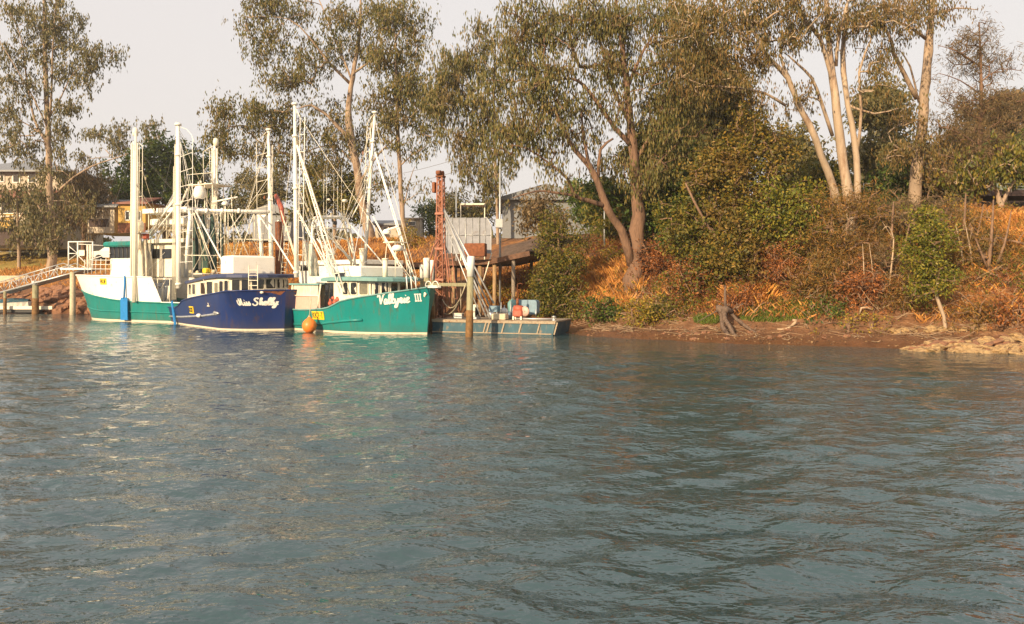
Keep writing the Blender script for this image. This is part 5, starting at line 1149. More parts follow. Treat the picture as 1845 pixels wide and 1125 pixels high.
# ------------------------------------------------------------------ buildings
M['wall_cream'] = mat('cream_wall', (.50, .43, .34), .8, var=.05, dirt=(.4, .32, .22), dirt_amt=.1)
M['wall_yellow'] = mat('yellow_wall', (.52, .32, .08), .8, var=.07)
M['brick_red'] = mat('red_brick_base', (.20, .075, .04), .85, var=.25, vscale=8)
M['roof_grey'] = mat('grey_iron_roof', (.20, .21, .225), .5, var=.1, dirt=(.22, .16, .12), dirt_amt=.15)
M['roof_red'] = mat('dull_red_roof', (.24, .10, .07), .7, var=.15)
M['shade'] = mat('dark_boards_and_shade', (.07, .045, .04), .85, var=.2)  # dark deck boards, and the sheets that paint shade under the houses
M['wallgreen'] = mat('pale_green_wall', (.42, .52, .42), .8, var=.06)
def bldg(name, label, cat, px0, px1, D, depth, yb, yt, wall, roof, roofh, ov=.5, wins=(), gable='x', zb=None):
    """box building with hipped or gabled iron roof; windows given in pixels of the front wall"""
    a, b_ = W(px0, yb, D), W(px1, yt, D); z0 = a.z if zb is None else zb; z1 = b_.z; wd = b_.x - a.x; root = empty(name, ((a.x + b_.x) / 2, D + depth / 2, z0)); tag(root, label, cat)
    h = z1 - z0; m = MB(); m.box((0, 0, h / 2 - .25), (wd, depth, h + .5)); m.build('wall', wall, root)
    X_, Y_ = wd / 2 + ov, depth / 2 + ov; m = MB(); e = .12
    if gable == 'x': ridge = [(-X_, 0, h + roofh), (X_, 0, h + roofh)]
    elif gable == 'hip': ridge = [(-X_ + Y_ * .9, 0, h + roofh), (X_ - Y_ * .9, 0, h + roofh)]
    else: ridge = None
    if ridge:
        P = [(-X_, -Y_, h), (X_, -Y_, h), (X_, Y_, h), (-X_, Y_, h)] + ridge; fs = [(0, 1, 5, 4), (2, 3, 4, 5), (1, 2, 5), (3, 0, 4), (3, 2, 1, 0)]
    else:
        P = [(-X_, -Y_, h), (X_, -Y_, h), (X_, Y_, h), (-X_, Y_, h), (0, -Y_, h + roofh), (0, Y_, h + roofh)]; fs = [(0, 4, 5, 3), (4, 1, 2, 5), (0, 1, 4), (2, 3, 5), (3, 2, 1, 0)]
    m.add([(x, y, z + .01) for x, y, z in P], fs); m.box((0, -Y_ - .03, h - .06), (2 * X_, .05, .18)); m.build('roof', roof, root)
    for (x0, x1, y0, y1) in wins:
        p, q = W(x0, y1, D), W(x1, y0, D); c = ((p.x + q.x) / 2 - root.location.x, -depth / 2, (p.z + q.z) / 2 - z0); sx, sz_ = q.x - p.x, q.z - p.z
        m = MB()
        for dx in (-1, 1): m.box((c[0] + dx * sx / 2, c[1] - .04, c[2]), (.08, .10, sz_ + .08))
        for dz in (-1, 0, 1) if sz_ > 1.2 else (-1, 1): m.box((c[0], c[1] - .04, c[2] + dz * sz_ / 2), (sx - .085, .10, .08))
        m.box((c[0], c[1] - .04, c[2]), (.05, .08, sz_ - .09)) if sx > 1 else None
        fo = m.build('window', M['white'], root); g = MB(); g.box((c[0], c[1] - .012, c[2]), (sx, .02, sz_)); g.build('pane', M['glass'], fo)
    return root
h1 = bldg('house', 'two storey cream house with grey roof behind the leftmost tall gum', 'house', -90, 112, 90, 9, 440, 309, M['wall_cream'], M['roof_grey'], 1.6, .9, [(-30, -8, 316, 329), (1, 8, 316, 328), (24, 36, 316, 329), (52, 66, 316, 329), (3, 25, 362, 385), (32, 50, 362, 385), (70, 90, 362, 385)], 'hip')
m = MB(); h1l = h1.location; a = W(-90, 352, 87.2); b_ = W(112, 342, 89.6); m.add([Vector((a.x, 87.2, a.z)) - h1l, Vector((b_.x, 87.2, a.z)) - h1l, Vector((b_.x, 89.98, b_.z)) - h1l, Vector((a.x, 89.98, b_.z)) - h1l], [(0, 1, 2, 3)]); m.box(Vector(((a.x + b_.x) / 2, 87.2, a.z - .1)) - h1l, (b_.x - a.x, .06, .28)); m.build('verandah_roof', M['roof_red'], h1)
m = MB(); p = W(-40, 395, 87.6) - h1l; q = W(24, 386, 87.6) - h1l; m.box((p + q) / 2 + Vector((0, 0, -.5)), (q.x - p.x, .1, 1.5)); m.build('yellow_balustrade', M['wall_yellow'], h1)
for x in (2, 28, 60, 90): p = W(x, 400, 87.4) - h1l; q = W(x, 352, 87.4) - h1l; m = MB(); m.tube([p, q], .07, 6); m.build('verandah_post', M['white'], h1)
m = MB(); p = W(0, 390, 87.3) - h1l; q = W(110, 388, 87.3) - h1l; m.tube([p, q], .05, 5); m.tube([p - Vector((0, 0, .5)), q - Vector((0, 0, .5))], .03, 5); m.build('hand_rail', M['white'], h1)
bldg('yellow_shop', 'yellow building with red brick base and brown roof behind the left trawler mast', 'building', 213, 262, 84, 7, 400, 366, M['wall_yellow'], M['roof_red'], .9, .4, [(226.5, 234, 381, 397), (246, 254, 381, 397)], 'hip')
r = bpy.data.objects['yellow_shop']; m = MB(); p = W(213, 420, 84) - r.location; q = W(262, 402, 84) - r.location; m.box(((p.x + q.x) / 2, -3.53, (p.z + q.z) / 2), (q.x - p.x + .05, .06, q.z - p.z)); m.build('brick_base', M['brick_red'], r)
bldg('carport_house', 'cream low house with open dark carport left of the yellow building', 'house', 158, 206, 86, 6, 412, 372, M['wall_cream'], M['roof_grey'], 1.0, .5, [(170, 176, 378, 388)], 'x')
r = bpy.data.objects['carport_house']; m = MB(); p = W(161, 409, 86) - r.location; q = W(196, 395, 86) - r.location; m.box(((p.x + q.x) / 2, -3.03, (p.z + q.z) / 2), (q.x - p.x, .05, q.z - p.z)); m.build('carport_shade', M['shade'], r)  # dark panel painting the shade inside the open carport
bldg('shed', 'small grey shed with pale door behind the Miss Shelly gantry', 'shed', 455, 522, 80, 6, 425, 383, M['roof_grey'], M['roof_grey'], .9, .3, [(500, 506, 398, 410)], 'y')
bldg('site_building', 'cream flat portable building behind the slender gum trunk right of the masts', 'building', 728, 757, 88, 4, 420, 394, M['wall_cream'], M['timber'], .25, .1, [(736, 749, 399, 407)], 'x')
bldg('boat_shed', 'large hazy grey iron shed with low gable behind the wharf', 'shed', 905, 1062, 70, 16, 420, 358, M['roof_grey'], M['roof_grey'], 1.25, .5, [(960, 972, 385, 396)], 'y')
bldg('river_hut', 'white roofed hut between the two central gum trunks', 'hut', 676, 722, 78, 4, 425, 404, M['wall_cream'], M['roof_grey'], .5, .4, [(690, 700, 409, 416)], 'x')
hr = bldg('raised_house', 'pale raised house on dark posts behind the right hand gums', 'house', 1600, 1990, 58, 8, 352, 300, M['wallgreen'], M['roof_grey'], 1.0, .6, [(1640, 1668, 312, 335), (1752, 1775, 312, 335), (1800, 1840, 312, 335)], 'hip')
hl = hr.location
m = MB(); a = W(1552, 352, 51.5) - hl; b_ = W(1990, 347, 51.5) - hl; m.box(((a.x + b_.x) / 2, (51.5 + 53) / 2 - hl.y, a.z), (b_.x - a.x, 3.2, .26)); m.build('deck', M['shade'], hr)
m = MB(); a = W(1552, 392, 54) - hl; m.box(((a.x + b_.x) / 2, 54.6 - hl.y, a.z + .9), (b_.x - a.x, .1, 2.0)); m.build('underside_shade', M['shade'], hr)  # dark sheet standing in for the shade of the open underside
for x in (1560, 1606, 1650, 1700, 1751, 1757, 1812, 1860):
    p = W(x, 351, 50.2); g = GZ(p.x, 50.2); m = MB(); m.tube([Vector((p.x, 50.2, g - .3)) - hl, Vector((p.x, 50.2, p.z)) - hl], .09, 8); m.build('post', M['timber_or'], hr)
for yy in (331, 336, 341): m = MB(); p = W(1556, yy, 50.1) - hl; q = W(1900, yy, 50.1) - hl; m.tube([p, q], .018, 4); m.build('rail_wire', M['alu'], hr)
for x in range(1556, 1860, 38): m = MB(); m.tube([W(x, 347, 50.1) - hl, W(x, 330, 50.1) - hl], .03, 5); m.build('rail_post', M['alu'], hr)
m = MB(); p = W(1762, 342, 50.6) - hl; m.box(p, (.5, .4, .36), bev=.03); m.build('white_cabinet', M['white'], hr)
# low wall by the lawn, parked car
a = W(-40, 428, 80); b_ = W(60, 427, 79); m = MB(); m.box((0, 0, 0), (b_.x - a.x, .25, .75), bev=.02); o = m.build('low_wall', M['concrete']); o.location = ((a.x + b_.x) / 2, 79.5, GZ((a.x + b_.x) / 2, 79.5) + .25); tag(o, 'low pale concrete wall along the back of the lawn', 'wall')
def car(label, px, D, rz, mt):
    g = onG(px, D); g.z += .02; r = empty('parked_car', g, rz); tag(r, label, 'car')
    m = MB(); prof = [(-2.1, .35), (-2.15, .75), (-1.9, .95), (-1.3, 1.0), (-.8, 1.42), (.7, 1.45), (1.3, .98), (2.0, .85), (2.15, .6), (2.1, .35)]
    P = []; n_ = len(prof)
    for s_ in (-1, 1):
        for x, z in prof: P.append((x, s_ * (.85 if z < 1.1 else .68), z))
    m.add(P, [tuple(range(n_)), tuple(reversed(range(n_, 2 * n_)))] + [(i, n_ + i, n_ + (i + 1) % n_, (i + 1) % n_) for i in range(n_)]); m.build('body', mt, r)
    for s_ in (-1, 1):
        m = MB(); m.add([(-1.15, s_ * .80, 1.03), (1.1, s_ * .80, 1.03), (.62, s_ * .70, 1.38), (-.75, s_ * .70, 1.38)], [(0, 1, 2, 3)]); m.build('side_window', M['glass'], r)
        for x in (-1.35, 1.35): m = MB(); m.lathe([(.01, -.1), (.3, -.1), (.32, 0), (.3, .1), (.01, .1)], (x, s_ * .82, .32), 12, axis=(0, 1, 0)); m.build('wheel', M['black'], r)
    return r
m = MB(); p = W(-60, 442, 87.9) - h1l; q = W(108, 402, 87.9) - h1l; m.box(((p.x + q.x) / 2, p.y + .6, (p.z + q.z) / 2), (q.x - p.x, .1, q.z - p.z)); m.build('under_house_shade', M['shade'], h1)  # dark sheet added to paint the shade below the verandah
car('white car parked in front of the yellow building on the far bank', 208, 79.5, .3, M['white'])

# ------------------------------------------------------------------ vegetation
def rope_path(a, b, rng, droop=0.0, wob=.12, n=4):
    a = np.array(a); b = np.array(b); L = np.linalg.norm(b - a); pts = []
    j = rng.normal(0, wob * L, (2, 3)) * np.array([1, 1, .6])
    c1 = a + (b - a) * .33 + j[0] + np.array([0, 0, droop * L]); c2 = a + (b - a) * .67 + j[1] + np.array([0, 0, droop * L])
    for i in range(n + 1):
        t = i / n; pts.append((1 - t) ** 3 * a + 3 * (1 - t) ** 2 * t * c1 + 3 * (1 - t) * t * t * c2 + t ** 3 * b)
    return pts
def leaves(C, m_per, rng, spread=(.45, .45, .35), size=(.20, .045), hang=.75, jit=.3, sub=3):
    """leaf diamonds around clump centres; each clump is a few sprays"""
    m_per = max(1, int(m_per * .54)) if m_per > 8 else m_per; size = (size[0] * 1.16, size[1] * 1.28)
    n = len(C)
    if n == 0: return np.zeros((0, 3)), np.zeros((0, 4), int)
    droop = hang > .6; sub = 6 if droop and m_per > 30 else sub
    S_ = np.repeat(C, sub, 0) + rng.normal(0, 1, (n * sub, 3)) * np.array(spread) * (.95 if droop else .75)
    k = max(1, int(m_per / sub)); P = np.repeat(S_, k, 0) + rng.normal(0, 1, (n * sub * k, 3)) * (np.array([spread[0] * .24, spread[1] * .24, spread[2] * .62]) if droop else np.array(spread) * .42)
    N_ = len(P); d = rng.normal(0, 1, (N_, 3)); d /= np.linalg.norm(d, axis=1)[:, None] + 1e-9
    d = d * (1 - hang) + np.array([0, 0, -1.0]) * hang; d /= np.linalg.norm(d, axis=1)[:, None] + 1e-9
    q = rng.normal(0, 1, (N_, 3)); s = np.cross(d, q); s /= np.linalg.norm(s, axis=1)[:, None] + 1e-9
    ln = size[0] * rng.uniform(1 - jit, 1 + jit, N_)[:, None]; wd = size[1] * rng.uniform(1 - jit, 1 + jit, N_)[:, None]
    V = np.stack([P, P + d * ln * .45 + s * wd * .5, P + d * ln, P + d * ln * .45 - s * wd * .5], 1).reshape(-1, 3)
    Fc = np.arange(N_ * 4).reshape(-1, 4); return V, Fc
NLEAF = [0]
def tree(name, label, cat, limbs, blobs, leaf='gumleaf', bark='bark', size=(.20, .045), m_per=42, hang=.7, spread=(.42, .42, .34), seed=0, group=None, fork=.6, sub=3, twigr=.010, parts=('trunk', 'crown'), kind=None, dens=1.0, up=0.0, origin=None, clus=1.0, dD=0.0):
    """limbs: polylines of (px, py, D, radius); blobs: (px, py, rx, ry, D, depth radius, clumps) in the photograph's pixels"""
    rng = np.random.default_rng(seed + 100)
    p0_ = limbs[0][0]
    if dD == 0 and origin is None and p0_[2] > 36:
        dD = min(13.0, max(0.0, G(p0_[0], p0_[1], 25).y - p0_[2]))          # stand the tree where the sight line meets the slope
    kD = 1 + dD / p0_[2]; spread = tuple(v * kD for v in spread); size = (size[0] * kD, size[1] * kD); clus = clus * kD
    if hang > .6: size = (size[0] * 1.10, size[1] * 1.14)
    limbs = [[(a, b, c + dD, r * kD ** .5) for a, b, c, r in q] for q in limbs]; blobs = [(a, b, c, d, e + dD, f, g) for a, b, c, d, e, f, g in blobs]
    L = []
    for li in limbs:
        L.append([(np.array(W(a, b, c)) if len(q) < 5 else None, r) for q in li for a, b, c, r in [q[:4]]])
    q0 = L[0][0][0]; gz = GZ(q0[0], q0[1]) - .25
    if q0[2] > gz + .1: L[0] = [(np.array([q0[0], q0[1], gz]), L[0][0][1] * 1.15)] + L[0]
    base = Vector(L[0][0][0]) if origin is None else Vector(origin)
    root = empty(name, base); tag(root, label, cat, group, kind); b0 = np.array(base)
    nodes = []; nrad = []; par = []; tm = MB(); bm_ = MB()
    for li_, li in enumerate(L):
        # smooth the limb with a spline and add wobble
        P = [np.array(p) for p, r in li]; R = [r for p, r in li]
        Q = [P[0]] + P + [P[-1]]; out = []; rad = []
        for i in range(1, len(Q) - 2):
            seg = max(2, int(np.linalg.norm(Q[i + 1] - Q[i]) / .8))
            for k in range(seg):
                t = k / seg; p0, p1, p2, p3 = Q[i - 1:i + 3]
                out.append(.5 * ((2 * p1) + (-p0 + p2) * t + (2 * p0 - 5 * p1 + 4 * p2 - p3) * t * t + (-p0 + 3 * p1 - 3 * p2 + p3) * t ** 3))
                rad.append(R[i - 1] * (1 - t) + R[i] * t)
        out.append(Q[-1]); rad.append(R[-1])
        for i in range(1, len(out) - 1): out[i] = out[i] + rng.normal(0, .10, 3) * rad[i]
        rad = [r * (1 + rng.normal(0, .05)) for r in rad]
        (tm if li_ == 0 or li[0][1] > .14 else bm_).tube([p - b0 for p in out], rad, 10 if max(rad) > .15 else 7)
        s0 = int(len(out) * (.35 if li_ == 0 else .25)); L0_ = L[0]
        for i in range(s0, len(out)): nodes.append(out[i]); nrad.append(rad[i]); par.append(-1)
    C = []
    for (px, py, rx, ry, D, dr, n) in blobs:
        n = max(1, int(n * dens * 1.28)); c = np.array(W(px, py, D)); s = D / F
        g_ = max(1, int(round(n / 4.5))); q = rng.normal(0, 1, (g_, 3)); q /= np.linalg.norm(q, axis=1)[:, None]; q *= (rng.uniform(.10, 1.1, g_) ** .5)[:, None]
        q = q * np.array([rx * s, dr, ry * s]); q = q[rng.integers(0, g_, n)] + rng.normal(0, 1, (n, 3)) * np.array([.42, .42, .30]) * clus
        C.append(c + q)
    C = np.concatenate(C) if C else np.zeros((0, 3))
    if len(C):
        nd = np.array(nodes); cap = len(nodes) + len(C) * 5; ND = np.empty((cap, 3)); ND[:len(nd)] = nd; cnt = len(nd); rr = list(nrad); pidx = [-1] * cnt
        d0 = np.min(np.linalg.norm(C[:, None, :] - nd[None], axis=2), axis=1) if len(C) * len(nd) < 4e6 else np.linalg.norm(C - b0, axis=1)
        order = np.argsort(d0); paths = []
        for ci in order:
            c = C[ci]; dv = ND[:cnt] - c; dist = np.sqrt((dv ** 2).sum(1)) + np.maximum(0, dv[:, 2]) * fork
            k = int(np.argmin(dist)); a = ND[k]; pts = rope_path(a, c, rng, droop=.05 + up)
            idx = [k]
            for p in pts[1:]: ND[cnt] = p; pidx.append(idx[-1]); rr.append(0); idx.append(cnt); cnt += 1
            paths.append((pts, idx))
        wgt = np.zeros(cnt)
        for i in range(cnt - 1, -1, -1):
            if rr[i] == 0: wgt[i] += .25
            if pidx[i] >= 0: wgt[pidx[i]] += wgt[i]
        for pts, idx in paths:
            rs = [min(twigr * (1 + 1.05 * math.sqrt(wgt[i])), (rr[idx[0]] * .75 if rr[idx[0]] > 0 else 9)) for i in idx]; rs[0] = rs[1] if rr[idx[0]] > 0 else rs[0]
            big = max(rs) > .05
            bm_.tube([p - b0 for p in pts], rs, 6 if big else 3 if max(rs) < .025 else 4, cap=False)
    tm.build(parts[0], M[bark], root)
    if bm_.v: bm_.build('branches', M['twig' if size[0] < .16 else bark], root)
    if len(C):
        V, Fc = leaves(C - b0, m_per, rng, spread, size, hang, sub=sub); NLEAF[0] += len(Fc)
        ob(parts[1], np_mesh(parts[1], V, Fc, [M[leaf]]), root)
    return root
G1 = 'big riverside gum trees'
# leftmost tall gum
tree('gum_tree', 'tall slender pale gum at the far left standing behind the gangway', 'tree',
  [[(93, 474, 68, .42), (92, 430, 68, .36), (90, 370, 68, .32), (88, 290, 68, .28), (85, 210, 68, .24), (82, 120, 68, .2), (80, 20, 68, .14), (80, -60, 68, .05)],
   [(94, 445, 68, .15), (84, 405, 67.5, .13), (72, 375, 67, .10), (50, 345, 66.5, .06)], [(105, 345, 68, .12), (130, 322, 67.6, .09), (165, 300, 67, .07), (200, 288, 66.5, .05), (232, 277, 66.2, .03)],
   [(87, 262, 68, .14), (62, 215, 68.5, .11), (48, 140, 69, .08), (35, 60, 69, .05), (5, 0, 69, .03)], [(86, 225, 68, .12), (92, 180, 67.5, .10), (95, 90, 67, .07), (100, 10, 67, .04)],
   [(87, 215, 68, .08), (110, 175, 67.5, .06), (135, 130, 67, .04), (185, 105, 66.5, .02)], [(86, 250, 68, .08), (50, 225, 69, .06), (0, 200, 70, .03)], [(88, 240, 68, .08), (62, 180, 67, .06), (0, 75, 66, .03)]],
  [(60, 20, 60, 45, 68, 2.4, 60), (130, 45, 55, 32, 67.5, 1.8, 44), (40, 95, 45, 40, 68.5, 2, 34), (100, 80, 45, 32, 68, 2, 36), (165, 98, 38, 22, 66.8, 1.2, 26), (60, 150, 55, 30, 68, 2, 34), (122, 140, 40, 28, 67.5, 1.6, 34),
   (180, 108, 28, 14, 66.6, 1, 14), (20, 190, 38, 30, 69, 2, 24), (105, 190, 38, 24, 67.5, 1.5, 22), (55, 245, 48, 24, 68, 2, 28), (115, 260, 32, 30, 67.5, 1.5, 26), (25, 275, 36, 26, 68.5, 1.6, 22), (75, 310, 48, 28, 67.8, 1.8, 30),
   (75, 380, 40, 40, 67, 1.4, 34), (120, 395, 28, 45, 67.4, 1.2, 24), (85, 430, 34, 22, 67, 1.2, 18), (150, 165, 16, 20, 67, .8, 8)],
  leaf='gumleafg', bark='bark', size=(.24, .07), seed=1, group=G1, m_per=54)
tree('casuarina', 'dusky dark casuarina just right of the leftmost gum trunk', 'tree', [[(150, 440, 74, .2), (152, 380, 74, .15), (155, 300, 74, .05)]],
  [(155, 320, 40, 34, 74, 2, 60), (150, 360, 50, 36, 74, 2.2, 80), (140, 395, 50, 24, 74, 2, 50)], leaf='casleafd', bark='barkred', size=(.28, .05), m_per=70, seed=2)
tree('fig_tree', 'round dense dark green tree behind the left trawler masts', 'tree', [[(300, 420, 82, .4), (302, 370, 82, .35), (305, 310, 82, .2)], [(302, 370, 82, .2), (260, 330, 82, .1)], [(302, 365, 82, .2), (345, 320, 82, .1)]],
  [(300, 290, 52, 38, 82, 3.5, 120), (250, 325, 46, 40, 82, 3, 90), (345, 315, 38, 36, 82, 3, 80), (300, 340, 75, 32, 81, 3, 110), (225, 350, 24, 22, 81, 2, 26)], leaf='darkleaf', bark='barkred', size=(.30, .15), m_per=62, hang=.25, seed=3, spread=(.6, .6, .4))
tree('gum_tree', 'distant gum whose wispy crown shows above the round green tree', 'tree', [[(250, 410, 95, .25), (240, 330, 95, .2), (225, 270, 95, .1)], [(238, 320, 95, .12), (275, 270, 95, .06)], [(238, 320, 95, .1), (190, 270, 95, .05)]],
  [(215, 245, 26, 24, 95, 2, 24), (270, 240, 32, 18, 95, 2, 30), (180, 255, 28, 26, 95, 2, 20), (165, 280, 18, 22, 95, 2, 14), (228, 265, 40, 16, 95, 2, 16)], leaf='gumleafg', bark='bark', size=(.30, .09), m_per=44, seed=4)
# central pair
tree('gum_tree', 'broad central gum rising behind the Valkyrie III masts', 'tree',
  [[(668, 430, 63, .42), (655, 380, 63, .40), (645, 310, 63, .36), (632, 250, 63, .34), (628, 205, 63, .26), (635, 140, 63, .2), (648, 60, 63, .14), (650, -30, 63, .06)],
   [(632, 252, 63, .2), (605, 225, 62.5, .15), (585, 205, 62, .12), (560, 190, 61.5, .09), (540, 195, 61, .04)], [(630, 150, 63, .14), (590, 110, 62, .10), (555, 65, 61.5, .07), (520, 35, 61, .05), (455, 30, 61, .03)],
   [(636, 150, 63, .10), (600, 60, 63.5, .07), (575, 0, 64, .04)], [(642, 300, 63, .13), (620, 275, 63.5, .09), (590, 262, 64, .06), (520, 285, 64, .03)], [(648, 330, 63, .12), (680, 280, 62, .08), (712, 250, 61.5, .05)], [(640, 130, 63, .12), (672, 100, 62, .08), (690, 20, 62, .05)]],
  [(470, 20, 50, 40, 61.5, 2, 44), (540, 12, 60, 26, 62.5, 2.2, 40), (505, 70, 48, 22, 61.5, 1.6, 26), (620, 45, 50, 30, 62, 2.2, 42), (545, 125, 55, 30, 61.5, 2, 50), (505, 140, 28, 26, 61.5, 1.2, 20), (600, 90, 40, 28, 63, 2, 30), (690, 25, 60, 34, 62, 2.4, 54),
   (475, 100, 22, 34, 61.5, 1.2, 14), (660, 100, 38, 30, 63.5, 2, 26), (420, 205, 34, 32, 63, 1.6, 34), (470, 215, 48, 32, 62.5, 2, 50), (400, 240, 26, 30, 63, 1.4, 22), (530, 205, 42, 28, 62, 1.6, 36), (430, 260, 42, 28, 63, 1.6, 30), (500, 270, 40, 32, 63, 1.8, 36), (585, 250, 42, 30, 63, 2, 40), (590, 300, 50, 22, 63.5, 1.8, 32),
   (660, 250, 36, 30, 64, 2, 26), (610, 200, 28, 22, 64, 1.6, 14), (690, 330, 26, 26, 63, 1.4, 16), (510, 310, 26, 14, 63, 1, 8)],
  leaf='gumleaf', bark='bark', size=(.22, .065), seed=5, group=G1, m_per=58)
tree('gum_tree', 'slender gum with a pinkish trunk right of the Valkyrie III mast', 'tree',
  [[(730, 430, 60, .22), (724, 370, 60, .2), (720, 300, 60, .18), (716, 220, 60, .16), (714, 150, 60, .12), (712, 60, 60, .06)], [(720, 300, 60, .07), (742, 280, 60, .05), (770, 262, 60, .02)], [(718, 250, 60, .07), (690, 225, 60, .05), (665, 230, 60, .03)],
   [(726, 380, 60, .05), (740, 320, 60, .04), (748, 300, 60, .02)], [(716, 180, 60, .08), (745, 140, 60, .05), (760, 100, 60, .03)]],
  [(725, 40, 40, 36, 60, 2, 50), (690, 100, 36, 28, 60, 1.8, 36), (745, 85, 26, 34, 60, 1.5, 30), (725, 150, 42, 32, 60, 2, 56), (690, 175, 32, 26, 60, 1.6, 32), (760, 165, 30, 30, 60, 1.4, 30), (730, 215, 50, 24, 60, 1.8, 46), (770, 230, 26, 20, 60, 1.2, 18), (735, 262, 30, 16, 60, 1.2, 16), (680, 240, 18, 14, 60, 1, 8), (745, 350, 16, 18, 60, .8, 6)],
  leaf='gumleaf', bark='bark', size=(.22, .065), seed=6, group=G1, m_per=58)
tree('gum_tree', 'thin drooping gum beside the power pole right of the wharf screens', 'tree',
  [[(897, 440, 55, .13), (896, 380, 55, .12), (893, 320, 55, .11), (891, 250, 55, .10), (890, 170, 55, .07), (892, 90, 55, .04)], [(892, 260, 55, .05), (860, 235, 55, .03)], [(891, 230, 55, .05), (830, 130, 55, .03)]],
  [(825, 95, 34, 28, 55, 1.6, 40), (865, 70, 24, 30, 55, 1.3, 24), (850, 130, 40, 24, 55, 1.6, 34), (815, 150, 38, 26, 55, 1.6, 40), (800, 200, 36, 30, 55, 1.5, 46), (860, 195, 42, 28, 55, 1.6, 54), (880, 240, 40, 24, 55, 1.5, 42), (825, 245, 26, 18, 55, 1.2, 18), (900, 120, 26, 30, 55, 1.2, 24),
   (850, 290, 28, 30, 55, 1.3, 30), (890, 300, 30, 28, 55, 1.2, 26), (870, 335, 34, 16, 55, 1.2, 18), (780, 175, 22, 24, 55, 1.2, 20)],
  leaf='gumleaf', bark='bark', size=(.24, .055), hang=.85, seed=7, group=G1, m_per=56)
# the big leaning gum
tree('gum_tree', 'massive two stemmed gum with a red brown base on the bank above the golden grass', 'tree',
  [[(1141, 522, 43.3, .62), (1143, 488, 43.4, .47), (1147, 440, 43.5, .41), (1149, 390, 43.5, .36), (1146, 330, 43.5, .31), (1138, 250, 43.5, .26), (1130, 170, 43.5, .2), (1122, 90, 43.5, .14), (1110, 10, 43.5, .09), (1105, -60, 43.5, .04)],
   [(1139, 478, 43.4, .32), (1118, 414, 43, .24), (1092, 372, 42.6, .22), (1078, 330, 42.4, .18), (1062, 300, 42.2, .16), (1035, 270, 42, .12), (1015, 235, 41.6, .09), (1000, 200, 41.5, .06)],
   [(1092, 372, 42.6, .15), (1060, 362, 42, .12), (1035, 352, 41.6, .10), (1022, 322, 41.4, .08), (990, 295, 41, .06), (950, 268, 40.6, .04), (925, 262, 40.5, .03)], [(1040, 354, 41.6, .08), (995, 347, 41.2, .07), (965, 345, 41, .05), (924, 357, 41, .025)],
   [(1078, 320, 42.4, .10), (1082, 270, 42, .08), (1105, 250, 42, .05)], [(1062, 300, 42.2, .10), (1050, 240, 42.5, .07), (1048, 200, 43, .05)],
   [(1140, 265, 43.5, .16), (1108, 230, 43, .13), (1080, 190, 42.6, .11), (1052, 155, 42.2, .09), (1030, 142, 42, .07), (995, 146, 41.6, .04)], [(1136, 225, 43.5, .14), (1105, 160, 44, .11), (1085, 90, 44.5, .08), (1065, 20, 45, .05)],
   [(1142, 300, 43.5, .12), (1175, 240, 44, .09), (1215, 200, 44.5, .06), (1260, 190, 45, .03)], [(1130, 160, 43.5, .10), (1160, 90, 43, .07), (1200, 30, 43, .04)], [(1146, 335, 43.5, .10), (1190, 290, 43, .06), (1220, 260, 43, .03)]],
  [(940, 30, 46, 40, 43, 2, 46), (1000, 60, 45, 40, 43, 2, 54), (930, 100, 36, 34, 42.5, 1.6, 34), (985, 115, 45, 30, 42, 1.8, 40), (1060, 30, 50, 40, 44, 2.2, 66), (1120, 60, 45, 45, 44, 2, 60), (1180, 30, 48, 40, 43.5, 2, 60), (1100, 120, 42, 28, 44, 1.8, 40),
   (950, 165, 40, 30, 42, 1.8, 42), (910, 160, 26, 34, 42.5, 1.4, 22), (1000, 195, 42, 26, 42, 1.6, 36), (1180, 120, 42, 34, 44, 2, 48), (1240, 90, 45, 36, 44.5, 2, 50), (1225, 165, 42, 30, 44.5, 2, 46), (1060, 190, 30, 22, 43.5, 1.4, 16), (925, 235, 40, 24, 41, 1.4, 34), (975, 250, 38, 24, 41.5, 1.4, 32), (900, 270, 28, 18, 41, 1.2, 16),
   (1040, 245, 30, 22, 43, 1.2, 18), (1170, 200, 35, 28, 44, 1.6, 30), (1190, 260, 42, 34, 43.5, 1.8, 42), (1160, 310, 34, 36, 42.6, 1.4, 34), (1095, 300, 24, 24, 43.6, 1.2, 16), (980, 310, 30, 16, 41, 1.2, 12), (1260, 240, 30, 30, 45, 1.6, 22), (1120, 200, 20, 40, 43, .8, 14)],
  leaf='gumleaf', bark='barkred', size=(.21, .048), hang=.8, seed=8, group=G1, m_per=62, dD=2.5)
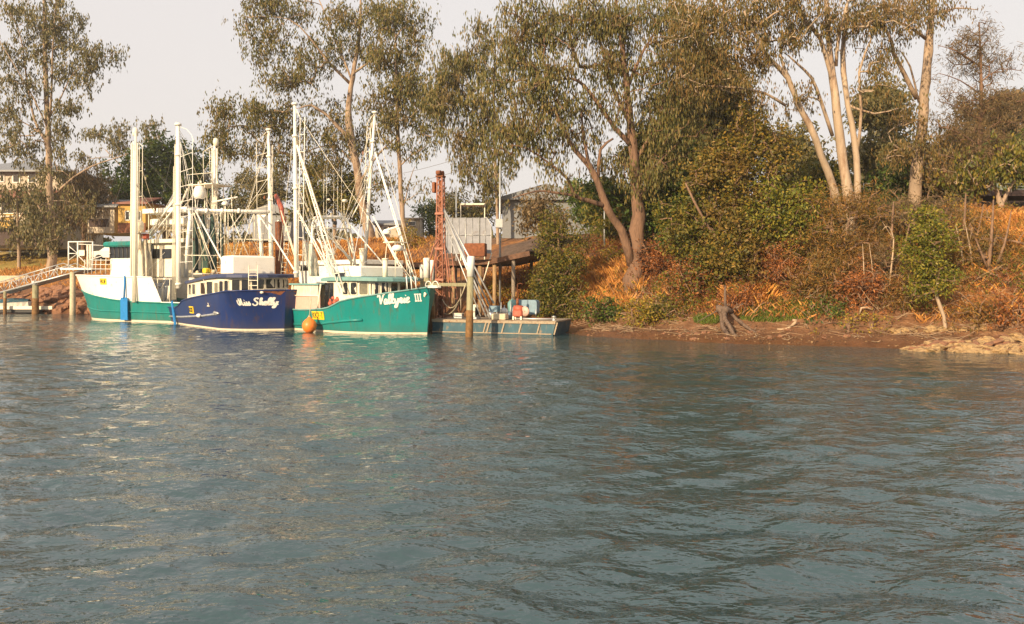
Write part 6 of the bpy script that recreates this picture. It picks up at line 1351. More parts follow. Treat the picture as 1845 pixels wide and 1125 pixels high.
# multi-stemmed pale gum
tree('gum_tree', 'pale gum with many bare sunlit stems spreading from one base right of centre', 'tree',
  [[(1535, 440, 44, .50), (1532, 400, 44, .42), (1528, 350, 44, .30), (1520, 300, 44, .26), (1512, 240, 44, .24), (1500, 140, 44, .20), (1494, 80, 44, .16), (1488, 0, 44, .12), (1480, -60, 44, .06)],
   [(1518, 400, 43.8, .26), (1502, 340, 43.5, .2), (1480, 280, 43, .18), (1458, 225, 42.6, .16), (1435, 180, 42.3, .14), (1420, 140, 42, .13), (1385, 105, 41.6, .11), (1365, 70, 41.2, .09), (1340, 20, 41, .06)],
   [(1422, 142, 42, .10), (1408, 110, 42, .07), (1405, 80, 42, .04)], [(1545, 400, 44.2, .22), (1545, 320, 44.4, .18), (1540, 250, 44.4, .16), (1528, 190, 44.5, .15), (1518, 100, 44.6, .13), (1525, 30, 44.7, .09), (1530, -50, 44.8, .04)],
   [(1545, 270, 44.4, .10), (1552, 200, 44, .08), (1548, 130, 43.8, .07), (1570, 70, 43.4, .04)], [(1500, 150, 44, .12), (1478, 70, 43.6, .11), (1450, 40, 43.2, .10), (1430, -10, 43, .06)], [(1506, 120, 44, .10), (1512, 60, 43.6, .09), (1535, -20, 43.2, .05)],
   [(1500, 245, 43.8, .10), (1480, 185, 43.2, .09), (1462, 140, 42.8, .08), (1440, 118, 42.4, .06), (1420, 100, 42, .04)], [(1415, 190, 42, .08), (1378, 168, 41.4, .07), (1325, 158, 41, .06), (1270, 155, 40.8, .04), (1235, 140, 40.6, .02)], [(1400, 118, 41.8, .07), (1340, 62, 41, .06), (1285, 52, 40.6, .04), (1220, 35, 40.4, .02)],
   [(1528, 190, 44.5, .08), (1575, 205, 44, .05), (1620, 195, 43.6, .03)]],
  [(1260, 30, 55, 34, 41, 1.8, 60), (1330, 20, 50, 34, 41.4, 1.8, 54), (1400, 25, 50, 32, 42, 1.8, 50), (1290, 80, 50, 28, 41, 1.6, 44), (1350, 100, 48, 28, 41.4, 1.6, 44), (1250, 120, 44, 24, 41, 1.4, 34), (1300, 150, 42, 22, 41.2, 1.4, 30), (1460, 30, 44, 36, 43, 1.8, 44), (1530, 25, 50, 34, 44, 1.8, 46), (1590, 40, 36, 32, 44, 1.6, 34),
   (1410, 80, 32, 30, 42, 1.3, 24), (1350, 195, 34, 18, 42, 1.2, 18), (1600, 110, 30, 24, 43.6, 1.2, 18), (1570, 150, 22, 30, 43.6, 1, 10), (1430, 190, 30, 26, 43.5, 1.2, 14), (1220, 60, 34, 26, 41, 1.4, 24)],
  leaf='gumleafw', bark='barkpale', size=(.19, .045), seed=9, group=G1, m_per=56, hang=.7)
tree('gum_tree', 'straight upright gum right of the many stemmed pale gum', 'tree',
  [[(1645, 420, 47, .42), (1648, 350, 47, .38), (1655, 280, 47, .32), (1664, 200, 47, .28), (1670, 120, 47, .24), (1676, 40, 47, .2), (1682, -50, 47, .12)], [(1652, 178, 47, .14), (1630, 135, 46.6, .12), (1610, 95, 46.2, .10), (1600, 60, 46, .08), (1560, 20, 45.6, .04)],
   [(1655, 185, 47, .06), (1640, 120, 46.4, .05), (1622, 92, 46, .03)], [(1668, 70, 47, .10), (1640, 50, 46.5, .08), (1600, 30, 46, .04)], [(1674, 30, 47, .08), (1720, 15, 46.6, .05), (1760, 18, 46, .02)], [(1660, 215, 47, .08), (1620, 225, 46, .05), (1600, 240, 46, .03)]],
  [(1610, 30, 42, 26, 46, 1.6, 36), (1650, 10, 36, 24, 46.5, 1.6, 30), (1590, 90, 28, 20, 46, 1.2, 14), (1635, 210, 34, 16, 46, 1.2, 18), (1700, 20, 30, 16, 46, 1.2, 14), (1665, 260, 34, 26, 46.4, 1.4, 26), (1700, 300, 34, 30, 46, 1.6, 28), (1620, 280, 30, 24, 46.4, 1.4, 20)],
  leaf='gumleafw', bark='bark', size=(.19, .045), seed=10, group=G1, m_per=52, hang=.7)
tree('casuarina', 'tall sparse feathery casuarina near the right edge', 'tree',
  [[(1758, 420, 45, .2), (1762, 330, 45, .16), (1766, 240, 45, .12), (1768, 140, 45, .08), (1764, 40, 45, .03)]] +
  [[(1765, y, 45, .05), (1765 + s * 35, y - 25, 44.6, .03), (1765 + s * 75, y - 30 + 8 * s, 44.2, .015)] for y, s in ((330, 1), (315, -1), (290, 1), (265, -1), (245, 1), (220, -1), (195, 1), (170, -1), (150, 1), (120, -1))],
  [(1762, 60, 26, 30, 45, 1, 22), (1735, 110, 36, 30, 45, 1.3, 36), (1795, 120, 34, 30, 45, 1.3, 34), (1725, 175, 42, 28, 45, 1.4, 42), (1805, 185, 44, 28, 45, 1.4, 42), (1735, 240, 45, 28, 45, 1.4, 40), (1810, 250, 42, 32, 45, 1.4, 40), (1765, 290, 50, 26, 45, 1.4, 36), (1830, 300, 26, 30, 45, 1.3, 22), (1710, 290, 22, 24, 45, 1.2, 14)],
  leaf='casleafd', bark='barkred', size=(.24, .024), m_per=62, seed=11, hang=.45, spread=(.38, .38, .28))
tree('gum_tree', 'short forked pale tree in front of the raised house at the right', 'tree',
  [[(1803, 405, 44, .2), (1803, 370, 44, .17), (1795, 345, 44, .12), (1780, 315, 44, .07)], [(1803, 372, 44, .12), (1818, 340, 44, .10), (1840, 310, 44, .06)], [(1795, 345, 44, .05), (1770, 330, 43.6, .03)]],
  [(1800, 290, 50, 22, 44, 1.4, 40), (1760, 310, 32, 20, 43.6, 1.2, 22), (1840, 300, 26, 26, 44, 1.3, 26), (1730, 330, 30, 20, 43.8, 1.2, 20)], leaf='midleaf', bark='bark', size=(.18, .07), m_per=44, seed=12)
# leafy green trees on the bank right of the leaning gum
tree('leafy_tree', 'bushy olive green tree filling the bank right of the big leaning gum', 'tree',
  [[(1320, 520, 39, .2), (1322, 440, 39, .16), (1325, 350, 39.2, .12), (1330, 270, 39.4, .06)], [(1321, 470, 39, .10), (1270, 400, 38.6, .07), (1235, 330, 38.6, .04)], [(1322, 430, 39, .1), (1375, 370, 39, .07), (1400, 310, 39.4, .04)]],
  [(1345, 240, 30, 24, 40.5, 1.3, 34), (1300, 275, 34, 30, 40, 1.5, 54), (1370, 285, 42, 34, 40, 1.6, 60), (1285, 325, 34, 34, 39.6, 1.5, 56), (1350, 345, 40, 40, 39.6, 1.5, 66), (1300, 390, 40, 34, 39, 1.5, 66), (1340, 420, 34, 40, 38.4, 1.3, 60), (1310, 460, 40, 34, 38.2, 1.4, 60), (1345, 495, 24, 20, 38, 1.1, 20), (1405, 255, 30, 22, 41, 1.4, 26)],
  leaf='oliveleaf', bark='twig', size=(.15, .075), m_per=66, seed=13, hang=.3, spread=(.36, .36, .30))
tree('leafy_tree', 'yellow green leafy tree between the leaning gum and the tall olive tree', 'tree', [[(1245, 520, 38.6, .12), (1246, 460, 38.6, .1), (1250, 360, 38.8, .05)], [(1246, 470, 38.6, .07), (1220, 410, 38.4, .04)]],
  [(1262, 330, 28, 26, 39, 1.2, 22), (1235, 370, 32, 30, 38.8, 1.3, 32), (1265, 405, 34, 30, 38.6, 1.3, 34), (1228, 430, 28, 32, 38.4, 1.2, 28), (1262, 465, 38, 30, 38.2, 1.3, 36), (1235, 500, 26, 20, 38, 1, 22), (1290, 500, 24, 16, 37.9, .9, 12), (1215, 385, 16, 22, 38.6, .9, 10)],
  leaf='midleaf', bark='twig', size=(.15, .075), m_per=62, seed=43, hang=.3, spread=(.34, .34, .28))
tree('leafy_tree', 'brighter green leafy tree below the pale gum stems', 'tree', [[(1405, 490, 38.8, .12), (1402, 430, 38.8, .1), (1400, 370, 39, .06)]],
  [(1390, 365, 38, 28, 39, 1.4, 56), (1425, 385, 30, 26, 39, 1.2, 40), (1375, 400, 32, 26, 38.6, 1.2, 36), (1415, 420, 34, 22, 38.6, 1.2, 34), (1445, 350, 24, 22, 39.6, 1.1, 18)], leaf='brightleaf', bark='twig', size=(.15, .07), m_per=62, seed=14, hang=.35, spread=(.34, .34, .28))
tree('leafy_tree', 'dark broad leaved tree between the leaning gum and the olive green tree', 'tree', [[(1215, 470, 45, .15), (1210, 400, 45, .12), (1205, 330, 45, .06)]],
  [(1200, 330, 42, 34, 45, 1.7, 60), (1175, 380, 34, 34, 45, 1.5, 46), (1220, 385, 36, 34, 44.6, 1.6, 56), (1235, 300, 34, 30, 46, 1.6, 40), (1100, 350, 30, 26, 47, 1.5, 26), (1195, 420, 40, 20, 44.4, 1.3, 34)], leaf='darkleaf', bark='twig', size=(.20, .12), m_per=50, seed=15, hang=.35)
tree('mangrove', 'tall olive mangrove standing at the water edge right of the barge', 'tree', [[(1008, 575, 43, .12), (1008, 520, 43, .1), (1006, 430, 43, .05)], [(1006, 540, 43, .06), (1032, 480, 42.8, .03)], [(1006, 550, 43, .06), (984, 500, 42.8, .03)]],
  [(1003, 408, 22, 24, 43.2, 1, 34), (992, 440, 28, 26, 43.2, 1.1, 50), (1022, 468, 30, 28, 43, 1.1, 56), (990, 488, 30, 28, 43, 1.1, 60), (1018, 518, 34, 28, 42.8, 1.1, 66), (984, 532, 26, 24, 42.8, 1, 44), (1012, 560, 34, 20, 42.4, .9, 48), (1040, 435, 14, 18, 43.4, .8, 12), (980, 560, 16, 14, 42.6, .7, 14)],
  leaf='midleaf', bark='twig', size=(.13, .055), m_per=56, seed=16, hang=.2, spread=(.26, .26, .24), up=.05, clus=.6)
tree('mangrove', 'small bright green tree on a bare curved stem over the right hand mud', 'tree', [[(1704, 600, 33.2, .09), (1700, 570, 33.2, .075), (1689, 540, 33.2, .07), (1686, 523, 33.2, .065), (1690, 510, 33.2, .06), (1682, 450, 33.4, .05), (1674, 400, 33.6, .02)]],
  [(1668, 385, 16, 14, 33.6, .6, 16), (1678, 405, 22, 16, 33.6, .8, 28), (1662, 432, 24, 18, 33.6, .8, 32), (1692, 440, 18, 18, 33.4, .7, 26), (1640, 455, 16, 10, 33.6, .5, 10), (1688, 472, 22, 16, 33.4, .7, 28), (1660, 485, 26, 18, 33.4, .7, 32), (1694, 505, 22, 14, 33.2, .7, 22), (1668, 515, 24, 12, 33.2, .6, 18)],
  leaf='brightleaf', bark='barkpale', size=(.12, .05), m_per=56, seed=17, hang=.35, spread=(.22, .22, .2), clus=.55)
# casuarina thickets on the bank
for k, (lab, px, D, blobs, lf) in enumerate((
  ('brown green casuarina thicket below the pale gum stems', 1500, 39.5, [(1480, 370, 50, 34, 40.5, 1.5, 60), (1550, 380, 50, 34, 40.5, 1.5, 60), (1460, 430, 48, 34, 39.5, 1.5, 56), (1520, 450, 50, 36, 39, 1.5, 64), (1570, 460, 40, 34, 38.6, 1.3, 44), (1490, 500, 50, 26, 38, 1.3, 46)], 'casleaf'),
  ('dusky casuarina behind the small bright green tree', 1610, 38.5, [(1600, 400, 44, 36, 40, 1.5, 50), (1640, 370, 40, 26, 41, 1.4, 34), (1600, 480, 40, 40, 38, 1.3, 46), (1585, 540, 34, 24, 36.8, 1.1, 24), (1720, 380, 36, 24, 40, 1.3, 32)], 'casleafd'),
  ('rusty brown casuarina thicket at the right edge above the pale rocks', 1790, 35.5, [(1770, 455, 48, 30, 37, 1.4, 60), (1830, 460, 40, 32, 37, 1.4, 50), (1760, 500, 40, 36, 36, 1.2, 56), (1815, 510, 44, 40, 35.6, 1.3, 64), (1750, 550, 34, 22, 35, 1, 30), (1800, 560, 40, 18, 34.6, .9, 30), (1730, 430, 24, 30, 37, 1, 20)], 'casleaf'),
  ('olive casuarina shrub right of the small bright green tree', 1740, 37, [(1725, 405, 34, 24, 38.4, 1.1, 34), (1720, 460, 28, 34, 37, 1.1, 34), (1735, 520, 26, 30, 35.6, .9, 26)], 'casleaf'))):
    g = onG(px, D); py = HOR + (EYE - g.z) / D * F + 3
    tree('casuarina', lab, 'tree', [[(px - 10, py, D, .09), (px - 4, py - 60, D, .07), (px, py - 130, D + .3, .03)], [(px, py, D, .07), (px + 20, py - 50, D - .2, .05), (px + 32, py - 110, D, .02)], [(px - 8, py, D, .06), (px - 32, py - 60, D - .2, .03)]], blobs, leaf=lf, bark='twig', size=(.22, .026), m_per=74, seed=20 + k, hang=.25, spread=(.36, .36, .30), up=.08)
tree('gum_tree', 'low spreading dusky gum in front of the cream house at the left edge', 'tree', [[(34, 458, 72, .16), (32, 410, 72, .13), (30, 350, 72, .07)], [(32, 400, 72, .08), (60, 350, 72, .04)], [(32, 395, 72, .08), (4, 350, 72, .04)]],
  [(20, 345, 30, 24, 72, 1.6, 16), (58, 340, 30, 24, 72, 1.6, 20), (40, 380, 36, 26, 72, 1.6, 24), (70, 390, 26, 26, 72, 1.4, 18), (8, 400, 18, 16, 72, 1.2, 8), (45, 425, 40, 18, 72, 1.4, 20)], leaf='gumleafg', bark='bark', size=(.26, .08), seed=31, m_per=50)
# background belt of trees on the flat beyond the bank
bgl = [('distant dark tree at the left edge behind the cream house', -30, 100, 330, 380, 60, 'gumleafg'), ('distant grey green tree between cream house and casuarina', 60, 104, 335, 400, 40, 'gumleafg'), ('distant tree showing through the left trawler rigging', 395, 96, 330, 410, 52, 'darkleaf'), ('distant olive tree behind the Miss Shelly mast', 470, 92, 300, 400, 46, 'gumleafg'),
       ('round green tree behind the Valkyrie III arch gantry', 600, 78, 305, 405, 58, 'midleaf'), ('dark rounded distant tree left of the red piling tower', 772, 92, 362, 420, 30, 'darkleaf'), ('distant bushy tree above the grey wharf screens', 845, 84, 345, 420, 46, 'gumleafg'),       ('low bare looking tree beside the hazy shed', 975, 60, 355, 410, 26, 'casleafd'), ('bright leafy tree behind the fork of the leaning gum', 1180, 60, 330, 430, 46, 'brightleaf'), ('dark tree behind the shed end', 1070, 66, 330, 400, 36, 'darkleaf'), ('mid green tree behind the olive green tree', 1280, 66, 230, 400, 55, 'gumleafg'),
       ('tall grey gum crown behind the pale stems', 1430, 60, 230, 390, 56, 'gumleafg'), ('round dark green crown behind the pale gum base', 1590, 66, 235, 370, 46, 'darkleaf'), ('olive tree behind the straight upright gum', 1700, 64, 265, 350, 55, 'casleafd'), ('bushy tree over the raised house roof', 1800, 70, 240, 330, 60, 'gumleafg'), ('tree beyond the right edge behind the raised house', 1900, 62, 220, 360, 60, 'gumleafg'),
       ('green crown filling the gap behind the leaning gum fork', 1120, 58, 335, 420, 50, 'midleaf'), ('tall grey green crown behind the olive green tree', 1250, 74, 190, 380, 70, 'gumleafg'), ('olive crown low behind the pale gum stems', 1470, 54, 300, 410, 50, 'midleaf'), ('bushy crown hiding the left end of the raised house', 1580, 54, 255, 350, 44, 'gumleafg'), ('brown green crown in front of the raised house', 1690, 50, 290, 345, 40, 'casleaf'), ('dark crown above the raised house deck beside the forked tree', 1850, 56, 250, 325, 46, 'darkleaf'), ('dim gum canopy behind the pale stems, the left one', 1275, 56, 90, 250, 80, 'gumleafg'), ('sparse gum canopy between the pale stems and the upright gum', 1590, 58, 150, 310, 40, 'gumleafg'), ('leafy crown between leaning gum fork and olive tree', 1190, 54, 230, 340, 60, 'midleaf'), ('feathery tree behind the tall sparse casuarina', 1790, 66, 170, 300, 60, 'casleafd'), ('feathery grey crown above the raised house', 1745, 62, 240, 330, 60, 'casleafd'),
       ('dense shrub tree left of the raised house deck', 1540, 52, 335, 400, 34, 'darkleaf'), ('shadowy evergreen between upright gum and raised house', 1620, 51, 310, 380, 36, 'darkleaf')]
for k, (lab, px, D, yt, yb, rx, lf) in enumerate(bgl):
    rg = np.random.default_rng(500 + k); g = onG(px, D); py = HOR + (EYE - g.z) / D * F; cy = (yt + min(yb, py)) / 2; ry = (min(yb, py) - yt) / 2
    bl_ = [(px + rg.uniform(-.8, .8) * rx, cy + rg.uniform(-.8, .7) * ry, rx * rg.uniform(.22, .5), ry * rg.uniform(.18, .42), D + rg.uniform(-1, 1), 1.6, int(rx * ry / 100)) for _ in range(10)]
    tree('background_tree', lab, 'tree', [[(px, py + 4, D, .22), (px + 3, (py + cy) / 2, D, .18), (px, cy - ry * .5, D, .06)], [(px + 2, cy + ry * .3, D, .1), (px + rx * .4, cy - ry * .2, D, .04)], [(px, cy + ry * .4, D, .1), (px - rx * .4, cy - ry * .1, D, .04)]], bl_, leaf=lf, bark='bark', size=(.30, .11), m_per=52, seed=60 + k, hang=.5, spread=(.55, .55, .4), group='trees on the flat beyond the bank')
# the far wood that closes the view
def scatter_leaves(name, label, pts, mt, size, hang, m_per=1, spread=(.1, .1, .1), kind='stuff', seed=0, sub=1):
    rng = np.random.default_rng(seed); V, Fc = leaves(pts, m_per, rng, spread, size, hang, sub=sub); NLEAF[0] += len(Fc)
    o = ob(name, np_mesh(name, V, Fc, [mt])); tag(o, label, kind=kind); return o
rg = np.random.default_rng(900)
xs_ = rg.uniform(-75, 95, 1300); top = 6.5 + 5.5 * vnoise(xs_, xs_ * 0, 9, 3) + 3.0 * vnoise(xs_, xs_ * 0, 3.1, 4) + np.clip(xs_ / 12, -1.5, 4.5); ys_ = 128 + rg.uniform(-3, 3, 1300); zz = 6.2 + (top - 6.2) * rg.uniform(0, 1, 1300) ** .8
scatter_leaves('distant_wood', 'hazy line of far trees closing the view beyond the bank', np.stack([xs_, ys_, zz], 1), M['gumleafg'], (.85, .42), .3, 40, (1.3, 1.3, .9), seed=5, sub=2)

# bushes on the bank --------------------------------------------------
def bush(label, px, py, w_, h_, leaf, n, size=(.13, .06), m_per=44, seed=0, D=None, hang=.2, bark='twig', spread=(.24, .24, .2), cat='bush', name='bush', group=None):
    g = G(px, py) if D is None else onG(px, D); D = g.y; py = HOR + (EYE - g.z) / D * F; s = D / F
    bl_ = [(px - w_ * .25, py - h_ * .42, w_ * .3, h_ * .42, D + .1, w_ * s * .3, int(n * .3)), (px + w_ * .22, py - h_ * .38, w_ * .32, h_ * .38, D, w_ * s * .3, int(n * .3)), (px, py - h_ * .6, w_ * .3, h_ * .4, D + .3, w_ * s * .3, int(n * .4))]
    rg = np.random.default_rng(seed)
    lm = [[(px + rg.uniform(-.1, .1) * w_, py + 3, D, .035), (px + dx * w_ * .5, py - h_ * .3, D, .025), (px + dx * w_, py - h_ * .7, D + .1, .012)] for dx in (-.1, .25, -.3, .1)]
    return tree(name, label, cat, lm, bl_, leaf=leaf, bark=bark, size=size, m_per=m_per, seed=seed, hang=hang, spread=spread, parts=('stems', 'foliage'), up=.1, group=group)
bs = [('low dark green mangrove bush at the mud edge below the golden grass', 1095, 582, 74, 36, 'darkleaf', 70, (.15, .07)), ('yellow green bush right of the low dark mangrove bush', 1165, 588, 60, 48, 'yellowleaf', 60, (.13, .06)), ('mid green bush above the mud left of the driftwood stump', 1205, 574, 56, 44, 'midleaf', 50, (.13, .06)),
      ('olive shrub tucked left of the tall mangrove behind the blue shelter', 968, 566, 36, 44, 'midleaf', 60, (.13, .055)), ('light green shrub at the foot of the leaning gum', 1110, 482, 46, 40, 'yellowleaf', 34, (.13, .06)), ('small green shrub right of the leaning gum base', 1168, 470, 36, 40, 'midleaf', 26, (.13, .06)),
      ('yellow green shrub under the wharf end', 905, 548, 60, 40, 'yellowleaf', 40, (.12, .05)), ('purple brown weed mound above the barge engine', 940, 530, 52, 60, 'brownweed', 60, (.12, .04)), ('dark brown weed thicket right of the golden grass', 1190, 510, 80, 80, 'brownweed', 120, (.13, .04)), ('brown weed thicket below the olive green tree', 1250, 540, 80, 70, 'brownweed', 110, (.13, .04)),
      ('russet weed thicket above the green grass patch', 1405, 520, 90, 66, 'brownweed', 110, (.13, .04)), ('russet dry thicket under the casuarinas', 1470, 545, 80, 60, 'casleaf', 90, (.20, .03)), ('tangled brown thicket left of the small bright green tree', 1560, 555, 80, 70, 'brownweed', 100, (.14, .035)), ('dry brown thicket behind the curved stem', 1640, 560, 70, 70, 'casleaf', 80, (.2, .03)),
      ('olive shrub high on the bank above the russet thicket', 1440, 470, 60, 50, 'midleaf', 44, (.13, .06)), ('dark shrub at the top of the bank under the raised house', 1600, 420, 80, 50, 'darkleaf', 60, (.15, .08)), ('yellow olive shrub before the raised house', 1712, 412, 50, 44, 'yellowleaf', 44, (.14, .06)),
      ('small mangrove seedling on the mud left of centre right', 1528, 600, 14, 30, 'yellowleaf', 12, (.10, .045)), ('second mangrove seedling on the mud, the bushier one', 1570, 597, 14, 22, 'yellowleaf', 10, (.10, .045)),
      ('dry brown shrub below the cream house near the left edge', 18, 432, 50, 26, 'casleaf', 40, (.2, .05)), ('olive shrub below the cream house left of the gum trunk', 62, 430, 50, 30, 'gumleafg', 44, (.2, .06)), ('drooping foliage clump in front of the cream house verandah', 40, 432, 60, 50, 'casleafd', 50, (.22, .05)),
      ('green shrub at the foot of the leftmost gum', 55, 462, 60, 40, 'gumleafg', 44, (.2, .06)), ('yellow green weeds above the gangway', 50, 476, 50, 16, 'yellowleaf', 24, (.14, .05)), ('dark shrub right of the leftmost gum trunk', 125, 440, 50, 60, 'casleafd', 50, (.2, .05)), ('golden green shrub behind the Valkyrie III radar domes', 738, 450, 40, 50, 'yellowleaf', 40, (.16, .06)),
      ('dark green shrub low on the bank left of the tall mangrove', 1030, 575, 40, 34, 'midleaf', 34, (.12, .055)), ('brown thicket below the shed beside the tall mangrove', 1060, 470, 50, 40, 'brownweed', 46, (.13, .04)), ('dark olive shrub above the mud under the casuarinas', 1500, 575, 60, 26, 'darkleaf', 30, (.13, .05)), ('weed clump above the right hand rocks', 1770, 590, 60, 40, 'casleaf', 50, (.18, .03)),
      ('rust coloured weeds at the right edge over the pale rocks', 1830, 592, 60, 50, 'brownweed', 54, (.13, .04)), ('purple brown thicket in the middle of the bank', 1330, 560, 60, 40, 'brownweed', 50, (.12, .04)), ('green shrub on the shoulder left of the raised house posts', 1500, 430, 60, 46, 'midleaf', 44, (.14, .06))]
for k, (lab, px, py, w_, h_, lf, n, sz) in enumerate(bs): bush(lab, px, py, w_, h_, lf, n, sz, seed=200 + k, hang=.2 if lf not in ('casleaf', 'casleafd') else .1, group='shrubs on the river bank')
# bare dead trees
for k, (lab, pl) in enumerate((('leaning dead tree with pale forking branches in the thicket', [[(1598, 560, 36, .04), (1606, 480, 36.2, .035), (1610, 430, 36.4, .03), (1600, 408, 36.4, .02), (1590, 415, 36.2, .01)], [(1606, 470, 36.2, .02), (1625, 455, 36, .012), (1632, 440, 36, .006)], [(1610, 432, 36.4, .015), (1590, 400, 36.6, .008)], [(1604, 500, 36, .02), (1618, 495, 35.8, .01), (1630, 505, 35.8, .005)]]),
                               ('pair of thin dead poles in the thicket, the left one', [[(1742, 520, 36, .035), (1732, 450, 36.2, .03), (1722, 405, 36.4, .012)], [(1733, 440, 36.2, .012), (1715, 412, 36.2, .005)]]), ('pair of thin dead poles in the thicket, the right one', [[(1757, 515, 36, .035), (1748, 450, 36.2, .03), (1738, 398, 36.4, .012)], [(1746, 440, 36.2, .012), (1752, 410, 36.2, .005)]]),
                               ('thin pale sapling stems left of the dead forking tree', [[(1556, 560, 36.4, .035), (1558, 520, 36.4, .03), (1554, 440, 36.8, .01)], [(1567, 560, 36.2, .03), (1573, 500, 36.4, .022), (1566, 440, 36.8, .008)]]))):
    tree('dead_tree', lab, 'dead tree', pl, [], bark='twigpale', seed=300 + k)

# stuff: dry grass, weeds, twigs on the bank -----------------------------
def blades(name, label, pts, hgt, wid, mt, seed, lean=.35):
    rng = np.random.default_rng(seed); n = len(pts); a = rng.uniform(0, 6.283, n); h = hgt * rng.uniform(.5, 1.25, n); ln = rng.normal(0, lean, (n, 2)) * h[:, None]
    w2 = wid * rng.uniform(.6, 1.3, n) / 2; sx, sy = np.cos(a) * w2, np.sin(a) * w2
    b = pts; tip = b + np.stack([ln[:, 0], ln[:, 1], h], 1); md = b + np.stack([ln[:, 0] * .3, ln[:, 1] * .3, h * .55], 1); s = np.stack([sx, sy, sx * 0], 1)
    V = np.stack([b - s, b + s, md + s * .7, tip, md - s * .7], 1); V = V.reshape(-1, 3); i = np.arange(n)[:, None] * 5
    Fc = np.concatenate([i + 0, i + 1, i + 2, i + 3], 1); F2 = np.concatenate([i, i + 2, i + 3, i + 4], 1)
    o = ob(name, np_mesh(name, V[:, :] if False else np.delete(V.reshape(-1, 5, 3), 2, 1).reshape(-1, 3), np.arange(n * 4).reshape(-1, 4), [mt])); tag(o, label, kind='stuff'); NLEAF[0] += n; return o
def scatter(n, x0, x1, y0, y1, cond, seed):
    rng = np.random.default_rng(seed); x = rng.uniform(x0, x1, n); y = rng.uniform(y0, y1, n); d = shore_d(x, y); z = ground_z(x, y); k = cond(x, y, d, z, rng); return np.stack([x[k], y[k], z[k] - .04], 1)
N1 = lambda x, y, s, sd_: vnoise(x, y, s, sd_)
pxof = lambda x, y: CX + x / y * F
pyof = lambda y, z: HOR + (EYE - z) / y * F
def in_blobs(x, y, z, bl_):
    px, py = pxof(x, y), pyof(y, z); k = np.zeros(x.shape, bool)
    for cx, cy, rx, ry in bl_: k |= ((px - cx) / rx) ** 2 + ((py - cy) / ry) ** 2 < 1
    return k
gold = [(1790, 395, 70, 26), (1740, 400, 40, 20), (1850, 430, 30, 30), (1085, 520, 48, 42), (1130, 505, 34, 34), (1070, 545, 40, 28), (920, 500, 60, 34), (900, 530, 46, 26), (1350, 535, 46, 22), (1110, 540, 30, 30), (1410, 470, 34, 18), (930, 480, 40, 20), (1800, 590, 60, 22), (1840, 410, 70, 30)]
P_ = scatter(240000, -4, 26, 30, 56, lambda x, y, d, z, r: (z > .9) & in_blobs(x, y, z, gold) & (r.uniform(0, 1, len(x)) < .85), 31)
blades('golden_grass', 'tall golden dry grass tufts on the bank behind the barge and below the leaning gum', P_[:52000], .64, .020, M['drygrass'], 1)
P_ = scatter(150000, -60, -6, 56, 86, lambda x, y, d, z, r: (d > 4) & (z < 6.5) & (r.uniform(0, 1, len(x)) < .30 + .7 * (N1(x, y, 2, 5) > .5)), 32)
blades('dry_grass', 'dry orange grass on the far bank behind the trawlers', P_[:36000], .40, .034, M['drygrass'], 2)
P_ = scatter(90000, -2, 32, 28, 58, lambda x, y, d, z, r: (z > .8) & (z < 6.6) & (N1(x, y, 1.3, 6) > .42), 33)
blades('mixed_dry_grass', 'thin brown grass between the thickets on the right bank', P_[:30000], .36, .024, M['drygrass'], 3, lean=.5)
grn = [(1390, 562, 56, 20), (1430, 560, 40, 16), (1275, 577, 26, 9), (1360, 570, 30, 10)]
P_ = scatter(260000, 4, 24, 30, 44, lambda x, y, d, z, r: (z > .40) & in_blobs(x, y, z, grn), 34)
blades('green_grass', 'patch of fresh green grass above the mud', P_[:24000], .20, .03, M['greengrass'], 4)
P_ = scatter(60000, -48, -26, 68, 84, lambda x, y, d, z, r: (z > 4.0) & (N1(x, y, 1.5, 7) > .35), 35)
blades('lawn_grass', 'short straw coloured lawn grass on the far left bank', P_[:20000], .16, .04, M['palegrass'], 5)
# leaf litter and weeds
P_ = scatter(70000, 0, 32, 29, 58, lambda x, y, d, z, r: (z > .9) & (N1(x, y, .9, 12) > .40), 36); P_[:, 2] += np.random.default_rng(5).uniform(.02, .45, len(P_))
scatter_leaves('bank_weeds', 'brown weeds and leaf litter covering the right bank', P_[:17000], M['brownweed'], (.11, .04), .1, 4, (.18, .18, .12), seed=8)
P_ = scatter(60000, 0, 32, 29, 58, lambda x, y, d, z, r: (z > 1.0) & (N1(x, y, 1.4, 13) > .56), 37); P_[:, 2] += np.random.default_rng(6).uniform(.02, .5, len(P_))
scatter_leaves('bank_greenery', 'scattered green ground cover on the right bank', P_[:9000], M['midleaf'], (.11, .05), .1, 5, (.2, .2, .14), seed=9)
# tangle of dead twigs
rg = np.random.default_rng(77); m = MB()
P_ = scatter(9000, 3, 30, 29, 50, lambda x, y, d, z, r: (z > .15) & (z < 4.2) & (N1(x, y, 1.1, 15) > .45), 38)
for p in P_[:1300]:
    L_ = rg.uniform(.4, 1.6); a = rg.uniform(0, 6.28); e = rg.uniform(-.1, .9) if p[2] > .8 else rg.uniform(0, .15); d = np.array([math.cos(a) * math.cos(e), math.sin(a) * math.cos(e), math.sin(e)])
    q = p + np.array([0, 0, .06]); m.tube([q, q + d * L_ * .5 + rg.normal(0, .06, 3), q + d * L_ + rg.normal(0, .1, 3)], [.016, .012, .006], 3, cap=False)
tag(m.build('dead_twigs', M['twigpale']), 'tangle of pale dead twigs over the lower bank', kind='stuff')

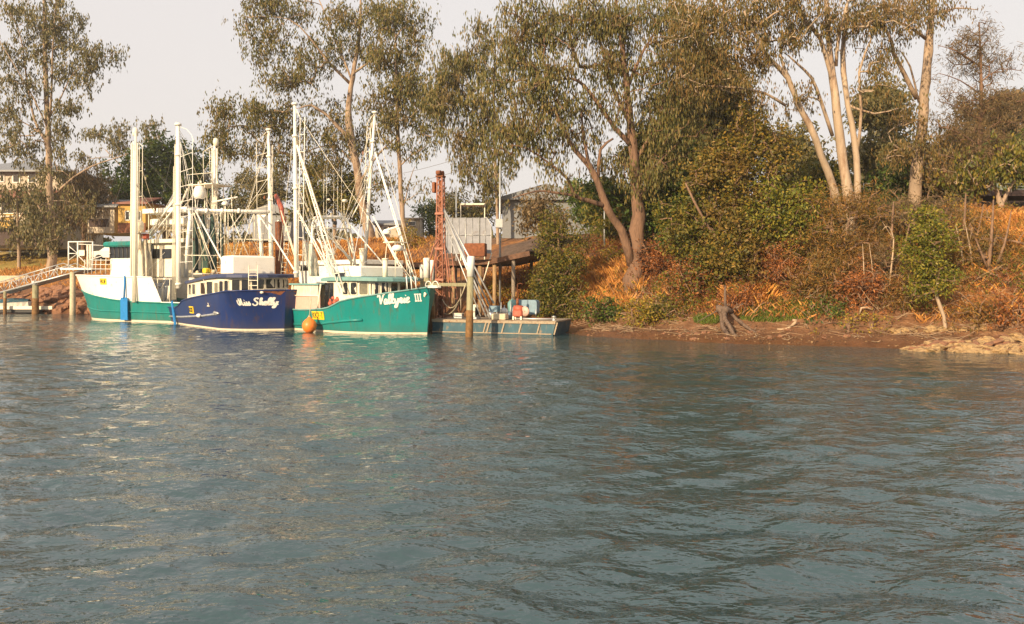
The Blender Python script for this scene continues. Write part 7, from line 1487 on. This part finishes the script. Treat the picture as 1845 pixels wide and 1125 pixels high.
# ------------------------------------------------------------------ rocks, driftwood
M['rockpale'] = mat('pale_ochre_rock', (.40, .26, .12), .9, var=.3, vscale=6, dirt=(.16, .09, .045), dirt_amt=.45, dscale=4, bump=.8, bscale=12)
M['rockred'] = mat('red_brown_rock', (.27, .13, .07), .9, var=.3, vscale=4, dirt=(.14, .07, .04), dirt_amt=.35, dscale=3, bump=.8, bscale=10)
M['drift'] = mat('grey_driftwood', (.15, .10, .07), .85, var=.35, vscale=5, dirt=(.06, .035, .025), dirt_amt=.45, bump=.8, bscale=14, stretch=(3, 3, .8))
def rock_mesh(seed, mt):
    rg = np.random.default_rng(seed); m = MB(); n = 7; P = []; rings = [(-.5, .55), (-.2, .95), (.15, .9), (.42, .5)]
    for z, r in rings:
        for k in range(n): a = 6.283 * k / n + rg.uniform(-.25, .25); q = r * rg.uniform(.75, 1.2); P.append((math.cos(a) * q * .5, math.sin(a) * q * .5, z * .8 + rg.uniform(-.08, .08)))
    P.append((rg.uniform(-.1, .1), rg.uniform(-.1, .1), .45 * .85)); fs = [tuple(reversed(range(n)))]
    for i in range(3):
        for k in range(n): fs.append((i * n + k, i * n + (k + 1) % n, (i + 1) * n + (k + 1) % n, (i + 1) * n + k))
    for k in range(n): fs.append((3 * n + k, 3 * n + (k + 1) % n, 4 * n))
    me = bpy.data.meshes.new('rock'); me.from_pydata(P, [], fs); me.materials.append(mt); me.update(); return me
RP = [rock_mesh(400 + i, M['rockpale']) for i in range(7)]; RR = [rock_mesh(420 + i, M['rockred']) for i in range(7)]
def rocks(n, pxr, pyr, size, meshes, label, group, seed, Dlim=None, flat=.6, ff=None):
    rg = np.random.default_rng(seed)
    for i in range(n):
        px = rg.uniform(*pxr); t = rg.uniform(0, 1); py = pyr(px, t) if callable(pyr) else rg.uniform(*pyr)
        g = G(px, py); s = size * rg.uniform(.5, 1.5)
        o = bpy.data.objects.new('rock', meshes[int(rg.integers(len(meshes)))]); SC.collection.objects.link(o)
        o.location = (g.x, g.y, g.z + s * flat * .12); o.scale = (s * rg.uniform(.9, 1.6), s * rg.uniform(.8, 1.2), s * flat * rg.uniform(.7, 1.2)); o.rotation_euler = (rg.uniform(-.45, .45), rg.uniform(-.45, .45), rg.uniform(0, 6.28)); tag(o, label, 'rock', group)
rocks(105, (1625, 1860), lambda px, t: 640 - t * np.interp(px, [1640, 1700, 1860], [8, 20, 32]), .46, RP + RP + RR[:3], 'pale ochre rock in the low ledge along the right hand waterline', 'pale rocks along the waterline', 1, flat=.55)
rocks(30, (1600, 1780), lambda px, t: 603 - t * 9 - (px - 1600) * .03, .30, RP, 'flat pale rock in the upper row on the mud by the curved stem', 'pale rocks by the curved stem', 2)
rocks(30, (1190, 1600), lambda px, t: 612 - t * 22, .20, RR, 'small brown stone lying on the mud beach', 'stones on the mud beach', 3)
rocks(88, (70, 178), lambda px, t: 566 - t * np.interp(px, [70, 178], [40, 58]), .8, RR, 'brown boulder in the rock wall left of the white and teal trawler bow', 'boulders of the left rock wall', 4, flat=.8)
rocks(26, (0, 80), lambda px, t: 556 - t * 30, .55, RR, 'brown boulder behind the pontoon under the gangway', 'boulders under the gangway', 5, flat=.8)
rocks(14, (1010, 1250), lambda px, t: 606 - t * 14, .16, RR, 'small dark stone near the barge end of the mud beach', 'stones near the barge', 6)
# pebbles, shell and bark debris on the mud
P_ = scatter(40000, -1, 24, 26, 42, lambda x, y, d, z, r: (z > .02) & (z < .75) & (N1(x, y, .7, 16) > .35), 39); rg = np.random.default_rng(12); P_ = P_[:2000]; n_ = len(P_)
sz_ = rg.uniform(.015, .06, (n_, 1)) * np.array([1, 1, .55]) * rg.uniform(.7, 1.5, (n_, 3)); oc = np.array([(1, 0, 0), (0, 1, 0), (-1, 0, 0), (0, -1, 0), (0, 0, 1), (0, 0, -1)], float)
V_ = (P_[:, None, :] + np.array([0, 0, .045]) + oc[None] * sz_[:, None, :]).reshape(-1, 3); b6 = np.arange(n_)[:, None] * 6
T_ = np.concatenate([b6 + np.array(t)[None] for t in ((0, 1, 4), (1, 2, 4), (2, 3, 4), (3, 0, 4), (1, 0, 5), (2, 1, 5), (3, 2, 5), (0, 3, 5))])
M['pebble'] = leafmat('pebbles_and_debris', [(.025, .016, .012), (.05, .032, .022), (.08, .055, .038), (.16, .12, .085)], trans=0.02, rough=.8)
tag(ob('mud_pebbles', np_mesh('mud_pebbles', V_, T_, [M['pebble']])), 'scattered pebbles and debris on the mud beach', kind='stuff')
# driftwood stump
c = G(1300, 590); st = empty('driftwood_stump', c); tag(st, 'grey uprooted stump with long roots reaching into the water', 'stump')
def dpt(px, py, D): return W(px, py, D) - c
D0 = c.y
for nm, pts, rs in (('trunk', [(1290, 556, D0 - .3), (1304, 560, D0 - .5), (1318, 562, D0 - .4)], [.26, .30, .2]), ('root', [(1302, 560, D0 - .5), (1312, 585, D0 - 1.0), (1322, 603, D0 - 1.6), (1342, 617, D0 - 2.0)], [.2, .15, .13, .09]), ('root', [(1298, 562, D0 - .4), (1302, 590, D0 - 1.0), (1318, 612, D0 - 1.8)], [.16, .17, .1]),
                    ('root', [(1316, 563, D0 - .3), (1334, 580, D0 - .8), (1352, 594, D0 - 1.2), (1370, 606, D0 - 1.6), (1384, 616, D0 - 1.9)], [.13, .11, .11, .08, .04]), ('root', [(1340, 617, D0 - 2.0), (1362, 617, D0 - 2.0), (1382, 619, D0 - 2.1)], [.09, .08, .05]), ('root', [(1296, 560, D0 - .4), (1274, 570, D0 - .5), (1256, 581, D0 - .6)], [.06, .035, .02]),
                    ('root', [(1308, 556, D0 - .4), (1306, 530, D0 - .2), (1307, 515, D0)], [.10, .08, .05]), ('root', [(1318, 560, D0 - .4), (1330, 548, D0 - .5)], [.06, .03]), ('root', [(1326, 558, D0 - .5), (1338, 546, D0 - .5)], [.03, .035])):
    m = MB(); q = [np.array(dpt(*p)) for p in pts]; qq = []; rr_ = []
    rg = np.random.default_rng(len(nm) + int(pts[0][0]))
    rs = [r * .68 for r in rs]
    for i in range(len(q) - 1):
        for k in range(3): t = k / 3; qq.append(q[i] * (1 - t) + q[i + 1] * t + rg.normal(0, .25, 3) * rs[i] * (k > 0)); rr_.append((rs[i] * (1 - t) + rs[i + 1] * t) * rg.uniform(.85, 1.15))
    qq.append(q[-1]); rr_.append(rs[-1]); m.tube(qq, rr_, 8); m.build(nm, M['drift'], st)
for k, (lab, pts, rs, mt) in enumerate((('pale curved driftwood branch on the mud right of the stump', [(1400, 594, 0), (1414, 595, 0), (1424, 590, -.05), (1432, 583, -.1), (1434, 578, -.1), (1428, 578, -.1)], [.03, .05, .05, .07, .08, .05], 'twigpale'), ('thin pale branch lying left of the stump', [(1215, 578, 0), (1240, 583, 0), (1275, 582, 0)], [.02, .03, .02], 'twigpale'),
                                        ('long fallen branch in the shade below the casuarinas', [(1580, 556, 0), (1600, 563, 0), (1632, 563, 0)], [.03, .035, .02], 'twigpale'), ('splintered orange log end on the mud beside the pale rocks', [(1748, 578, 0), (1768, 574, 0), (1782, 577, 0)], [.05, .07, .03], 'timber_or'), ('twisted root ball on the mud under the casuarinas', [(1548, 568, 0), (1552, 556, 0), (1562, 555, 0), (1574, 560, 0), (1570, 568, 0), (1556, 566, 0)], [.03, .05, .05, .05, .05, .03], 'twigpale'))):
    g = G(pts[0][0], pts[0][1] + 2); m = MB(); m.tube([W(a, b, g.y + d) - g for a, b, d in pts], rs, 7); o = m.build('driftwood', M[mt]); o.location = g + Vector((0, 0, .02)); tag(o, lab, 'driftwood')
print('leaf faces', NLEAF[0])
